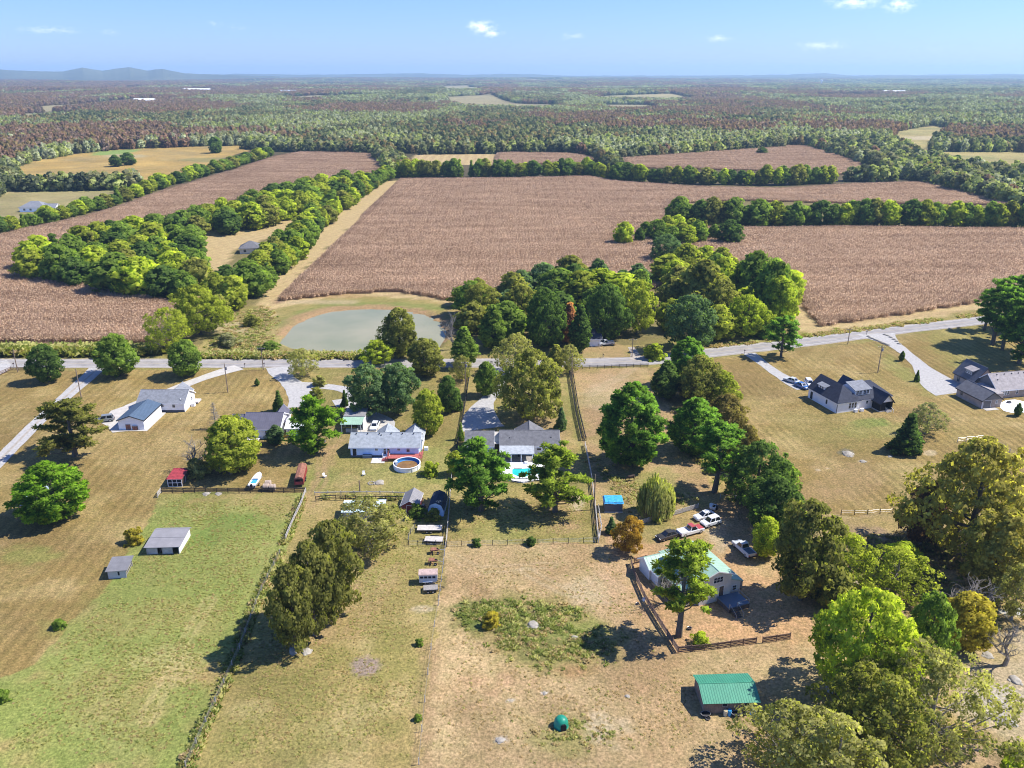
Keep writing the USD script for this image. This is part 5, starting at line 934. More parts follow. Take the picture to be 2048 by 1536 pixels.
        f = s.p(name, f, frame); s.p('pane', MB().box(c + n * .012, (w - t, .02, h - t), a), pane, f)
    def door(s, c, w, h, n=(0, -1), m='white_trim', knob=True):
        n = np.array([n[0], n[1], 0.0]); u = np.array([-n[1], n[0], 0.0]); c = np.array(c, float); a = math.atan2(u[1], u[0])
        d = s.p('door', MB().box(c + n * .02, (w, .05, h), a), m)
        f = MB(); [f.box(c + u * q * (w / 2 + .04) + n * .03, (.07, .07, h + .08), a) for q in (-1, 1)]; f.box(c + n * .03 + np.array([0, 0, h / 2 + .04]), (w + .01, .07, .08), a); s.p('door_frame', f, 'white_trim', d)
        if knob: s.p('handle', MB().box(c + u * w * .4 + n * .07, (.08, .05, .08), a), 'steel', d)
    def posts(s, pts, h, m='white_trim', w=.14, z0=-.1):
        for x, y in pts: s.p('post', MB().bb(x - w / 2, x + w / 2, y - w / 2, y + w / 2, z0, h), m)
    def box(s, name, x0, x1, y0, y1, z0, z1, m, label=None): return s.p(name, MB().bb(x0, x1, y0, y1, z0, z1), m, label=label)
    def vents(s, pts, m='black_trim', name='roof_vent'):
        for x, y, z in pts: s.p(name, MB().lathe([(0, .26), (.15, .26), (.17, .18), (.09, .16), (.09, -.1)], (x, y, z), 8), m)

# --- left white house and its garage
x, y = at_px(275.5, 823.3); x = -100.3
H = House('ranch_house', 'white ranch house with dark grey shingle roof and satellite dish, above the navy-roofed garage', 'house', (x, y))
H.gable(0, 12.4, 0, 7.8, 2.55, 4.75, 'white_siding', 'grey_shingles'); H.box('foundation', .02, 12.38, -.03, 7.83, -.4, .5, 'foundation')
H.gable(6.0, 11.0, 4.2, 10.2, 2.55, 4.55, 'white_siding', 'grey_shingles', 'y', ends=(False, True))
for wx, wz, w, h in ((2.9, 1.85, .7, .7), (4.9, 1.75, .55, 1.0), (6.5, 1.85, .9, .8), (9.6, 1.7, .8, .95)): H.win((wx, 0, wz), w, h)
H.win((12.4, 5.5, 1.7), .8, 1.2, (1, 0)); H.door((12.4, 6.8, 1.5), .9, 2.0, (1, 0)); H.box('side_deck', 12.45, 14.0, 5.6, 8.0, .2, .65, 'pale_boards'); H.box('air_conditioner', 12.7, 13.7, 3.6, 4.6, -.1, .8, 'white_trim')
H.vents([(2.2, 1.6, 3.15), (11.2, 2.9, 3.5)]); H.p('satellite_dish', MB().lathe([(0, .0), (.28, .06), (.42, .16), (.40, .17), (.25, .08), (0, .02)], (11.6, 1.0, 3.2), 16).tube([(11.6, 1, 2.9), (11.6, 1, 3.22)], .03), 'white_trim')
x, y = at_px(238.6, 860)
H = House('garage', 'garage with navy metal roof and sunlit white side, beside the concrete apron', 'garage', (x, y))
H.gable(0, 6.5, 0, 11.0, 2.6, 3.75, 'white_siding', 'navy_metal', 'y', over=.25, fascia='black_trim', ribs=.6); H.box('slab', -.5, 7.4, -.9, 11.3, -.3, .06, 'concrete'); H.win((0, 4, 1.5), .9, .9, (-1, 0)); H.door((0, 8.2, 1.15), 2.6, 2.2, (-1, 0)); H.door((6.5, 8.5, 1.05), .9, 2.0, (1, 0))
def crate(px, py, w, d, h, label, name='cabinet'):
    x, y = at_px(px, py); t = thing(name, label, 'cabinet', (x, y, gzf(x, y) + .06), .05)
    MB().bb(-w / 2, w / 2, -d / 2, d / 2, 0, h).build('body', 'dark_wood', t); MB().bb(-w / 2 - .05, w / 2 + .05, -d / 2 - .05, d / 2 + .05, h, h + .07).build('top', 'pale_boards', t); MB().bb(-w / 2 + .06, -.03, -d / 2 - .03, -d / 2, .08, h - .08).build('door', 'rust', t); MB().bb(.03, w / 2 - .06, -d / 2 - .03, -d / 2, .08, h - .08).build('door', 'rust', t)
crate(258.5, 859, 1.25, .7, 1.45, 'taller brown cabinet with pale top against the garage end'); crate(271.5, 860, 1.3, .7, 1.1, 'lower brown cabinet with pale top against the garage end')
# --- house with dark plum metal roof, white shop, green-roofed carport
x, y = at_px(488, 878)
H = House('metal_roof_house', 'house under a dark plum metal roof behind the round yellow-green tree', 'house', (x, y))
H.gable(0, 8.9, 0, 9.4, 2.6, 5.0, 'white_siding', 'plum_metal', ribs=.55); H.gable(-3.4, 0, .8, 8.6, 2.5, 4.5, 'white_siding', 'plum_metal', ends=(True, False), ribs=.55); H.gable(5.6, 8.9, 4.7, 11.5, 2.6, 4.4, 'white_siding', 'plum_metal', 'y', ends=(False, True), ribs=.55)
H.win((5.9, 0, 1.7), .9, 1.1); H.door((7.5, 0, 1.2), .9, 2.0); H.win((2.4, 0, 1.7), 1.2, 1.1); H.win((8.9, 4.6, 1.7), .9, 1.1, (1, 0)); H.box('porch_deck', 1.2, 4.2, -2.2, -.05, .35, .5, 'pale_boards')
H.posts([(1.3, -2.1), (4.1, -2.1)], 1.3, w=.1); H.box('porch_rail', 1.3, 4.1, -2.14, -2.06, 1.15, 1.25, 'white_trim')
x, y = at_px(573, 874)
H = House('white_shop', 'white-roofed outbuilding seen through the pine by the dark-roofed house', 'outbuilding', (x, y))
H.gable(0, 6.6, 0, 6.2, 2.3, 3.6, 'white_siding', 'white_metal', over=.3, ribs=.8); H.door((1.5, 0, 1.0), 2.2, 1.9); H.win((4.7, 0, 1.4), .9, .8)
x, y = at_px(688, 867)
H = House('carport', 'open carport with half grey, half sea-green metal roof left of the ranch house', 'carport', (x, y))
H.shed(-.6, 4.4, 0, 3.9, 2.35, 2.6, 'green_metal', .2, ribs=.5, name='green_roof'); H.shed(-.6, 4.6, 4.4, 9.0, 2.75, 3.0, 'dull_metal', .2, ribs=.5, name='grey_roof'); H.box('back_wall', -.6, 4.6, 8.8, 9.0, -.2, 2.9, 'grey_siding'); H.box('side_wall', 4.45, 4.6, 2.0, 9.0, -.2, 2.6, 'white_siding'); H.posts([(-.5, .1), (2, .1), (4.3, .1), (-.5, 4.2), (4.3, 4.2)], 2.4); H.box('workbench', .4, 3.4, .5, 1.2, 0, .85, 'grey_siding')
# --- ranch house with red deck
x, y = at_px(702, 914.5)
H = House('ranch_house', 'pale blue ranch house with light grey roof and red deck beside the above-ground pool', 'house', (x, y))
W = 16.1; H.gable(0, W, 0, 7.6, 2.65, 4.5, 'blue_siding', 'light_shingles', over=.4); H.box('foundation', .02, W - .02, -.03, 7.63, -.4, .45, 'foundation')
H.gable(5.3, 10.1, 3.6, 9.4, 2.65, 4.3, 'blue_siding', 'light_shingles', 'y', ends=(False, True)); H.gable(12.3, 16.5, 3.6, 9.8, 2.65, 4.3, 'white_siding', 'light_shingles', 'y', ends=(False, True))
H.door((.95, 0, 1.35), .85, 1.95, m='black_trim'); H.win((6.15, 0, 2.0), .75, .7); H.win((8.1, 0, 1.65), .62, 1.95, mull=0, name='french_door'); H.win((8.95, 0, 1.65), .62, 1.95, name='french_door'); H.win((11.4, 0, 2.0), .75, .7); H.win((13.6, 0, 1.85), .8, 1.15); H.win((W, 3, 1.8), .8, 1.1, (1, 0))
H.vents([(t, 3.3, 4.45) for t in (1.0, 3.7, 6.5, 9.3, 12.0, 14.7)] + [(7.0, 2.9, 4.2)])
st = MB(); [st.bb(7.7, 9.3, -.35 * (k + 1) - .3, -.35 * k - .3, 0, .55 - .18 * k) for k in range(3)]; H.p('steps', st, 'white_trim')
for q in (7.65, 9.35): H.p('hand_rail', MB().tube([(q, -.1, 1.45), (q, -1.35, .95)], .04).tube([(q, -.1, .5), (q, -.1, 1.45)], .04).tube([(q, -1.35, 0), (q, -1.35, .95)], .04), 'white_trim')
H.box('patio_slab', 5.2, 8.4, -3.4, -.3, -.2, .06, 'pale_boards'); H.box('wall_bench', 2.9, 5.0, -.8, -.1, 0, .8, 'navy_metal', 'dark blue bench against the wall'); H.box('air_conditioner', 17.0, 17.9, 3.4, 4.2, -.1, .8, 'white_trim')
x0, y0 = at_px(788, 911)
D = House('deck', 'red painted deck between the ranch house and its round pool', 'deck', (x0, y0))
for k in range(14): D.p('deck_board', MB().bb(-.6 - (.45 if k < 9 else 0), 7.0, -3.55 + k * .265, -3.55 + k * .265 + .245, .78, .82), 'red_deck')
D.posts([(-1.0, -3.5), (-1.0, -1.2), (6.95, -3.5), (6.95, .1), (3.0, .1), (6.95, -1.7)], 1.75, 'red_deck', .1)
for a, b in (((-1, -3.5), (-1, -1.2)), ((6.95, -3.5), (6.95, .1))):
    for z in (1.25, 1.7): D.p('deck_rail', MB().tube([(*a, z), (*b, z)], .04), 'red_deck')
st = MB(); [st.bb(-2.4 + .3 * k, -2.1 + .3 * k, -3.4, -2.2, 0, .2 + .16 * k) for k in range(4)]; D.p('steps', st, 'red_deck'); D.box('storage_bench', 1.0, 2.2, -.5, .0, .82, 1.35, 'white_trim'); D.box('sofa', -.2, 3.4, -.35, .15, .82, 1.6, 'navy_metal', 'blue outdoor sofa by the wall')
px_, py_ = at_px(813.7, 937.3); P = thing('above_ground_pool', 'round above-ground pool with white walls, blue liner and murky brown water', 'pool', (px_, py_ + .5, gzf(px_, py_)))
MB().lathe([(3.05, 0), (3.05, 1.15), (3.0, 1.15), (3.0, 0)], sides=48).build('pool_wall', 'white_trim', P, 30); MB().lathe([(2.94, 1.18), (3.16, 1.18), (3.16, 1.10), (2.94, 1.10), (2.94, 1.18)], sides=48).build('rim', 'white_trim', P, 30)
mat('pool_liner', (.05, .20, .42), .4, .2, 2); mat('murky_water', (.21, .115, .035), .25, .3, .9); MB().lathe([(2.97, 1.12), (2.97, .5), (2.0, .42), (0, .40)], sides=48).build('liner', 'pool_liner', P, 30)
MB().lathe([(2.45, .52), (0, .52)], sides=48).build('water', 'murky_water', P); MB().box((-2.5, .35, .95), (.5, .9, .8), .3).build('pool_ladder', 'white_trim', P)
for k in range(12): a = k * PI / 6; MB().box((3.09 * math.cos(a), 3.09 * math.sin(a), .57), (.10, .12, 1.12), a).build('upright', 'white_trim', P)
# --- pool house: garage, breezeway, main house, porch
x, y = -2.6, 176.2
H = House('pool_house', 'white house with slate shingle roof, long porch and breezeway, behind the turquoise pool', 'house', (x, y))
H.gable(0, 13.6, 0, 8.0, 2.65, 4.75, 'white_siding', 'slate_shingles', over=.4); H.gable(3.6, 10.0, 4.0, 9.8, 2.65, 4.6, 'white_siding', 'slate_shingles', 'y', ends=(False, True))
H.gable(-8.3, -1.95, .1, 7.6, 2.55, 4.65, 'blue_siding', 'slate_shingles', over=.35); H.box('breezeway_roof', -1.85, -.05, 1.2, 8.1, 2.5, 2.66, 'concrete'); H.posts([(-1.7, 1.3), (-.25, 1.3)], 2.5)
H.shed(-.1, 7.55, -3.7, -.05, 2.3, 2.62, 'pale_shingles', .25, name='porch_roof'); H.posts([(.1, -3.65), (2.4, -3.65), (4.75, -3.65), (7.4, -3.65)], 2.3, w=.18); H.box('porch_floor', 0, 7.5, -3.7, -.02, -.3, .22, 'weathered_wood')
H.win((9.0, 0, 1.85), 1.0, .8); H.win((11.8, 0, 1.9), .9, .6); H.win((1.3, 0, 1.6), 1.5, 1.2, mull=1); H.door((3.6, 0, 1.25), .95, 2.0); H.win((5.8, 0, 1.6), 1.5, 1.2, mull=1); H.win((-6.3, .1, 1.7), .9, 1.0); H.win((-3.6, .1, 1.7), .9, 1.0); H.vents([(2.0, 1.9, 3.65), (11.9, 2.0, 3.7)])
H.box('grill', 4.0, 4.7, -.9, -.4, .22, 1.2, 'black_trim'); H.box('air_conditioner', 14.0, 14.8, 1.6, 2.4, -.1, .8, 'white_trim'); H.box('lounge_chair', 5.5, 6.3, -4.9, -4.2, .06, .7, 'white_trim')
mat('white_concrete', (.82, .81, .79), .85, .04, 1); mat('turquoise', (.03, .50, .46), .15, .15, .5)
g = gpoly([(1001, 927), (1095, 927), (1100, 962), (1075, 963), (1047, 968), (1018, 963), (1000, 952)]); zc_ = float(gz(g[:, 0], g[:, 1]).max()) + .06
P = thing('swimming_pool', 'turquoise swimming pool set in a white concrete surround behind the two pines', 'pool', (0, 0, 0)); Pw = gpoly([(1024.5, 941), (1031, 938), (1042, 940), (1056, 939), (1072, 938), (1082, 942), (1078, 950), (1062, 951), (1050, 957), (1040, 957), (1030, 953), (1024.5, 950)])
poly = Polygon(g).difference(Polygon(Pw)); tm = trimesh.creation.extrude_polygon(poly, .55, engine='earcut'); MB().add(np.array(tm.vertices) + [0, 0, zc_ - .42], tm.faces).build('surround', 'white_concrete', P)
t = trimesh.creation.triangulate_polygon(Polygon(Pw).buffer(.1), engine='earcut'); MB().add(np.c_[np.asarray(t[0]), np.full(len(t[0]), zc_ + .03)], t[1]).build('water', 'turquoise', P)
xx, yy = at_px(1036, 939); MB().bb(xx - .9, xx + .9, yy - .3, yy + .7, zc_ + .1, zc_ + .22).build('pool_step', 'pale_boards', P)
# --- big white house with charcoal roofs, rotated on its lot
x, y = at_px(1672.3, 826.2); rz = math.radians(17.5)
H = House('white_brick_house', 'large white brick house with charcoal roofs and a dark gabled porch on the right lawn', 'house', (x, y), rz)
H.hip(0, 7.2, 0, 12.2, 2.85, 6.5, 'white_brick', 'charcoal_shingles', .35, axis='y', hip0=True, hip1=False, run=3.6)
H.hip(7.2, 17.7, .4, 9.6, 2.85, 6.2, 'white_brick', 'charcoal_shingles', .35, hip0=False, hip1=True, run=4.2)
H.p('dormer_wall', MB().prism([(1.3, 2.9), (1.3, 5.35), (5.0, 6.25), (5.0, 2.9)], 'x', 6.3, 11.2), 'white_siding'); H.p('dormer_roof', MB().slab([(6.0, .9, 5.42), (11.5, .9, 5.42), (11.5, 5.2, 6.55), (6.0, 5.2, 6.55)], .14), 'grey_shingles')
for q in (7.1, 8.05, 9.45, 10.4): H.win((q, 1.3, 4.55), .8, 1.2, mull=1)
H.p('side_dormer_wall', MB().prism([(.9, 3.2), (.9, 4.85), (3.3, 5.5), (3.3, 3.2)], 'y', 6.8, 9.6), 'white_siding'); H.p('side_dormer_roof', MB().slab([(.6, 10.0, 4.92), (.6, 6.4, 4.92), (3.6, 6.4, 5.75), (3.6, 10.0, 5.75)], .14), 'grey_shingles'); H.win((.9, 7.7, 4.2), .6, .9, (-1, 0)); H.win((.9, 8.6, 4.2), .6, .9, (-1, 0))
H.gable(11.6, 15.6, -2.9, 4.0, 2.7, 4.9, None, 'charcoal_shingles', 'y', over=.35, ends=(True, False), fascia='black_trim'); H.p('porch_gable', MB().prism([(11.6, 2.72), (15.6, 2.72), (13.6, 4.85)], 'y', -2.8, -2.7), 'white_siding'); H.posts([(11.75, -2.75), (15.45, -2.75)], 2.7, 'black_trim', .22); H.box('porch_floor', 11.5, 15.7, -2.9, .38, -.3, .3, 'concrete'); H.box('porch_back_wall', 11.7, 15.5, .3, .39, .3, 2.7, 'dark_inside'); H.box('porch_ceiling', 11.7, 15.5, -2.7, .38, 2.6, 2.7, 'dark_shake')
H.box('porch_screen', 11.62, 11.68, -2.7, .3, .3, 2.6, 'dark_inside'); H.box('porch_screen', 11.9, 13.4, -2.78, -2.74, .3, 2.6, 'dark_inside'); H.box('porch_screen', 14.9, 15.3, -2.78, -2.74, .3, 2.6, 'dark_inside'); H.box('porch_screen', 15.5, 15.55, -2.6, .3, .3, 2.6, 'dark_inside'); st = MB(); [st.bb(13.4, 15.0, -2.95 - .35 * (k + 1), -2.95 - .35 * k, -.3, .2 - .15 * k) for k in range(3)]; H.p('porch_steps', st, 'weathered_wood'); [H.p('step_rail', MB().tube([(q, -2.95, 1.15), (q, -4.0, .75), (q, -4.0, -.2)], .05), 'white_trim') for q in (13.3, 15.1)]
H.gable(8.6, 12.6, 6.0, 11.6, 2.85, 5.6, 'white_brick', 'charcoal_shingles', 'y', ends=(False, True))
for q in (4.1, 5.0, 5.9): H.win((q, 0, 1.7), .7, 1.6)
H.win((9.9, .4, 1.9), .7, .8); H.win((16.6, .4, 1.6), .5, 1.0); H.door((0, 10.7, 1.2), 1.0, 2.1, (-1, 0), 'black_trim'); H.win((0, 4.3, 1.7), .5, 1.1, (-1, 0), 'black_trim'); H.box('air_conditioner', 5.2, 6.0, -1.1, -.3, -.1, .75, 'white_trim'); H.box('air_conditioner', 7.2, 8.0, -1.1, -.3, -.1, .75, 'white_trim')
for q, m in (((0, 0), 'black_trim'), ((17.7, .4), 'black_trim')): H.p('down_pipe', MB().bb(q[0] - .06, q[0] + .06, q[1] - .08, q[1] + .02, -.1, 2.8), m)
# --- tan brick house at the right edge
x, y = at_px(1962.4, 817); rz = math.radians(11.5)
H = House('brick_garage', 'tan brick garage with grey gable roof beside the white patio at the right edge', 'garage', (x, y), rz)
H.gable(0, 5.9, 0, 9.9, 2.4, 4.45, 'tan_brick', 'slate_shingles', 'y', over=.35, fascia='black_trim', gable_wall='dark_shake'); H.door((1.5, 0, 1.1), 2.3, 2.2, m='dark_shake', knob=False); H.win((4.4, 0, 1.6), .6, .9); H.win((0, 7.9, 1.5), .7, 1.0, (-1, 0), 'black_trim'); H.box('down_pipe', -.08, .06, -.1, .0, -.1, 2.3, 'white_trim'); H.box('slab', .3, 4.2, -1.6, -.05, -.2, .06, 'concrete')
H = House('brick_house', 'long tan brick house with taupe shingle roof and a dormered wing at the right edge', 'house', (x + .12, y + .02), rz)
H.gable(8.8, 26, 5.3, 13.6, 2.75, 6.0, 'tan_brick', 'tan_shingles', over=.4, gable_wall='dark_shake'); H.gable(7.4, 14.2, 12.6, 20.6, 2.75, 6.4, 'tan_brick', 'slate_shingles', 'y', over=.4, fascia='black_trim'); H.shed(6.35, 8.4, 2.5, 10.4, 2.75, 2.95, 'tan_shingles', .1, name='covered_walk_roof', wall='tan_brick')
H.p('dormer_wall', MB().prism([(8.1, 3.3), (8.1, 5.0), (10.2, 5.6), (10.2, 3.3)], 'y', 14.6, 17.4), 'dark_shake'); H.p('dormer_roof', MB().slab([(7.8, 17.8, 5.06), (7.8, 14.2, 5.06), (10.4, 14.2, 5.85), (10.4, 17.8, 5.85)], .14), 'tan_shingles'); [H.win((8.1, q, 4.35), .6, .9, (-1, 0)) for q in (15.2, 16.0, 16.8)]; H.win((7.4, 18.6, 1.5), .9, 1.9, (-1, 0), 'black_trim')
[H.win((q, 5.3, 1.6), .62, 1.2) for q in (11.0, 11.75, 12.5)]; H.win((15.4, 5.3, 1.7), .7, 1.3); [H.win((q, 5.3, 1.7), .6, 1.3) for q in (18.0, 18.7)]; H.vents([(t, 8.9, 5.7) for t in (11, 13.4, 15.8, 18, 19.8)] + [(10.4, 7.6, 4.7)])
g = gpoly([(2000, 815), (2002, 806), (2012, 801), (2030, 800), (2060, 806), (2070, 818), (2050, 826), (2024, 826), (2008, 822)]); pad('white_patio', [(2000, 815), (2002, 806), (2012, 801), (2030, 800), (2060, 806), (2070, 818), (2050, 826), (2024, 826), (2008, 822)], 'white_concrete', .07)
xx, yy = at_px(2018, 806); t = thing('fire_pit', 'dark ring of a fire pit on the white patio', 'fire pit', (xx, yy, gzf(xx, yy) + .07)); MB().lathe([(.55, 0), (.6, .35), (.45, .35), (.42, .05), (0, .05)], sides=18).build('ring', 'foundation', t); MB().lathe([(.4, .12), (0, .2)], sides=12).build('ash', 'fence_grey', t)
# --- green-roofed house in the dirt yard
x, y = 34.9, 118.6; rz = math.radians(21.5)
H = House('green_roof_house', 'two-storey grey-white house with sea-green metal roofs in the dirt yard', 'house', (x, y), rz)
H.gable(-3.1, 3.1, .2, 10.2, 5.1, 6.25, 'cream_siding', 'green_metal', 'y', over=.45, ribs=.9); H.shed(0, 1, 0, 1, 1, 1, 'green_metal') if False else None
H.p('side_roof', MB().slab([(3.05, .4, 3.75), (5.9, .4, 2.75), (5.9, 9.6, 2.75), (3.05, 9.6, 3.75)], .12), 'green_metal'); H.p('side_wall', MB().prism([(3.1, -.4), (5.5, -.4), (5.5, 2.7), (3.1, 3.55)], 'y', .7, 9.3), 'cream_siding')
H.p('left_roof', MB().slab([(-6.2, .4, 2.75), (-3.05, .4, 3.75), (-3.05, 9.8, 3.75), (-6.2, 9.8, 2.75)], .12), 'green_metal'); H.p('left_wall', MB().prism([(-5.8, -.4), (-3.1, -.4), (-3.1, 3.55), (-5.8, 2.7)], 'y', .7, 9.5), 'cream_siding')
H.gable(-7.2, -3.2, 9.9, 13.4, 2.5, 3.7, 'cream_siding', 'green_metal', over=.3, ribs=.9); H.gable(-6.8, -5.0, 7.6, 9.9, 2.4, 3.3, 'cream_siding', 'green_metal', 'y', over=.25, ends=(True, False)); H.shed(-3.0, 2.6, 10.5, 13.4, 3.55, 2.9, 'green_metal', .25, ribs=.9, name='porch_roof'); H.posts([(-2.8, 13.2), (2.4, 13.2), (-.2, 13.2)], 2.9, 'weathered_wood')
H.win((.4, .2, 4.35), 1.9, 1.1, mull=2); H.win((4.3, .7, 1.5), .8, 1.0); H.win((-4.4, .7, 1.6), 1.0, 1.0); H.door((1.2, .2, 1.9), .9, 2.0, m='dark_wood'); [H.win((-3.1, q, 4.55), .9, .8, (-1, 0)) for q in (3.0, 6.5)]; [H.win((-5.8, q, 1.6), .9, 1.0, (-1, 0)) for q in (2.5, 6.0)]; H.win((5.5, 5, 1.6), .9, 1.0, (1, 0))
H.box('deck', .4, 4.6, -3.4, .1, .85, 1.0, 'navy_metal', 'blue-grey tarp-topped deck'); H.posts([(.5, -3.3), (4.5, -3.3), (4.5, -.2)], 1.75, 'weathered_wood', .1); H.box('deck_skirt', .45, 4.55, -3.38, .05, -.2, .84, 'dark_wood'); H.p('deck_rail', MB().tube([(2.2, -3.3, 1.7), (4.5, -3.3, 1.7), (4.5, -.2, 1.7)], .05), 'weathered_wood')
st = MB(); [st.bb(.6, 1.9, -3.45 - .34 * (k + 1), -3.45 - .34 * k, .68 - .17 * k, .76 - .17 * k) for k in range(5)]; H.p('stairs', st, 'dark_wood'); [H.p('stair_rail', MB().tube([(q, -3.4, 1.75), (q, -5.3, .85)], .05).tube([(q, -5.3, -.1), (q, -5.3, .9)], .05).tube([(q, -3.4, .7), (q, -3.4, 1.75)], .05), 'weathered_wood') for q in (.5, 2.0)]
for k in range(7): H.p('lattice_board', MB().bb(6.7, 6.76, 1.6 + k * .55, 2.1 + k * .55, 0, 1.7), 'weathered_wood')
# --- wooden barn with green metal roof
x, y = at_px(1407.5, 1427)
H = House('barn', 'low plank barn with ribbed green metal roof at lower right, barrels along its front', 'barn', (x, y), math.radians(2.3))
H.gable(0, 7.6, 0, 5.4, 2.0, 2.85, 'barn_boards', 'barn_green_metal', over=.32, fascia=None, ribs=.36, th=.07); H.win((2.9, 0, 1.45), .75, .5, frame='weathered_wood', pane='dark_inside', cross=False); H.win((6.1, 0, 1.45), .75, .5, frame='weathered_wood', pane='dark_inside', cross=False)
for k in range(26): H.p('plank', MB().bb(.02 + k * .291, .02 + k * .291 + .27, -.032, -.004, -.2, 1.08 if abs(.15 + k * .291 - 2.9) < .5 or abs(.15 + k * .291 - 6.1) < .5 else 1.9), 'barn_boards')
for k in range(18): H.p('plank', MB().bb(-.032, -.004, .03 + k * .298, .03 + k * .298 + .275, -.2, 1.95), 'barn_boards')
# --- sheds
def shed_house(name, label, cat, px, py, rz=0): x, y = at_px(px, py); return House(name, label, cat, (x, y), math.radians(rz))
H = shed_house('livestock_shed', 'long grey livestock shed with open bays on the green pasture', 'shed', 294, 1109.7, 3)
H.shed(0, 6.1, 0, 5.6, 1.55, 1.85, 'dull_metal', .3, .07); H.box('ridge_strip', -.3, 6.4, 2.9, 3.0, 1.78, 1.82, 'grey_metal'); H.p('rear_slope', MB().slab([(-.3, 5.95, 1.93), (6.4, 5.95, 1.93), (6.4, 6.9, 1.62), (-.3, 6.9, 1.62)], .06), 'dull_metal'); H.box('back_wall', 0, 6.1, 6.4, 6.55, -.3, 1.65, 'grey_boards'); H.p('side_wall', MB().prism([(0, -.3), (6.5, -.3), (6.5, 1.65), (5.6, 1.85), (0, 1.55)], 'x', 6.0, 6.1), 'white_siding'); H.p('side_wall', MB().prism([(0, -.3), (6.5, -.3), (6.5, 1.65), (5.6, 1.85), (0, 1.55)], 'x', 0, .1), 'grey_boards')
H.box('front_panel', .1, 2.0, .02, .1, -.2, 1.45, 'grey_boards'); H.box('front_panel', 2.95, 4.8, .02, .1, -.2, 1.45, 'grey_boards'); H.posts([(.1, 0), (2.05, 0), (2.95, 0), (4.85, 0), (6.0, 0)], 1.5, 'weathered_wood', .1); H.box('partition', 2.4, 2.5, .3, 6.3, -.2, 1.6, 'dark_wood')
H = shed_house('lean_to_shed', 'small grey lean-to shelter with open right side, below the long livestock shed', 'shed', 217.5, 1158.5, 8)
H.shed(0, 3.2, 0, 3.8, 1.65, 1.95, 'grey_metal', .3, .06); H.box('front_wall', 0, 3.1, 0, .1, -.3, 1.6, 'grey_siding'); H.box('back_wall', 0, 3.1, 3.7, 3.8, -.3, 1.9, 'grey_siding'); H.box('side_wall', 0, .1, .1, 3.7, -.3, 1.65, 'grey_siding'); H.posts([(3.05, .1), (3.05, 3.7)], 1.7, 'weathered_wood', .12); H.box('window', 1.7, 2.0, -.02, .0, .6, 1.3, 'dark_inside'); [H.box('rail', 3.0, 3.06, .2, 3.6, z, z + .12, 'weathered_wood') for z in (.35, .8)]
H = shed_house('chicken_coop', 'wire-fronted coop under a faded red tarp roof near the bare trees', 'coop', 336.5, 974, 2)
mat('red_tarp', (.30, .04, .05), .8, .35, 1.4, .4, 5); H.shed(0, 3.1, 0, 4.6, 1.85, 2.15, 'red_tarp', .15, .05); H.box('back_wall', 0, 3.1, 4.5, 4.6, -.2, 2.1, 'dark_wood'); H.box('mesh_front', .04, 3.06, .03, .06, 0, 1.8, 'dark_inside'); H.box('mesh_side', .03, .06, .1, 4.5, 0, 1.8, 'dark_inside'); H.box('mesh_side', 3.04, 3.07, .1, 4.5, 0, 1.8, 'dark_wood'); H.posts([(.05, 0), (1.05, 0), (2.05, 0), (3.05, 0), (3.05, 2.3), (.05, 2.3)], 1.85, 'white_trim', .09); [H.box('rail', 0, 3.1, -.05, .0, z, z + .09, 'white_trim') for z in (.0, .9, 1.72)]
H = shed_house('teal_roof_shed', 'small shed with pale teal roof hidden behind the bright green left pine', 'shed', 34, 1012, 4)
H.shed(0, 5.4, 0, 4.2, 2.1, 2.5, 'pale_blue_metal', .3, .06, wall='grey_siding', ribs=.5)
H = shed_house('pale_roof_shed', 'long shed with pale blue-white metal roof behind the grey-olive tree', 'shed', 686, 1041, 2)
H.shed(0, 8.2, 0, 3.9, 1.9, 2.25, 'pale_blue_metal', .25, .06, wall='grey_boards', ribs=.6); H.door((2.0, 0, .9), 1.0, 1.7, m='weathered_wood')
H = shed_house('maroon_shed', 'maroon garden shed with weathered grey gable roof', 'shed', 803, 1026, -4)
H.gable(0, 3.5, 0, 5.4, 1.75, 2.85, 'maroon_boards', 'dull_metal', 'y', over=.2, th=.06, ribs=.6); H.door((1.75, 0, .85), 1.2, 1.6, m='maroon_boards')
H = shed_house('blue_shed', 'pale blue shed with navy gambrel roof and small front window', 'shed', 856.5, 1032.5, -4)
pr = [(0, -.2), (3.2, -.2), (3.2, 1.6), (2.75, 2.55), (1.6, 3.05), (.45, 2.55), (0, 1.6)]; H.p('wall', MB().prism(pr, 'y', 0, 5.2), 'light_blue_boards'); e = .12
for a, b in (((3.35, 1.42), (2.82, 2.66)), ((2.82, 2.66), (1.6, 3.18)), ((1.6, 3.18), (.38, 2.66)), ((.38, 2.66), (-.15, 1.42))): H.p('roof_slope', MB().slab([(a[0], -.2, a[1]), (a[0], 5.4, a[1]), (b[0], 5.4, b[1]), (b[0], -.2, b[1])], .07), 'navy_shingles')
H.win((1.6, 0, 1.75), .55, .45)
H = shed_house('tarp_shed', 'dark box shed under a rumpled bright blue tarp in the dirt paddock', 'shed', 1209, 1025, 0)
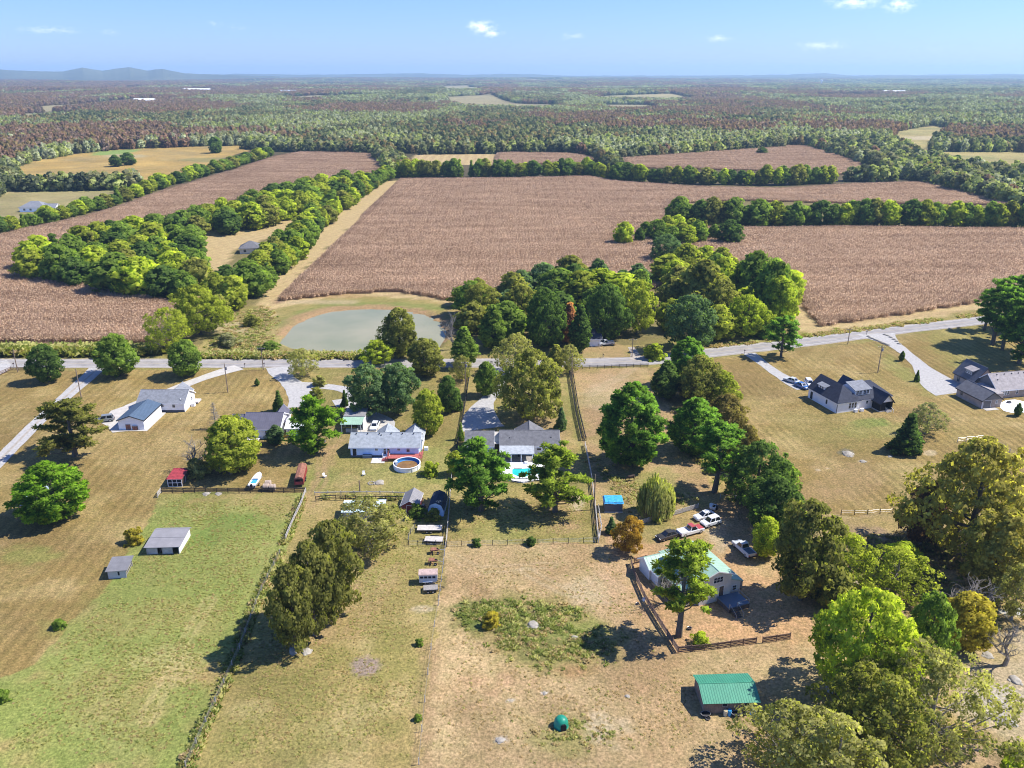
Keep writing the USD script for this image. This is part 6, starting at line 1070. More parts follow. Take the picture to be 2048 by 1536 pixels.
H.box('wall', 0, 3.7, 0, 3.0, -.2, 2.3, 'foundation'); mat('blue_tarp', (.02, .30, .62), .45, .45, 3.5, .6, 6, col2=(.10, .42, .75)); rr = np.random.default_rng(3); gx, gy = np.meshgrid(np.linspace(-.2, 3.9, 16), np.linspace(-.2, 3.2, 13)); zz = 2.42 + .22 * (n2(gx, gy, 1.3, 3, 3) - .5) * 2 - .35 * ((np.abs(gx - 1.85) > 1.95) | (np.abs(gy - 1.5) > 1.6)); i, j = np.meshgrid(np.arange(12), np.arange(15), indexing='ij'); i, j = i.ravel(), j.ravel(); H.p('tarp', MB().add(np.stack([gx, gy, zz], -1).reshape(-1, 3), np.stack([i * 16 + j, i * 16 + j + 1, (i + 1) * 16 + j + 1, (i + 1) * 16 + j], 1)), 'blue_tarp'); H.box('base_board', -.05, 3.75, -.08, -.0, -.1, .12, 'pale_boards'); H.box('sign_board', 1.2, 2.5, -.05, -.0, 1.8, 2.05, 'weathered_wood')
x, y = at_px(1122, 1451); T = thing('calf_hut', 'green dome-shaped calf hut with dark opening on the dry paddock', 'hut', (x, y, gzf(x, y)), .3)
mat('green_plastic', (.015, .23, .15), .4, .2, 3); v, f = MB().lathe([(1.0, 0), (1.02, .5), (.95, .95), (.75, 1.3), (.45, 1.5), (0, 1.58)], sides=20).mesh(); MB().add(v, f).build('shell', 'green_plastic', T, 40); MB().prism([(-.4, 0), (.4, 0), (.4, .8), (.2, 1.05), (-.2, 1.05), (-.4, .8)], 'y', -1.09, -.8).build('opening', 'dark_inside', T); MB().lathe([(1.06, 0), (1.08, .12), (1.0, .12)], sides=20).build('rim', 'green_plastic', T)
# --- far buildings
H = shed_house('far_house', 'white house with grey hip roof beyond the left hedgerow', 'house', 40, 424, 4)
H.hip(0, 16, 0, 11, 2.7, 6.2, 'white_siding', 'grey_shingles', .6); H.gable(14, 22, 2, 9, 2.5, 4.4, 'white_siding', 'grey_shingles'); [H.win((q, 0, 1.5), 1.4, 1.3) for q in (3, 7, 12)]; H.door((9.5, 0, 1.1), 1.1, 2.1)
H = shed_house('hidden_house', 'grey hip roof among trees beside the stubble clearing', 'house', 480, 508, 10); H.hip(0, 10, 0, 9, 2.7, 5.6, 'cream_siding', 'slate_shingles', .5); [H.win((q, 0, 1.5), 1.3, 1.3) for q in (2.5, 7.5)]
H = shed_house('grey_shack', 'weathered shack with pale grey roof inside the right-hand wood', 'shack', 1424, 648, 0); H.gable(0, 5.5, 0, 6.5, 2.2, 4.0, 'grey_boards', 'dull_metal', over=.4); H.win((2.7, 0, 1.3), .9, .9)
H = shed_house('roadside_cottage', 'dark-roofed white cottage tucked under the roadside trees behind the pickup', 'house', 1150, 693, 0); H.gable(0, 8.4, 0, 7, 2.7, 5.0, 'white_siding', 'charcoal_shingles', over=.5); H.posts([(8.2, -1.2), (5.5, -1.2)], 2.5); H.win((3, 0, 1.5), 1.1, 1.2); H.door((6.5, 0, 1.1), 1, 2)
for px, py, w, d, h, m, rf, lb in [(964, 251, 46, 16, 6, 'white_siding', 'pale_shingles', 'white farm buildings deep in the forest beyond the stubble patch'), (1636, 284, 32, 14, 5, 'white_siding', 'white_metal', 'long white metal building behind the far right hedgerow'), (1872, 250, 30, 14, 6, 'grey_siding', 'dull_metal', 'grey barn at the head of the far right farm track'),
                                 (266, 208, 60, 30, 9, 'white_siding', 'white_metal', 'white barn far away in the left forest'), (1700, 232, 30, 18, 7, 'cream_siding', 'pale_shingles', 'pale house roof in the right forest'), (365, 187, 120, 40, 9, 'white_siding', 'white_metal', 'white sheds on the left horizon plain'), (560, 192, 60, 30, 10, 'cream_siding', 'pale_shingles', 'pale roof far beyond the centre-left forest'), (1770, 190, 90, 40, 9, 'white_siding', 'white_metal', 'white buildings on the right horizon plain')]:
    H = shed_house('distant_building', lb, 'building', px, py, 0); H.gable(0, w, 0, d, h, h * 1.6, m, rf, over=1); [H.win((w * (k + .5) / 4, 0, h * .5), w / 12, h * .35) for k in range(4)]
x, y = at_px(1642, 172); T = thing('water_tower', 'tiny white water tower on the right horizon', 'water tower', (x, y, gzf(x, y))); MB().lathe([(1.5, 0), (1.5, 26), (7, 29), (9, 33), (8, 37), (4, 39.5), (0, 40)], sides=16).build('tank', 'white_trim', T, 40); [MB().tube([(7 * math.cos(k * PI / 2), 7 * math.sin(k * PI / 2), 0), (6 * math.cos(k * PI / 2), 6 * math.sin(k * PI / 2), 31)], .5).build('leg', 'white_trim', T) for k in range(4)]
# ------------------------------------------------------------------ vehicles
def paint(name, col, rough=.3): LOOK[name] = usdkit.material(stage, f'/World/Looks/{name}', {'tc': ('texture_coordinate', {}), 'n': ('noise_texture', {'scale': 1.5, 'detail': 4.0}), 'r': ('rgb_ramp', {'ramp': [(.3, tuple(np.array(col) * .86)), (.7, tuple(col))]}), 'p': ('principled_bsdf', {'roughness': rough, 'coat_weight': .4, 'coat_roughness': .08, 'specular_ior_level': .5})}, [('tc.object', 'n.vector'), ('n.fac', 'r.fac'), ('r.color', 'p.base_color')], surface='p.BSDF')
paint('white_paint', (.78, .79, .80)); paint('black_paint', (.035, .033, .034), .45); paint('red_paint', (.42, .07, .075), .45); paint('silver_paint', (.58, .60, .62)); paint('blue_paint', (.05, .14, .34)); paint('grey_paint', (.22, .24, .24)); mat('tyre', (.015, .015, .015), .9, .2, 5); mat('lamp_red', (.45, .02, .02), .3, .1, 4); mat('lamp_clear', (.75, .75, .72), .15, .05, 4)
def profile_body(m, prof, w, inset=.10):
    """A car body from its side outline, with the upper edge rounded in."""
    p = np.asarray(prof, float); k = len(p); t = np.asarray(trimesh.creation.triangulate_polygon(Polygon(p), engine='earcut')[1]); c = p.mean(0); pi_ = c + (p - c) * np.array([.985, .93])
    q = np.vstack([np.c_[pi_[:, 0], np.full(k, -w / 2), pi_[:, 1]], np.c_[p[:, 0], np.full(k, -w / 2 + inset), p[:, 1]], np.c_[p[:, 0], np.full(k, w / 2 - inset), p[:, 1]], np.c_[pi_[:, 0], np.full(k, w / 2), pi_[:, 1]]])
    f = np.vstack([t, t[:, ::-1] + 3 * k]); i = np.arange(k); j = (i + 1) % k; m.add(q, f)
    for a in range(3): m.add(q, np.stack([a * k + i, (a + 1) * k + i, (a + 1) * k + j, a * k + j], 1)[:, ::-1])
    return m
def vehicle(kind, col, front, back, label, cat, L=None, name=None, bed='steel', roof=None):
    """front, back: pixels of the ground under the two bumpers' middles."""
    f, b = np.array(at_px(*front)), np.array(at_px(*back)); c = (f + b) / 2; a = math.atan2(*(f - b)[::-1]); w = {'sedan': 1.8, 'suv': 1.85, 'pickup': 1.95}[kind]; L = L or {'sedan': 4.7, 'suv': 4.6, 'pickup': 5.6}[kind]; h = L / 2
    T = thing(name or {'sedan': 'parked_car', 'suv': 'parked_suv', 'pickup': 'pickup_truck'}[kind], label, cat, (c[0], c[1], gzf(*c) + .06), a); B = lambda mb, n, m, par=None: mb.build(n, m, par or T, smooth=32 if n in ('body', 'tyre') else False)
    hood = .88 if kind == 'sedan' else 1.05; z0 = .26 if kind == 'sedan' else .4
    prof = [(-h, z0 + .1), (-h + .12, z0), (h - .12, z0), (h, z0 + .12), (h - .03, hood - .22), (h - .2, hood - .08), (h - 1.15, hood), (-h + .25, hood + (.03 if kind == 'sedan' else -.02)), (-h + .02, hood - .1)]
    B(profile_body(MB(), prof, w), 'body', col)
    if kind == 'sedan': x = (h - 1.25, h - 2.05, -h + 1.35, -h + .55); top = 1.43
    elif kind == 'suv': x = (h - 1.15, h - 1.75, -h + .45, -h + .12); top = 1.78
    else: x = (h - 1.45, h - 2.1, h - 3.05, h - 3.3); top = 1.82
    wb, wt = w / 2 - .10, w / 2 - .28; za, zb = hood - .02, top
    q = {k: np.array(v) for k, v in dict(fbl=(x[0], wb, za), fbr=(x[0], -wb, za), ftl=(x[1], wt, zb), ftr=(x[1], -wt, zb), rtl=(x[2], wt, zb), rtr=(x[2], -wt, zb), rbl=(x[3], wb, za), rbr=(x[3], -wb, za)).items()}
    v = [q[k] for k in ('fbl', 'fbr', 'rbr', 'rbl', 'ftl', 'ftr', 'rtr', 'rtl')]; B(MB().add(v, [[4, 7, 6, 5], [0, 4, 5, 1], [2, 6, 7, 3], [0, 3, 7, 4], [1, 5, 6, 2]]), 'cabin', col); 
    rf = np.array([q['ftl'], q['rtl'], q['rtr'], q['ftr']]); cc = rf.mean(0); B(MB().slab(cc + (rf - cc) * [1.02, 1.06, 1] + [0, 0, .05], .07), 'roof', roof or col)
    if roof: B(MB().bb(h - 1.4, h - .2, -w / 2 + .12, w / 2 - .12, hood - .05, hood + .025), 'bonnet', roof)
    def pane(n, pts, nx=0, ny=0, s=.84):
        p = np.array(pts); m_ = p.mean(0); p = m_ + (p - m_) * s; nn = np.cross(p[1] - p[0], p[2] - p[0]); nn /= np.linalg.norm(nn); nn *= np.sign(nn @ (m_ - np.array([(x[1] + x[2]) / 2, 0, za]))); o = p + nn * .012
        if np.cross(o[1] - o[0], o[2] - o[0]) @ nn < 0: o = o[::-1]
        B(MB().slab(o, .02), n, 'car_glass')
    pane('windscreen', [q['fbl'], q['fbr'], q['ftr'], q['ftl']]); pane('rear_window', [q['rbl'], q['rbr'], q['rtr'], q['rtl']])
    for s in 'lr':
        fb, ft, rt, rb = q['fb' + s], q['ft' + s], q['rt' + s], q['rb' + s]
        if kind == 'pickup': pane('side_window', [fb, ft, rt, rb])
        else:
            mb_, mt = (fb + rb) / 2, (ft + rt) / 2; pane('side_window', [fb, ft, mt, mb_], s=.82); pane('side_window', [mb_, mt, rt, rb], s=.82)
    if kind == 'pickup':
        b0, b1 = -h + .1, h - 3.4; B(MB().bb(b0, b1, -w / 2 + .14, w / 2 - .14, hood - .03, hood + .0), 'truck_bed', bed)
        for s in (-1, 1): B(MB().bb(b0, b1, s * (w / 2 - .09) - .06, s * (w / 2 - .09) + .06, hood - .05, hood + .14), 'bed_side', col)
        B(MB().bb(-h + .0, -h + .1, -w / 2 + .1, w / 2 - .1, hood - .45, hood + .14), 'tailgate', col)
    r = .33 if kind == 'sedan' else .39
    for sx in (h - .9, -h + .95):
        for sy in (-1, 1):
            tv, tf = MB().lathe([(r * .62, -.11), (r * .96, -.11), (r, -.07), (r, .07), (r * .96, .11), (r * .62, .11)], sides=20).mesh(); tv = tv[:, [0, 2, 1]] * [1, -1, 1] + [sx, sy * (w / 2 - .10), r]; wheel = B(MB().add(tv, tf), 'tyre', 'tyre')
            rv, rf_ = MB().lathe([(0, .115), (r * .62, .09), (r * .62, -.09), (0, -.09)], sides=14).mesh(); rv = rv[:, [0, 2, 1]] * [1, sy, 1] + [sx, sy * (w / 2 - .10), r]; B(MB().add(rv, rf_ if sy < 0 else rf_[:, ::-1]), 'rim', 'steel', wheel)
    for sy in (-1, 1): B(MB().bb(h - .10, h + .012, sy * w * .36 - .2, sy * w * .36 + .2, hood - .30, hood - .16), 'headlight', 'lamp_clear'); B(MB().bb(-h - .012, -h + .08, sy * w * .38 - .14, sy * w * .38 + .14, hood - .34, hood - .14), 'tail_light', 'lamp_red')
    for q_, n in ((h, 'front_bumper'), (-h, 'rear_bumper')): B(MB().box((q_, 0, z0 + .14), (.14, w - .16, .2)), n, 'black_trim' if kind != 'sedan' else col)
    return T
vehicle('sedan', 'white_paint', (1390, 1042), (1428, 1032), 'white sedan with rear spoiler parked farthest back in the dirt yard', 'car')
vehicle('suv', 'white_paint', (1406, 1055), (1435, 1046), 'white two-door SUV parked just below the white sedan', 'suv', 4.2)
vehicle('pickup', 'white_paint', (1401, 1062), (1359, 1073.5), 'red and white pickup with loaded bed parked behind the white SUV', 'pickup', roof='red_paint', bed='pale_boards')
vehicle('sedan', 'black_paint', (1316, 1082), (1353, 1071), 'dull black sedan parked left of the red and white pickup', 'car')
vehicle('pickup', 'silver_paint', (1472, 1090), (1503, 1118), 'silver pickup parked under the trees right of the green-roofed house', 'pickup', bed='navy_metal')
vehicle('sedan', 'silver_paint', (1572, 760), (1594, 767), 'silver car leftmost of the three beside the white brick house', 'car'); vehicle('sedan', 'blue_paint', (1614, 779), (1593, 770), 'blue car parked beside the white brick house', 'car'); vehicle('suv', 'white_paint', (1624, 778), (1612, 763), 'white SUV against the corner of the white brick house', 'suv')
vehicle('sedan', 'white_paint', (745, 866), (755, 846), 'white car on the gravel behind the pale blue ranch house', 'car', 5.0); vehicle('pickup', 'silver_paint', (1197, 692), (1226, 689), 'silver pickup on the dirt turnout under the roadside trees', 'pickup'); vehicle('suv', 'grey_paint', (198, 845), (222, 842), 'dark grey SUV half hidden by the wide olive pine, left of the navy-roofed garage', 'suv')
vehicle('sedan', 'blue_paint', (594, 878), (626, 874), 'blue car under the bright pine by the white-roofed outbuilding', 'car')
# ------------------------------------------------------------------ trailers, boats, bales, farm gear
def wheel(T, x, y, r=.3, w=.2, name='wheel'):
    v, f = MB().lathe([(0, -w / 2), (r * .95, -w / 2), (r, -w / 3), (r, w / 3), (r * .95, w / 2), (0, w / 2)], sides=16).mesh(); p = MB().add(v[:, [0, 2, 1]] * [1, -1, 1] + [x, y, r], f).build(name, 'tyre', T, 32)
    for s in (-1, 1): v, f = MB().lathe([(0, .02), (r * .5, .012), (r * .5, -.01)], sides=10).mesh(); MB().add(v[:, [0, 2, 1]] * [1, s, 1] + [x, y + s * w / 2, r], f if s < 0 else f[:, ::-1]).build('rim', 'steel', p)
def flatbed(px0, px1, w, label, deck='pale_boards', boards=9):
    a, b = np.array(at_px(*px0)), np.array(at_px(*px1)); c = (a + b) / 2; L = np.linalg.norm(b - a); T = thing('flatbed_trailer', label, 'trailer', (c[0], c[1], gzf(*c)), math.atan2(*(b - a)[::-1]))
    for k in range(boards): q = -w / 2 + (k + .5) * w / boards; MB().bb(-L / 2, L / 2, q - w / boards / 2 + .012, q + w / boards / 2 - .012, .58, .64).build('deck_board', deck, T)
    m = MB(); [m.bb(-L / 2, L / 2, s * w / 2 - .04, s * w / 2 + .04, .42, .66) for s in (-1, 1)]; [m.bb(t, t + .08, -w / 2, w / 2, .44, .56) for t in np.linspace(-L / 2, L / 2 - .08, 5)]; m.build('frame', 'black_trim', T); MB().tube([(L / 2, -.5, .5), (L / 2 + 1.2, 0, .5)], .05).tube([(L / 2, .5, .5), (L / 2 + 1.2, 0, .5)], .05).build('tow_bar', 'black_trim', T)
    for s in (-1, 1):
        for t in (-.45, .4): wheel(T, t, s * (w / 2 + .14))
        MB().bb(-.9, .85, s * (w / 2 + .15) - .13, s * (w / 2 + .15) + .13, .66, .70).build('mudguard', 'black_trim', T)
flatbed((835, 1061), (884, 1061), 2.1, 'longer of two flatbed trailers with pale board decks below the sheds'); flatbed((886, 1084), (850, 1083), 1.9, 'shorter of two flatbed trailers with pale board decks, nearer the fence'); flatbed((847, 1181), (876, 1179), 1.6, 'small rusty-decked utility trailer below the horse trailer', 'weathered_wood', 6)
x, y = at_px(857, 1163); T = thing('horse_trailer', 'grey enclosed horse trailer with rounded pinkish roof', 'trailer', (x, y, gzf(x, y)), .05); mat('faded_roof', (.46, .34, .30), .6, .25, 2)
MB().prism([(-1.6, .45), (1.3, .45), (1.65, .9), (1.65, 2.0), (-1.6, 2.0)], 'y', -.9, .9).build('body', 'grey_siding', T); MB().prism([(-.98, 2.0), (.98, 2.0), (.92, 2.15), (.6, 2.26), (0, 2.3), (-.6, 2.26), (-.92, 2.15)], 'x', -1.68, 1.7).build('roof', 'faded_roof', T)
for k in range(4): MB().bb(-1.4 + k * .72, -.85 + k * .72, -.93, -.9, 1.35, 1.75).build('window', 'dark_inside', T)
for s in (-1, 1):
    for t in (-.5, .3): wheel(T, t, s * .98)
    MB().bb(-.95, .75, s * .98 - .14, s * .98 + .14, .66, .72).build('mudguard', 'white_trim', T)
MB().tube([(1.4, -.4, .5), (2.7, 0, .5)], .05).tube([(1.4, .4, .5), (2.7, 0, .5)], .05).build('tow_bar', 'black_trim', T)
a, b = np.array(at_px(599, 974)), np.array(at_px(606, 947)); c = (a + b) / 2; T = thing('livestock_trailer', 'long rusty red livestock trailer with ridged rusty roof on the back lawn', 'trailer', (c[0], c[1], gzf(*c)), math.atan2(*(b - a)[::-1])); L = 6.6
mat('rusty_red', (.30, .05, .04), .75, .4, 2.5); MB().prism([(-.98, 2.0), (.98, 2.0), (.75, 2.35), (0, 2.55), (-.75, 2.35)], 'x', -L / 2 - .15, L / 2 + .4).build('roof', 'rust', T); MB().bb(-L / 2, L / 2, -.95, .95, .5, .62).build('floor', 'dark_wood', T)
for s in (-1, 1):
    for z in (.75, 1.1, 1.45, 1.8): MB().bb(-L / 2, L / 2, s * .93 - .025, s * .93 + .025, z - .12, z + .12).build('slat', 'rusty_red', T)
    for t in np.linspace(-L / 2, L / 2, 6): MB().bb(t - .05, t + .05, s * .97 - .03, s * .97 + .03, .5, 2.0).build('upright', 'rusty_red', T)
    for t in (-.5, .4): wheel(T, t, s * 1.0)
MB().bb(L / 2 - .03, L / 2 + .03, -.93, .93, .6, 2.0).build('front_panel', 'rusty_red', T); MB().bb(-L / 2 + .0, -L / 2 + .04, -.93, .93, .6, 1.3).build('tailgate', 'rusty_red', T)
def boat(p0, p1, w, label, cover=True):
    a, b = np.array(at_px(*p0)), np.array(at_px(*p1)); c = (a + b) / 2; L = np.linalg.norm(b - a); T = thing('boat', label, 'boat', (c[0], c[1], gzf(*c)), math.atan2(*(b - a)[::-1])); s = np.linspace(-1, 1, 13); hw = w / 2 * np.where(s > 0, np.sqrt(np.clip(1 - s ** 2.4, 0, 1)), 1 - .1 * s ** 2); rows = []
    for q, (kk, z) in enumerate(((.0, .35), (.6, .42), (.92, .75), (1.0, 1.15))): rows.append(np.stack([s * L / 2 * (.92 + .08 * q / 3), hw * kk, np.full(13, z) + .25 * np.clip(s, 0, 1) ** 2 * (q / 3 + .3)], 1))
    V = np.vstack([np.vstack(rows), np.vstack([r * [1, -1, 1] for r in rows])]); F = []
    for o in (0, 52):
        for q in range(3):
            for k in range(12): qd = [o + q * 13 + k, o + q * 13 + k + 1, o + (q + 1) * 13 + k + 1, o + (q + 1) * 13 + k]; F.append(qd if o else qd[::-1])
    F.append([0, 39, 91, 52]); MB().add(V, F).build('hull', 'white_paint', T, 30)
    top = np.vstack([rows[3] * [1, .96, 1] - [0, 0, .06], rows[3] * [1, -.96, 1] - [0, 0, .06]]); MB().add(top, [[k, k + 13, k + 14, k + 1] for k in range(12)]).build('deck', 'white_trim', T); MB().bb(-L * .32, L * .05, -w * .3, w * .3, .9, 1.12).build('cockpit', 'dark_inside' if not cover else 'blue_tarp', T); MB().bb(-L * .05, L * .02, -w * .34, w * .34, 1.1, 1.4).build('console', 'pale_boards', T); MB().bb(-L / 2 - .3, -L / 2 + .1, -.2, .2, .5, 1.4).build('motor', 'black_trim', T)
    m = MB(); [m.bb(-L * .4, L * .5, sg * .5 - .04, sg * .5 + .04, .28, .36) for sg in (-1, 1)]; m.build('trailer_frame', 'steel', T); [wheel(T, -L * .15, sg * w * .48, .27) for sg in (-1, 1)]
boat((504, 980), (521, 955), 1.9, 'white motorboat on a trailer behind the black board fence'); boat((1432, 1023), (1418, 1019), 1.6, 'white boat in tree shade behind the white sedan', False)
mat('hay', (.47, .37, .29), .95, .25, 3, .6, 10)
for px, py, a, lb in ((533, 980, .1, 'round hay bale standing left against the board fence'), (546, 981, .1, 'round hay bale right of the other two at the board fence'), (537, 973, .1, 'round hay bale stacked behind the other two')):
    x, y = at_px(px, py); T = thing('hay_bale', lb, 'hay bale', (x, y, gzf(x, y)), a); v, f = MB().lathe([(0, -.62), (.66, -.62), (.75, -.55), (.76, 0), (.75, .55), (.66, .62), (0, .62)], sides=22).mesh(); v = v[:, [2, 0, 1]] + [0, 0, .74]; v += (noise(v * 4, 2)[:, None] - .5) * .06; MB().add(v, f).build('bale', 'hay', T, 40); [MB().add((lambda q: q[:, [2, 0, 1]] + [t, 0, .74])(MB().lathe([(.775, -.02), (.79, 0), (.775, .02)], sides=22).mesh()[0]), MB().lathe([(.775, -.02), (.79, 0), (.775, .02)], sides=22).mesh()[1]).build('twine', 'dark_wood', T) for t in (-.3, .0, .3)]
def drum(px, py, col, label, r=.29, h=.88):
    x, y = at_px(px, py); T = thing('barrel', label, 'barrel', (x, y, gzf(x, y)), 0, 'barrels along the barn front'); MB().lathe([(0, 0), (r, 0), (r, h * .3), (r * 1.04, h * .33), (r, h * .36), (r, h * .64), (r * 1.04, h * .67), (r, h * .7), (r * .97, h)], sides=16).build('body', col, T, 30); MB().lathe([(r * .99, h - .04), (r * 1.02, h + .02), (r * .9, h + .02), (r * .88, h - .03), (0, h - .03)], sides=16).build('lid', col, T)
mat('blue_plastic', (.04, .26, .52), .4, .15, 3); mat('cream_plastic', (.55, .47, .31), .5, .15, 3); mat('black_rubber', (.02, .02, .02), .8, .2, 4); mat('pale_blue_plastic', (.30, .60, .78), .4, .15, 3)
drum(1450.5, 1430.5, 'cream_plastic', 'cream barrel paired with a blue one in the middle of the barn front'); drum(1458.5, 1430, 'blue_plastic', 'blue barrel beside the cream one in the middle of the barn front'); drum(1494.5, 1428, 'cream_plastic', 'cream barrel near the right end of the barn front'); drum(1502.5, 1427, 'pale_blue_plastic', 'pale blue barrel right of the cream one at the barn front'); drum(1510.5, 1426, 'pale_blue_plastic', 'rightmost pale blue barrel at the barn corner')
def tub(px, py, r, h, label, sx=1.0):
    x, y = at_px(px, py); T = thing('water_trough', label, 'trough', (x, y, gzf(x, y)), .1, None, (sx, 1, 1)); MB().lathe([(0, .02), (r * .86, 0), (r, h), (r * .94, h), (r * .82, .06)], sides=22).build('tub', 'black_rubber', T, 30); MB().lathe([(r * .88, h * .7), (0, h * .7)], sides=20).build('water', 'dark_inside', T); MB().lathe([(r * .93, h), (r * 1.03, h + .02), (r * 1.03, h - .05), (r * .95, h - .05)], sides=22).build('rim', 'steel', T)
tub(1473, 1431, .5, .5, 'oval black stock tank between barrels at the barn front', 1.5); tub(1411, 1432, .5, .5, 'black stock tank at the left end of the barn front', 1.4); tub(1416, 1437.5, .36, .2, 'old tyre-like round feed pan in front of the barn'); tub(1379, 1258, .35, .35, 'dark feed pan beside the yard fence'); tub(1275, 1208, .28, .2, 'small dark feed pan on the bare track'); tub(644, 885, .7, .3, 'grey round trough under the bright pine', 1.3)
def rock(px, py, r, label, name='limestone_rock', m=None, flat=.5, seed=0):
    x, y = at_px(px, py); s = trimesh.creation.icosphere(3, 1.0); v = np.array(s.vertices); v *= (.75 + .55 * fbm(v * 1.6 + seed, 3, seed))[:, None] * np.array([r * 1.25, r, r * flat]); T = thing(name, label, 'rock', (x, y, gzf(x, y)), seed); MB().add(v, s.faces).build('stone', m or 'limestone', T, 35)
    for k in range(3): a = k * 2.1 + seed; w = v * .35 + [r * 1.15 * math.cos(a), r * 1.05 * math.sin(a), 0]; MB().add(w, s.faces).build('stone', m or 'limestone', T, 35)
mat('limestone', (.33, .30, .25), .95, .25, 2, .5, 8)
for i, (px, py, r, lb) in enumerate([(1695, 907, 1.1, 'weedy limestone outcrop on the right lawn'), (1698, 911, .7, 'pale slab at the front of the weedy outcrop'), (1726, 923, .6, 'flat pale rock right below the weedy outcrop'), (1780, 913, .4, 'small pale rock beside the lone dark cedar shadow'), (1068, 1250, .9, 'pale stump-like rock in the weedy middle of the lower paddock'), (1150, 1275, .5, 'pale rock at the right of the weeds in the lower paddock'), (759, 967, .9, 'white rock pile on the ranch house lawn'), (1990, 1400, .9, 'pale rock left on the bare ground at the right edge'), (2010, 1440, 1.1, 'large pale slab on the bare ground at the right edge'), (1975, 1310, .7, 'pale rock by the leafless crooked tree'), (2030, 1360, .8, 'pale rock at the far right of the bare ground'), (1255, 1392, .3, 'small pale stone in the lower paddock'), (972, 1252, .45, 'grey stones amid weeds left of the goldenrod'), (413, 988, .7, 'white boulder by the board fence, left one'), (437, 988, .6, 'white boulder by the board fence, right one'), (1275, 1100, .35, 'small pale stone by the orange-gold tree'), (590, 1301, .8, 'pale stone heap under the dark paddock trees, left one'), (613, 1303, .7, 'pale stone heap under the dark paddock trees, right one'), (1000, 1481, .5, 'pale rock low in the lower paddock'), (1090, 1386, .3, 'small pale rock above the calf hut')]): rock(px, py, r, lb, seed=i + 1)
STONES = [(1737, 673), (1741, 676), (1746, 677.5), (1751, 680), (1756, 681.5), (1761, 684), (1766, 686.5), (1771, 688.5), (1776, 690.5), (1770, 669.5), (1776, 671.5), (1782, 675), (1788, 679), (1793, 683), (1798, 688)]
for i, (px, py) in enumerate(STONES):
    x, y = at_px(px, py); s = trimesh.creation.icosphere(2, 1.0); v = np.array(s.vertices) * (.8 + .4 * noise(np.array(s.vertices) * 2 + i, i))[:, None] * [.75, .45, .4]; T = thing('edging_stone', 'rough pale stone edging the mouth of the curving driveway, ' + ('left side' if i < 9 else 'right side'), 'stone', (x, y, gzf(x, y) + .05), -.5, 'stones along the left side of the drive mouth' if i < 9 else 'stones along the right side of the drive mouth'); MB().add(v, s.faces).build('stone', 'limestone', T, 35)
def implement(px, py, label, rz=0, m='rust'):
    x, y = at_px(px, py); T = thing('farm_implement', label, 'farm machine', (x, y, gzf(x, y)), rz); MB().bb(-.9, .9, -.06, .06, .55, .7).bb(-.06, .06, -.9, .9, .55, .7).build('frame', m, T); [MB().tube([(q, -.7, .1), (q, -.2, .62)], .04).build('tine', m, T) for q in (-.8, -.4, 0, .4, .8)]; [wheel(T, .5, s * .7, .3, .16) for s in (-1, 1)]; MB().bb(-.8, .3, -.5, .5, .75, .95).build('hopper', m, T); MB().tube([(.9, 0, .6), (2.0, 0, .45)], .05).build('tow_bar', 'steel', T)
implement(870, 1106, 'rusty red farm implement nearest the flatbed trailers', .2); implement(866, 1127, 'rusty farm implement with pale tow bar above the horse trailer', 0)
x, y = at_px(845, 1020); T = thing('lawn_tractor', 'dark lawn tractor parked between the maroon and blue sheds', 'tractor', (x, y, gzf(x, y)), 1.4); MB().bb(.1, 1.0, -.28, .28, .4, .85).build('bonnet', 'black_paint', T); MB().bb(-.8, .1, -.4, .4, .35, .5).build('chassis', 'black_trim', T); MB().bb(-.55, -.1, -.22, .22, .5, .65).bb(-.62, -.5, -.22, .22, .5, 1.0).build('seat', 'dark_inside', T); MB().tube([(.1, 0, .8), (-.05, 0, 1.1)], .03).build('steering_wheel', 'black_trim', T); [wheel(T, -.5, s * .45, .38, .25) for s in (-1, 1)]; [wheel(T, .75, s * .4, .25, .16) for s in (-1, 1)]
def kayak(px, py, col, label, rz):
    x, y = at_px(px, py); T = thing('kayak', label, 'kayak', (x, y, gzf(x, y) + .35), rz); s = np.linspace(-1, 1, 15); v = []; g = np.arange(10) * 2 * PI / 10
    for t in s: w = .36 * math.sqrt(max(1 - t * t, 0)) + .02; v.append(np.stack([np.full(10, t * 1.6), w * np.cos(g), w * .6 * np.sin(g) + .12 * t * t], 1))
    i, j = np.meshgrid(np.arange(14), np.arange(10), indexing='ij'); jj = (j + 1) % 10; MB().add(np.vstack(v), np.stack([i * 10 + j, (i + 1) * 10 + j, (i + 1) * 10 + jj, i * 10 + jj], -1).reshape(-1, 4)[:, ::-1]).build('hull', col, T, 40); MB().lathe([(.3, .22), (.26, .23), (0, .2)], sides=12).build('cockpit', 'dark_inside', T); MB().bb(-.8, -.7, -.3, .3, -.4, -.15).bb(.7, .8, -.3, .3, -.4, -.15).build('stand', 'weathered_wood', T)
mat('yellow_plastic', (.55, .36, .05), .4, .15, 3); kayak(569, 874, 'yellow_plastic', 'yellow kayak in front of the white-roofed outbuilding', .05)
x, y = at_px(1665, 1382); T = thing('play_house', 'blue-roofed play house in the shade left of the bright maple', 'play house', (x, y, gzf(x, y)), .5); MB().bb(-.8, .8, -.7, .7, 0, 1.3).build('body', 'weathered_wood', T); [MB().slab([(-1, s * .9, 1.25), (1, s * .9, 1.25), (1, 0, 1.9), (-1, 0, 1.9)][:: (1 if s < 0 else -1)], .06).build('roof_slope', 'blue_plastic', T) for s in (-1, 1)]; MB().bb(-.3, .3, -.74, -.7, 0, .95).build('opening', 'dark_inside', T)
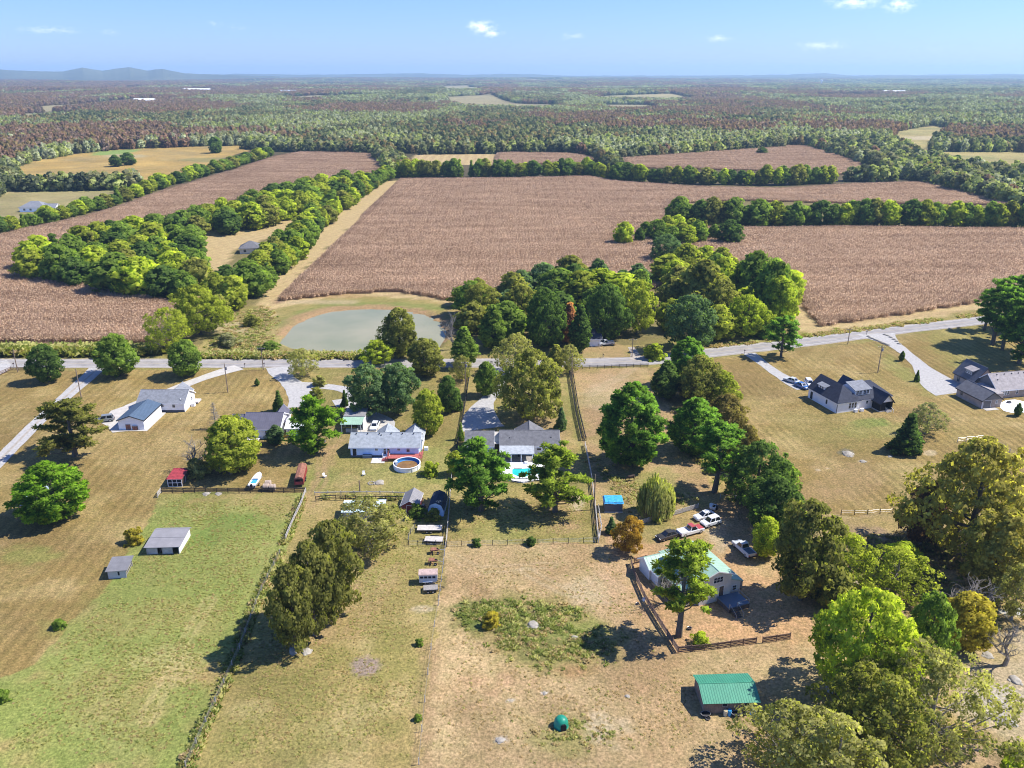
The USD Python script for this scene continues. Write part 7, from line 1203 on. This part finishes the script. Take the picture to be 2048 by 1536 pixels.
for px, py, lb in ((1358, 1242, 'white barrel-like salt tub by the yard fence'), (1288, 1201, 'white bucket on the track outside the yard fence')):
    x, y = at_px(px, py); T = thing('bucket', lb, 'bucket', (x, y, gzf(x, y))); MB().lathe([(0, 0), (.22, 0), (.28, .5), (.25, .5), (.2, .05)], sides=14).build('body', 'white_trim', T, 30); MB().tube([(-.27, 0, .48), (-.15, 0, .62), (.15, 0, .62), (.27, 0, .48)], .015, 4).build('handle', 'steel', T)
def chair(px, py, label, rz):
    x, y = at_px(px, py); T = thing('lawn_chair', label, 'chair', (x, y, gzf(x, y)), rz); MB().bb(-.3, .3, -.3, .3, .38, .44).build('seat', 'white_trim', T); MB().slab([(-.3, .3, .44), (.3, .3, .44), (.3, .42, 1.0), (-.3, .42, 1.0)], .05).build('backrest', 'white_trim', T); [MB().bb(a - .03, a + .03, b - .03, b + .03, 0, .4).build('leg', 'white_trim', T) for a in (-.26, .26) for b in (-.26, .26)]
chair(728, 952, 'white lawn chair alone on the ranch house lawn', .3); chair(650, 955, 'white lawn chair by the grass track beside the rusty trailer', 1.0)
x, y = at_px(743, 968); T = thing('fire_ring', 'ring of pale stones on the ranch house lawn', 'fire pit', (x, y, gzf(x, y)))
for k in range(11): a = k * 2 * PI / 11; MB().box((.7 * math.cos(a), .7 * math.sin(a), .08), (.3, .22, .2), a).build('stone', 'limestone', T)
# ------------------------------------------------------------------ horse
def horse(px, py, rz, label):
    x, y = at_px(px, py); T = thing('horse', label, 'horse', (x, y, gzf(x, y)), rz); J = {'rump': (-.62, 0, 1.22, .27), 'back': (-.1, 0, 1.2, .27), 'chest': (.45, 0, 1.15, .29), 'belly': (-.1, 0, 1.02, .27), 'neck': (.78, 0, 1.25, .17), 'poll': (1.2, 0, .86, .115), 'nose': (1.42, 0, .42, .075)}
    M = manifold3d.Manifold
    def ball(p): s = trimesh.creation.icosphere(1, p[3]); s.apply_translation(p[:3]); return np.array(s.vertices)
    def bone(a, b): return M.hull_points(np.vstack([ball(a), ball(b)]))
    parts = [bone(J['rump'], J['back']), bone(J['back'], J['chest']), bone(J['rump'], J['belly']), bone(J['belly'], J['chest']), bone(J['chest'], J['neck']), bone(J['neck'], J['poll']), bone(J['poll'], J['nose'])]
    for s in (-1, 1):
        fx = .5 + .06 * s; parts += [bone((.48, s * .15, 1.0, .14), (fx, s * .15, .62, .075)), bone((fx, s * .15, .62, .075), (fx, s * .15, .12, .045)), bone((fx, s * .15, .12, .05), (fx + .05, s * .15, .05, .06))]
        hx = -.68 - .08 * s; parts += [bone((-.62, s * .15, 1.1, .19), (hx + .14, s * .16, .78, .12)), bone((hx + .14, s * .16, .78, .11), (hx - .1, s * .16, .5, .065)), bone((hx - .1, s * .16, .5, .06), (hx - .02, s * .16, .12, .045)), bone((hx - .02, s * .16, .12, .05), (hx + .04, s * .16, .05, .06)), bone((1.16, s * .06, .93, .035), (1.12, s * .08, 1.06, .012))]
    m = M.batch_boolean(parts, manifold3d.OpType.Add).refine_to_length(.07).to_mesh(); t = trimesh.Trimesh(m.vert_properties[:, :3], m.tri_verts); trimesh.smoothing.filter_taubin(t, iterations=8); MB().add(t.vertices, t.faces).build('body', 'horse_coat', T, True)
    MB().tube([(-.85, 0, 1.3), (-1.0, 0, 1.05), (-1.02, 0, .6)], [.06, .08, .03], 6).build('tail', 'black_trim', T); MB().slab([(.5, -.02, 1.42), (.85, -.02, 1.38), (1.2, -.02, 1.0), (1.12, -.02, .92), (.8, -.02, 1.2)], .04).build('mane', 'black_trim', T)
mat('horse_coat', (.045, .026, .018), .6, .3, 4); horse(1262, 962, math.radians(200), 'dark brown horse grazing in the paddock above the blue tarp shed')
# ------------------------------------------------------------------ fences
def fence(px, label, m, rails=(.35, .7, 1.05), post_h=1.25, gap=2.4, board=True, name='board_fence', post_w=.13, cat='fence', top=None):
    g = gpoly(px); d = np.r_[0, np.cumsum(np.hypot(*np.diff(g, axis=0).T))]; n = max(1, int(round(d[-1] / gap))); s = np.linspace(0, d[-1], n + 1); p = np.stack([np.interp(s, d, g[:, 0]), np.interp(s, d, g[:, 1])], 1); z = gz(p[:, 0], p[:, 1]); o = np.array([p[0, 0], p[0, 1], z[0]]); T = thing(name, label, cat, o); rr = np.random.default_rng(int(abs(o[0] * 7 + o[1])))
    for i in range(n + 1):
        tilt = rr.normal(0, .02, 2); a = p[i] - o[:2]; MB().tube([(a[0], a[1], z[i] - o[2] - .3), (a[0] + tilt[0], a[1] + tilt[1], z[i] - o[2] + post_h)], post_w * .6, 4 if board else 5).build('post', m if board or top is None else top, T)
    for h in rails:
        if board:
            for i in range(n):
                a, b = p[i] - o[:2], p[i + 1] - o[:2]; u = unit(b - a); w = np.array([-u[1], u[0]]) * .05; za, zb = z[i] - o[2] + h + rr.normal(0, .015), z[i + 1] - o[2] + h + rr.normal(0, .015)
                MB().add([(*(a - w * .3 + q * w), zz + e) for (a, zz) in ((a, za), (b, zb)) for q in (-1, 1) for e in (-.075, .075)], [[0, 1, 3, 2], [4, 6, 7, 5], [0, 4, 5, 1], [2, 3, 7, 6], [0, 2, 6, 4], [1, 5, 7, 3]]).build('rail', m, T)
        else: MB().tube(np.c_[p - o[:2], z - o[2] + h], .014, 3, False).build('wire', 'steel', T)
    return T
fence([(0, 751), (14, 745), (22, 741), (66, 741.5)], 'black rail fence at the road in the upper left corner', 'fence_brown', (.35, .7, 1.05)); fence([(323, 986), (470, 986), (612, 985)], 'black four-rail fence behind the boat and hay bales', 'fence_black', (.3, .6, .9, 1.15)); fence([(323, 986), (316, 996)], 'short grey return of the board fence by the coop', 'fence_grey', (.4, .8, 1.15))
fence([(612, 985), (604, 1008), (588, 1042), (572, 1080)], 'leaning grey post fence running down from the board fence corner', 'fence_grey', (.5, 1.0)); fence([(560, 1110), (520, 1190), (480, 1300), (430, 1410), (372, 1536)], 'overgrown wire fence between pasture and paddock', 'weathered_wood', (.3, .6, .9, 1.15), board=False, gap=4, name='wire_fence')
fence([(632, 1003), (650, 1000), (720, 1002), (812, 1003)], 'dark garden fence along the vegetable strip', 'fence_black', (.5, 1.05), gap=2.2); fence([(630, 990), (720, 989), (812, 991)], 'low rail fence behind the vegetable strip', 'fence_grey', (.6,), .9, 3.0)
fence([(893, 1094), (960, 1092), (1080, 1089), (1197, 1086)], 'dark wire fence along the back of the pool house yard', 'fence_black', (.3, .6, .9, 1.1), board=False, gap=3.0, name='wire_fence', post_w=.11); fence([(816, 1090), (818, 1072), (830, 1058)], 'small wire pen left of the flatbed trailers', 'fence_black', (.4, .8, 1.1), board=False, gap=1.8, name='wire_fence'); fence([(818, 1092), (890, 1092)], 'wire fence below the flatbed trailers', 'fence_black', (.3, .6, .9, 1.15), board=False, gap=1.6, name='wire_fence', post_w=.1)
fence([(940, 745), (932, 800), (922, 860), (912, 905)], 'black board fence between the ranch house lot and the long driveway', 'fence_black', (.35, .7, 1.05)); fence([(906, 925), (900, 1000), (893, 1090)], 'pale fence left of the pool pines', 'fence_grey', (.5, 1.0), 1.15); fence([(891, 1096), (886, 1140), (878, 1200)], 'post fence beside the rusty implements', 'fence_grey', (.4, .8, 1.1), board=False, gap=2.6, name='wire_fence'); fence([(877, 1210), (866, 1270), (852, 1380), (838, 1530)], 'thin wire fence down to the bottom edge', 'fence_grey', (.5, 1.0), board=False, gap=5.5, name='wire_fence', post_w=.1)
fence([(1138, 745), (1152, 830), (1164, 882)], 'black board fence left line of the pair right of the long driveway', 'fence_black', (.35, .7, 1.05)); fence([(1145, 745), (1158, 826), (1172, 882)], 'black board fence right line of the pair right of the long driveway', 'fence_black', (.35, .7, 1.05)); fence([(1170, 892), (1182, 950), (1190, 1010), (1197, 1086)], 'grey board fence right of the pool pines', 'fence_grey', (.4, .8, 1.15)); fence([(1150, 739), (1220, 737), (1296, 734)], 'dark board fence along the road above the dirt paddock', 'fence_black', (.35, .7, 1.05)); fence([(1197, 1020), (1203, 1060), (1197, 1086)], 'tall grey posts at the paddock corner', 'fence_grey', (.5, 1.0), 1.4)
fence([(1278, 1050), (1310, 1041), (1350, 1031), (1396, 1017)], 'weathered plank fence beneath the weeping willow', 'fence_grey', (.25, .5, .75, 1.0), 1.2, 2.0); fence([(1262, 1128), (1268, 1150), (1290, 1200), (1320, 1250), (1356, 1306)], 'dark brown rail fence left side of the dirt yard', 'fence_brown', (.3, .6, .9, 1.15), 1.35, 2.2); fence([(1356, 1306), (1420, 1300), (1480, 1291), (1512, 1287)], 'dark brown rail fence along the bottom of the dirt yard', 'fence_brown', (.3, .6, .9, 1.15), 1.35, 2.3); fence([(1525, 1286), (1580, 1278)], 'dark brown rail fence right of the yard gate', 'fence_brown', (.3, .6, .9, 1.15), 1.35, 2.3); fence([(1268, 1128), (1300, 1120), (1315, 1124)], 'brown gate rails at the yard corner by the house', 'fence_brown', (.3, .6, .9, 1.15), 1.35, 2.0)
fence([(1682, 1030), (1720, 1030), (1785, 1026)], 'post and wire fence at the lower edge of the right lawn', 'fence_black', (.5, 1.0), board=False, gap=2.6, name='wire_fence'); fence([(1915, 884), (1975, 879), (2006, 898), (2030, 915), (2026, 930)], 'wire pen behind the great spreading oak', 'fence_grey', (.4, .8, 1.2), board=False, gap=2.4, name='wire_fence'); fence([(1003, 953), (1018, 963), (1034, 966.5), (1048, 967.5), (1075, 963), (1100, 962)], 'black metal fence curving round the turquoise pool', 'fence_black', (.25, 1.05), 1.1, 1.1, name='pool_fence', post_w=.06); fence([(1440, 998), (1480, 1000), (1520, 990)], 'post fence in the trees above the parked cars', 'fence_grey', (.5, 1.0), board=False, gap=3, name='wire_fence')
# ------------------------------------------------------------------ utility poles, mailboxes
mat('pole_wood', (.22, .165, .12), .9, .25, 3)
def pole(bx, by, ty, label, arm=False, can=False):
    x, y = at_px(bx, by); h = float(HT(by, ty)); T = thing('utility_pole', label, 'utility pole', (x, y, gzf(x, y))); MB().tube([(0, 0, -.4), (0, 0, h)], [.16, .11], 8).build('shaft', 'pole_wood', T)
    if arm: MB().bb(-1.1, 1.1, -.06, .06, h - .7, h - .56).build('cross_arm', 'pole_wood', T); [MB().lathe([(0, 0), (.06, 0), (.05, .14), (0, .16)], (q, 0, h - .56), 8).build('insulator', 'white_trim', T) for q in (-1, -.5, .5, 1)]
    if can: MB().lathe([(0, 0), (.26, 0), (.26, .8), (.2, .88), (0, .88)], (.36, 0, h - 1.9), 12).build('transformer', 'dull_metal', T)
for a in [(36, 744.5, 698, 'utility pole at the road by the corner rail fence'), (163, 797, 738, 'utility pole beside the left gravel drive'), (456, 785, 727, 'utility pole on the lawn below the concrete drive', False, True), (527, 741, 694, 'utility pole at the road between the two mailboxes', True), (931, 772, 722, 'utility pole with lamp by the fence at the ranch house lot', True, True), (1143, 765, 708, 'utility pole among grey trees at the double fence'), (1264, 714, 676, 'utility pole on the dirt turnout', True), (1695.5, 688, 655, 'utility pole at the road right of the gravel drive', True), (1755.5, 745, 690, 'tall utility pole on the lawn left of the curving drive', True, True), (1188, 1020, 950, 'dark utility pole at the right fence of the pool house yard'), (1901, 300, 284, 'pole in the far right pasture'), (720, 985, 962, 'short clothes-line pole behind the garden strip')]: pole(*a)
def mailbox(px, py, label):
    x, y = at_px(px, py); T = thing('mailbox', label, 'mailbox', (x, y, gzf(x, y))); MB().bb(-.06, .06, -.06, .06, -.2, 1.05).build('post', 'weathered_wood', T); MB().prism([(-.13, 1.05), (.13, 1.05), (.13, 1.25), (.07, 1.34), (-.07, 1.34), (-.13, 1.25)], 'y', -.28, .28).build('box', 'black_trim', T); MB().bb(.135, .15, -.1, -.05, 1.15, 1.4).build('flag', 'red_paint', T)
mailbox(490, 735.5, 'mailbox at the concrete drive'); mailbox(529, 735, 'mailbox beside the roadside utility pole'); mailbox(1489, 707, 'mailbox at the right gravel drive'); mailbox(1733, 669, 'mailbox at the mouth of the curving drive'); mailbox(1206, 716, 'mailbox on the dirt turnout'); mailbox(28, 735, 'mailbox near the corner rail fence')
# ------------------------------------------------------------------ weeds, tufts, brush
def tuft_kind(seed, blades, hgt, spread, mat_, size=.16):
    def make(path):
        rng = np.random.default_rng(seed); a = rng.uniform(0, 2 * PI, blades); r = spread * np.sqrt(rng.uniform(0, 1, blades)); o = np.stack([np.cos(a), np.sin(a), rng.uniform(.4, 1.6, blades)], 1); P = np.stack([r * np.cos(a), r * np.sin(a), hgt * rng.uniform(.25, .9, blades)], 1)
        v, f, nn = cards(P, o, size, rng, along=unit(o), aspect=1.8, wild=.6, shade=unit(o * [.18, .18, 0] + [0, 0, 1])); UsdGeom.Xform.Define(stage, path); put(path + '/blades', v, f, mat_ + '_leaves', nn, tint=np.repeat(np.clip(.5 + rng.normal(0, .2, blades), 0, 1), 4))
    return make
leaf_mat('straw_leaves', (.32, .225, .10), (.60, .45, .23), .3, 1.0); leaf_mat('grass_leaves', (.25, .25, .075), (.52, .50, .18), .35, 1.05); leaf_mat('tanweed_leaves', (.30, .22, .10), (.54, .42, .22), .3, 1.0); leaf_mat('greenweed_leaves', (.10, .14, .035), (.30, .34, .09), .38, 1.1)
wr = np.random.default_rng(21); TUFTS = []
def tufts(name, poly, n, probs, scale, label, clump=.45, size=1 / 5., line=None):
    global TUFTS
    if line is None:
        g = gpoly(poly); lo, hi = g.min(0), g.max(0); p = wr.uniform(lo, hi, (n * 3, 2)); p = p[inside(g, p[:, 0], p[:, 1])]; w = smooth(clump - .12, clump + .26, n2(p[:, 0], p[:, 1], size, 5, 4)) + .06; w = w * smooth(0, 7, seg_dist(g, p[:, 0], p[:, 1]) + (n2(p[:, 0], p[:, 1], .3, 9, 3) - .5) * 5); p = p[wr.uniform(0, 1, len(p)) < w][:n]
    else:
        g = gpoly(line[0]); d = np.r_[0, np.cumsum(np.hypot(*np.diff(g, axis=0).T))]; s = wr.uniform(0, d[-1], n); p = np.stack([np.interp(s, d, g[:, 0]), np.interp(s, d, g[:, 1])], 1) + wr.normal(0, line[1], (n, 2)); p = p[n2(p[:, 0], p[:, 1], .12, 5, 2) > clump]
    n = len(p); r = scatter(name, TUFTS or [tuft_kind(500 + 2 * i + j, 32, .17, .45, m, .17) for i, m in enumerate(('straw', 'grass', 'tanweed', 'greenweed')) for j in range(2)], np.c_[p, gz(p[:, 0], p[:, 1]) - .02], wr.uniform(0, 6.28, n), wr.uniform(*scale, n), wr.choice(4, n, p=np.array(probs) / sum(probs)) * 2 + wr.integers(0, 2, n), label, 'weeds'); TUFTS = TUFTS or r
tufts('pasture_grass', [(325, 990), (612, 988), (560, 1130), (480, 1290), (365, 1540), (-20, 1540), (-20, 1480), (60, 1330), (240, 1150)], 6500, [1.6, 4, .6, .8], (.22, .5), 'rough tufted grass of the green pasture at lower left', .40)
tufts('paddock_grass', [(612, 990), (888, 1095), (880, 1180), (845, 1540), (365, 1540), (480, 1290), (560, 1130)], 4200, [2.2, 3, 1, .3], (.22, .48), 'dry tufted grass of the narrow paddock', .42); tufts('dry_grass', [(893, 1096), (1197, 1090), (1265, 1130), (1355, 1305), (1500, 1300), (1480, 1540), (845, 1540), (880, 1180)], 2800, [2, .8, 3, .6], (.22, .5), 'sparse dry weeds of the lower paddock', .47, 1 / 4.)
tufts('weed_patch', ell(1040, 1232, 150, 42), 1700, [.4, 1.6, .8, 4], (.5, 1.7), 'tall green weeds in the middle of the lower paddock', .46, 1 / 4.); tufts('weed_patch', ell(1110, 1290, 150, 60), 1300, [.6, 2, 1, 3], (.45, 1.3), 'green weeds below the goldenrod in the lower paddock', .50, 1 / 4.); tufts('weed_patch', ell(1150, 1465, 110, 50), 750, [.6, 2, 1, 3], (.4, 1.0), 'scattered green weeds round the calf hut', .52, 1 / 3.)
tufts('overgrown_fence_line', None, 620, [.8, 2.5, .5, 2.5], (.8, 2.0), 'overgrown strip of weeds and briars along the pasture fence', .36, line=([(604, 1000), (560, 1110), (520, 1190), (480, 1290), (430, 1410), (365, 1545)], .32)); tufts('pond_weeds', [(395, 710), (440, 632), (545, 606), (570, 640), (555, 690), (600, 712)], 1500, [1, 2, 2, 1.5], (.6, 1.9), 'rough weeds between the pond and the roadside', .42, 1 / 8.); tufts('roadside_weeds', None, 900, [1, 2, .6, 2.5], (2.0, 4.5), 'tangled weeds along the far side of the road below the pond', .36, line=([(400, 712), (560, 714), (720, 715)], .9))
tufts('roadside_hedge', None, 900, [.2, 3, .2, 3], (4.5, 8.5), 'bushy green hedge along the far side of the road at the left', .30, line=([(-60, 706), (100, 706), (305, 706)], 1.0)); tufts('verge_weeds', None, 1000, [2, 2, 2, 1], (1.0, 2.4), 'weedy verge on the far side of the road at the right', .42, line=([(1420, 692), (1560, 678), (1700, 661), (1960, 628), (2080, 612)], .9)); tufts('garden_weeds', [(636, 1001), (812, 1002), (812, 992), (650, 990)], 700, [1, 3, .5, 2], (.8, 1.8), 'unkempt vegetable strip behind the garden fence', .4)
tufts('yard_grass', [(893, 985), (1190, 985), (1197, 1084), (893, 1090)], 1500, [1.5, 3, 1.5, .3], (.2, .45), 'short uneven grass of the pool house back yard', .42); tufts('brush', [(1150, 890), (1300, 960), (1430, 1000), (1400, 1010), (1280, 1045), (1205, 1000)], 2500, [1, 2, 2, 1], (.5, 1.3), 'patchy grass in the dirt paddock', .5); tufts('understory', [(1330, 800), (1420, 840), (1540, 980), (1620, 1080), (1600, 1180), (1520, 1060), (1440, 990), (1340, 880)], 1600, [1, 1, 2, 2], (1.0, 2.6), 'brush under the tree row', .45); tufts('understory', [(1620, 1050), (1900, 1060), (2040, 1260), (1920, 1330), (1700, 1220)], 2600, [1, 1, 2, 1.4], (.6, 1.8), 'dry brush under the right-hand trees', .45)
# ------------------------------------------------------------------ the air
if HAZE:
    LOOK['haze'] = usdkit.material(stage, '/World/Looks/haze', {'v': ('principled_volume', {'color': (.54, .80, 1.0), 'density': HAZE, 'anisotropy': .2})}, [], volume='v.volume')
    tag(MB().bb(-16000, 16000, -4500, 16500, -90, 215).build('haze', 'haze'), kind='stuff')
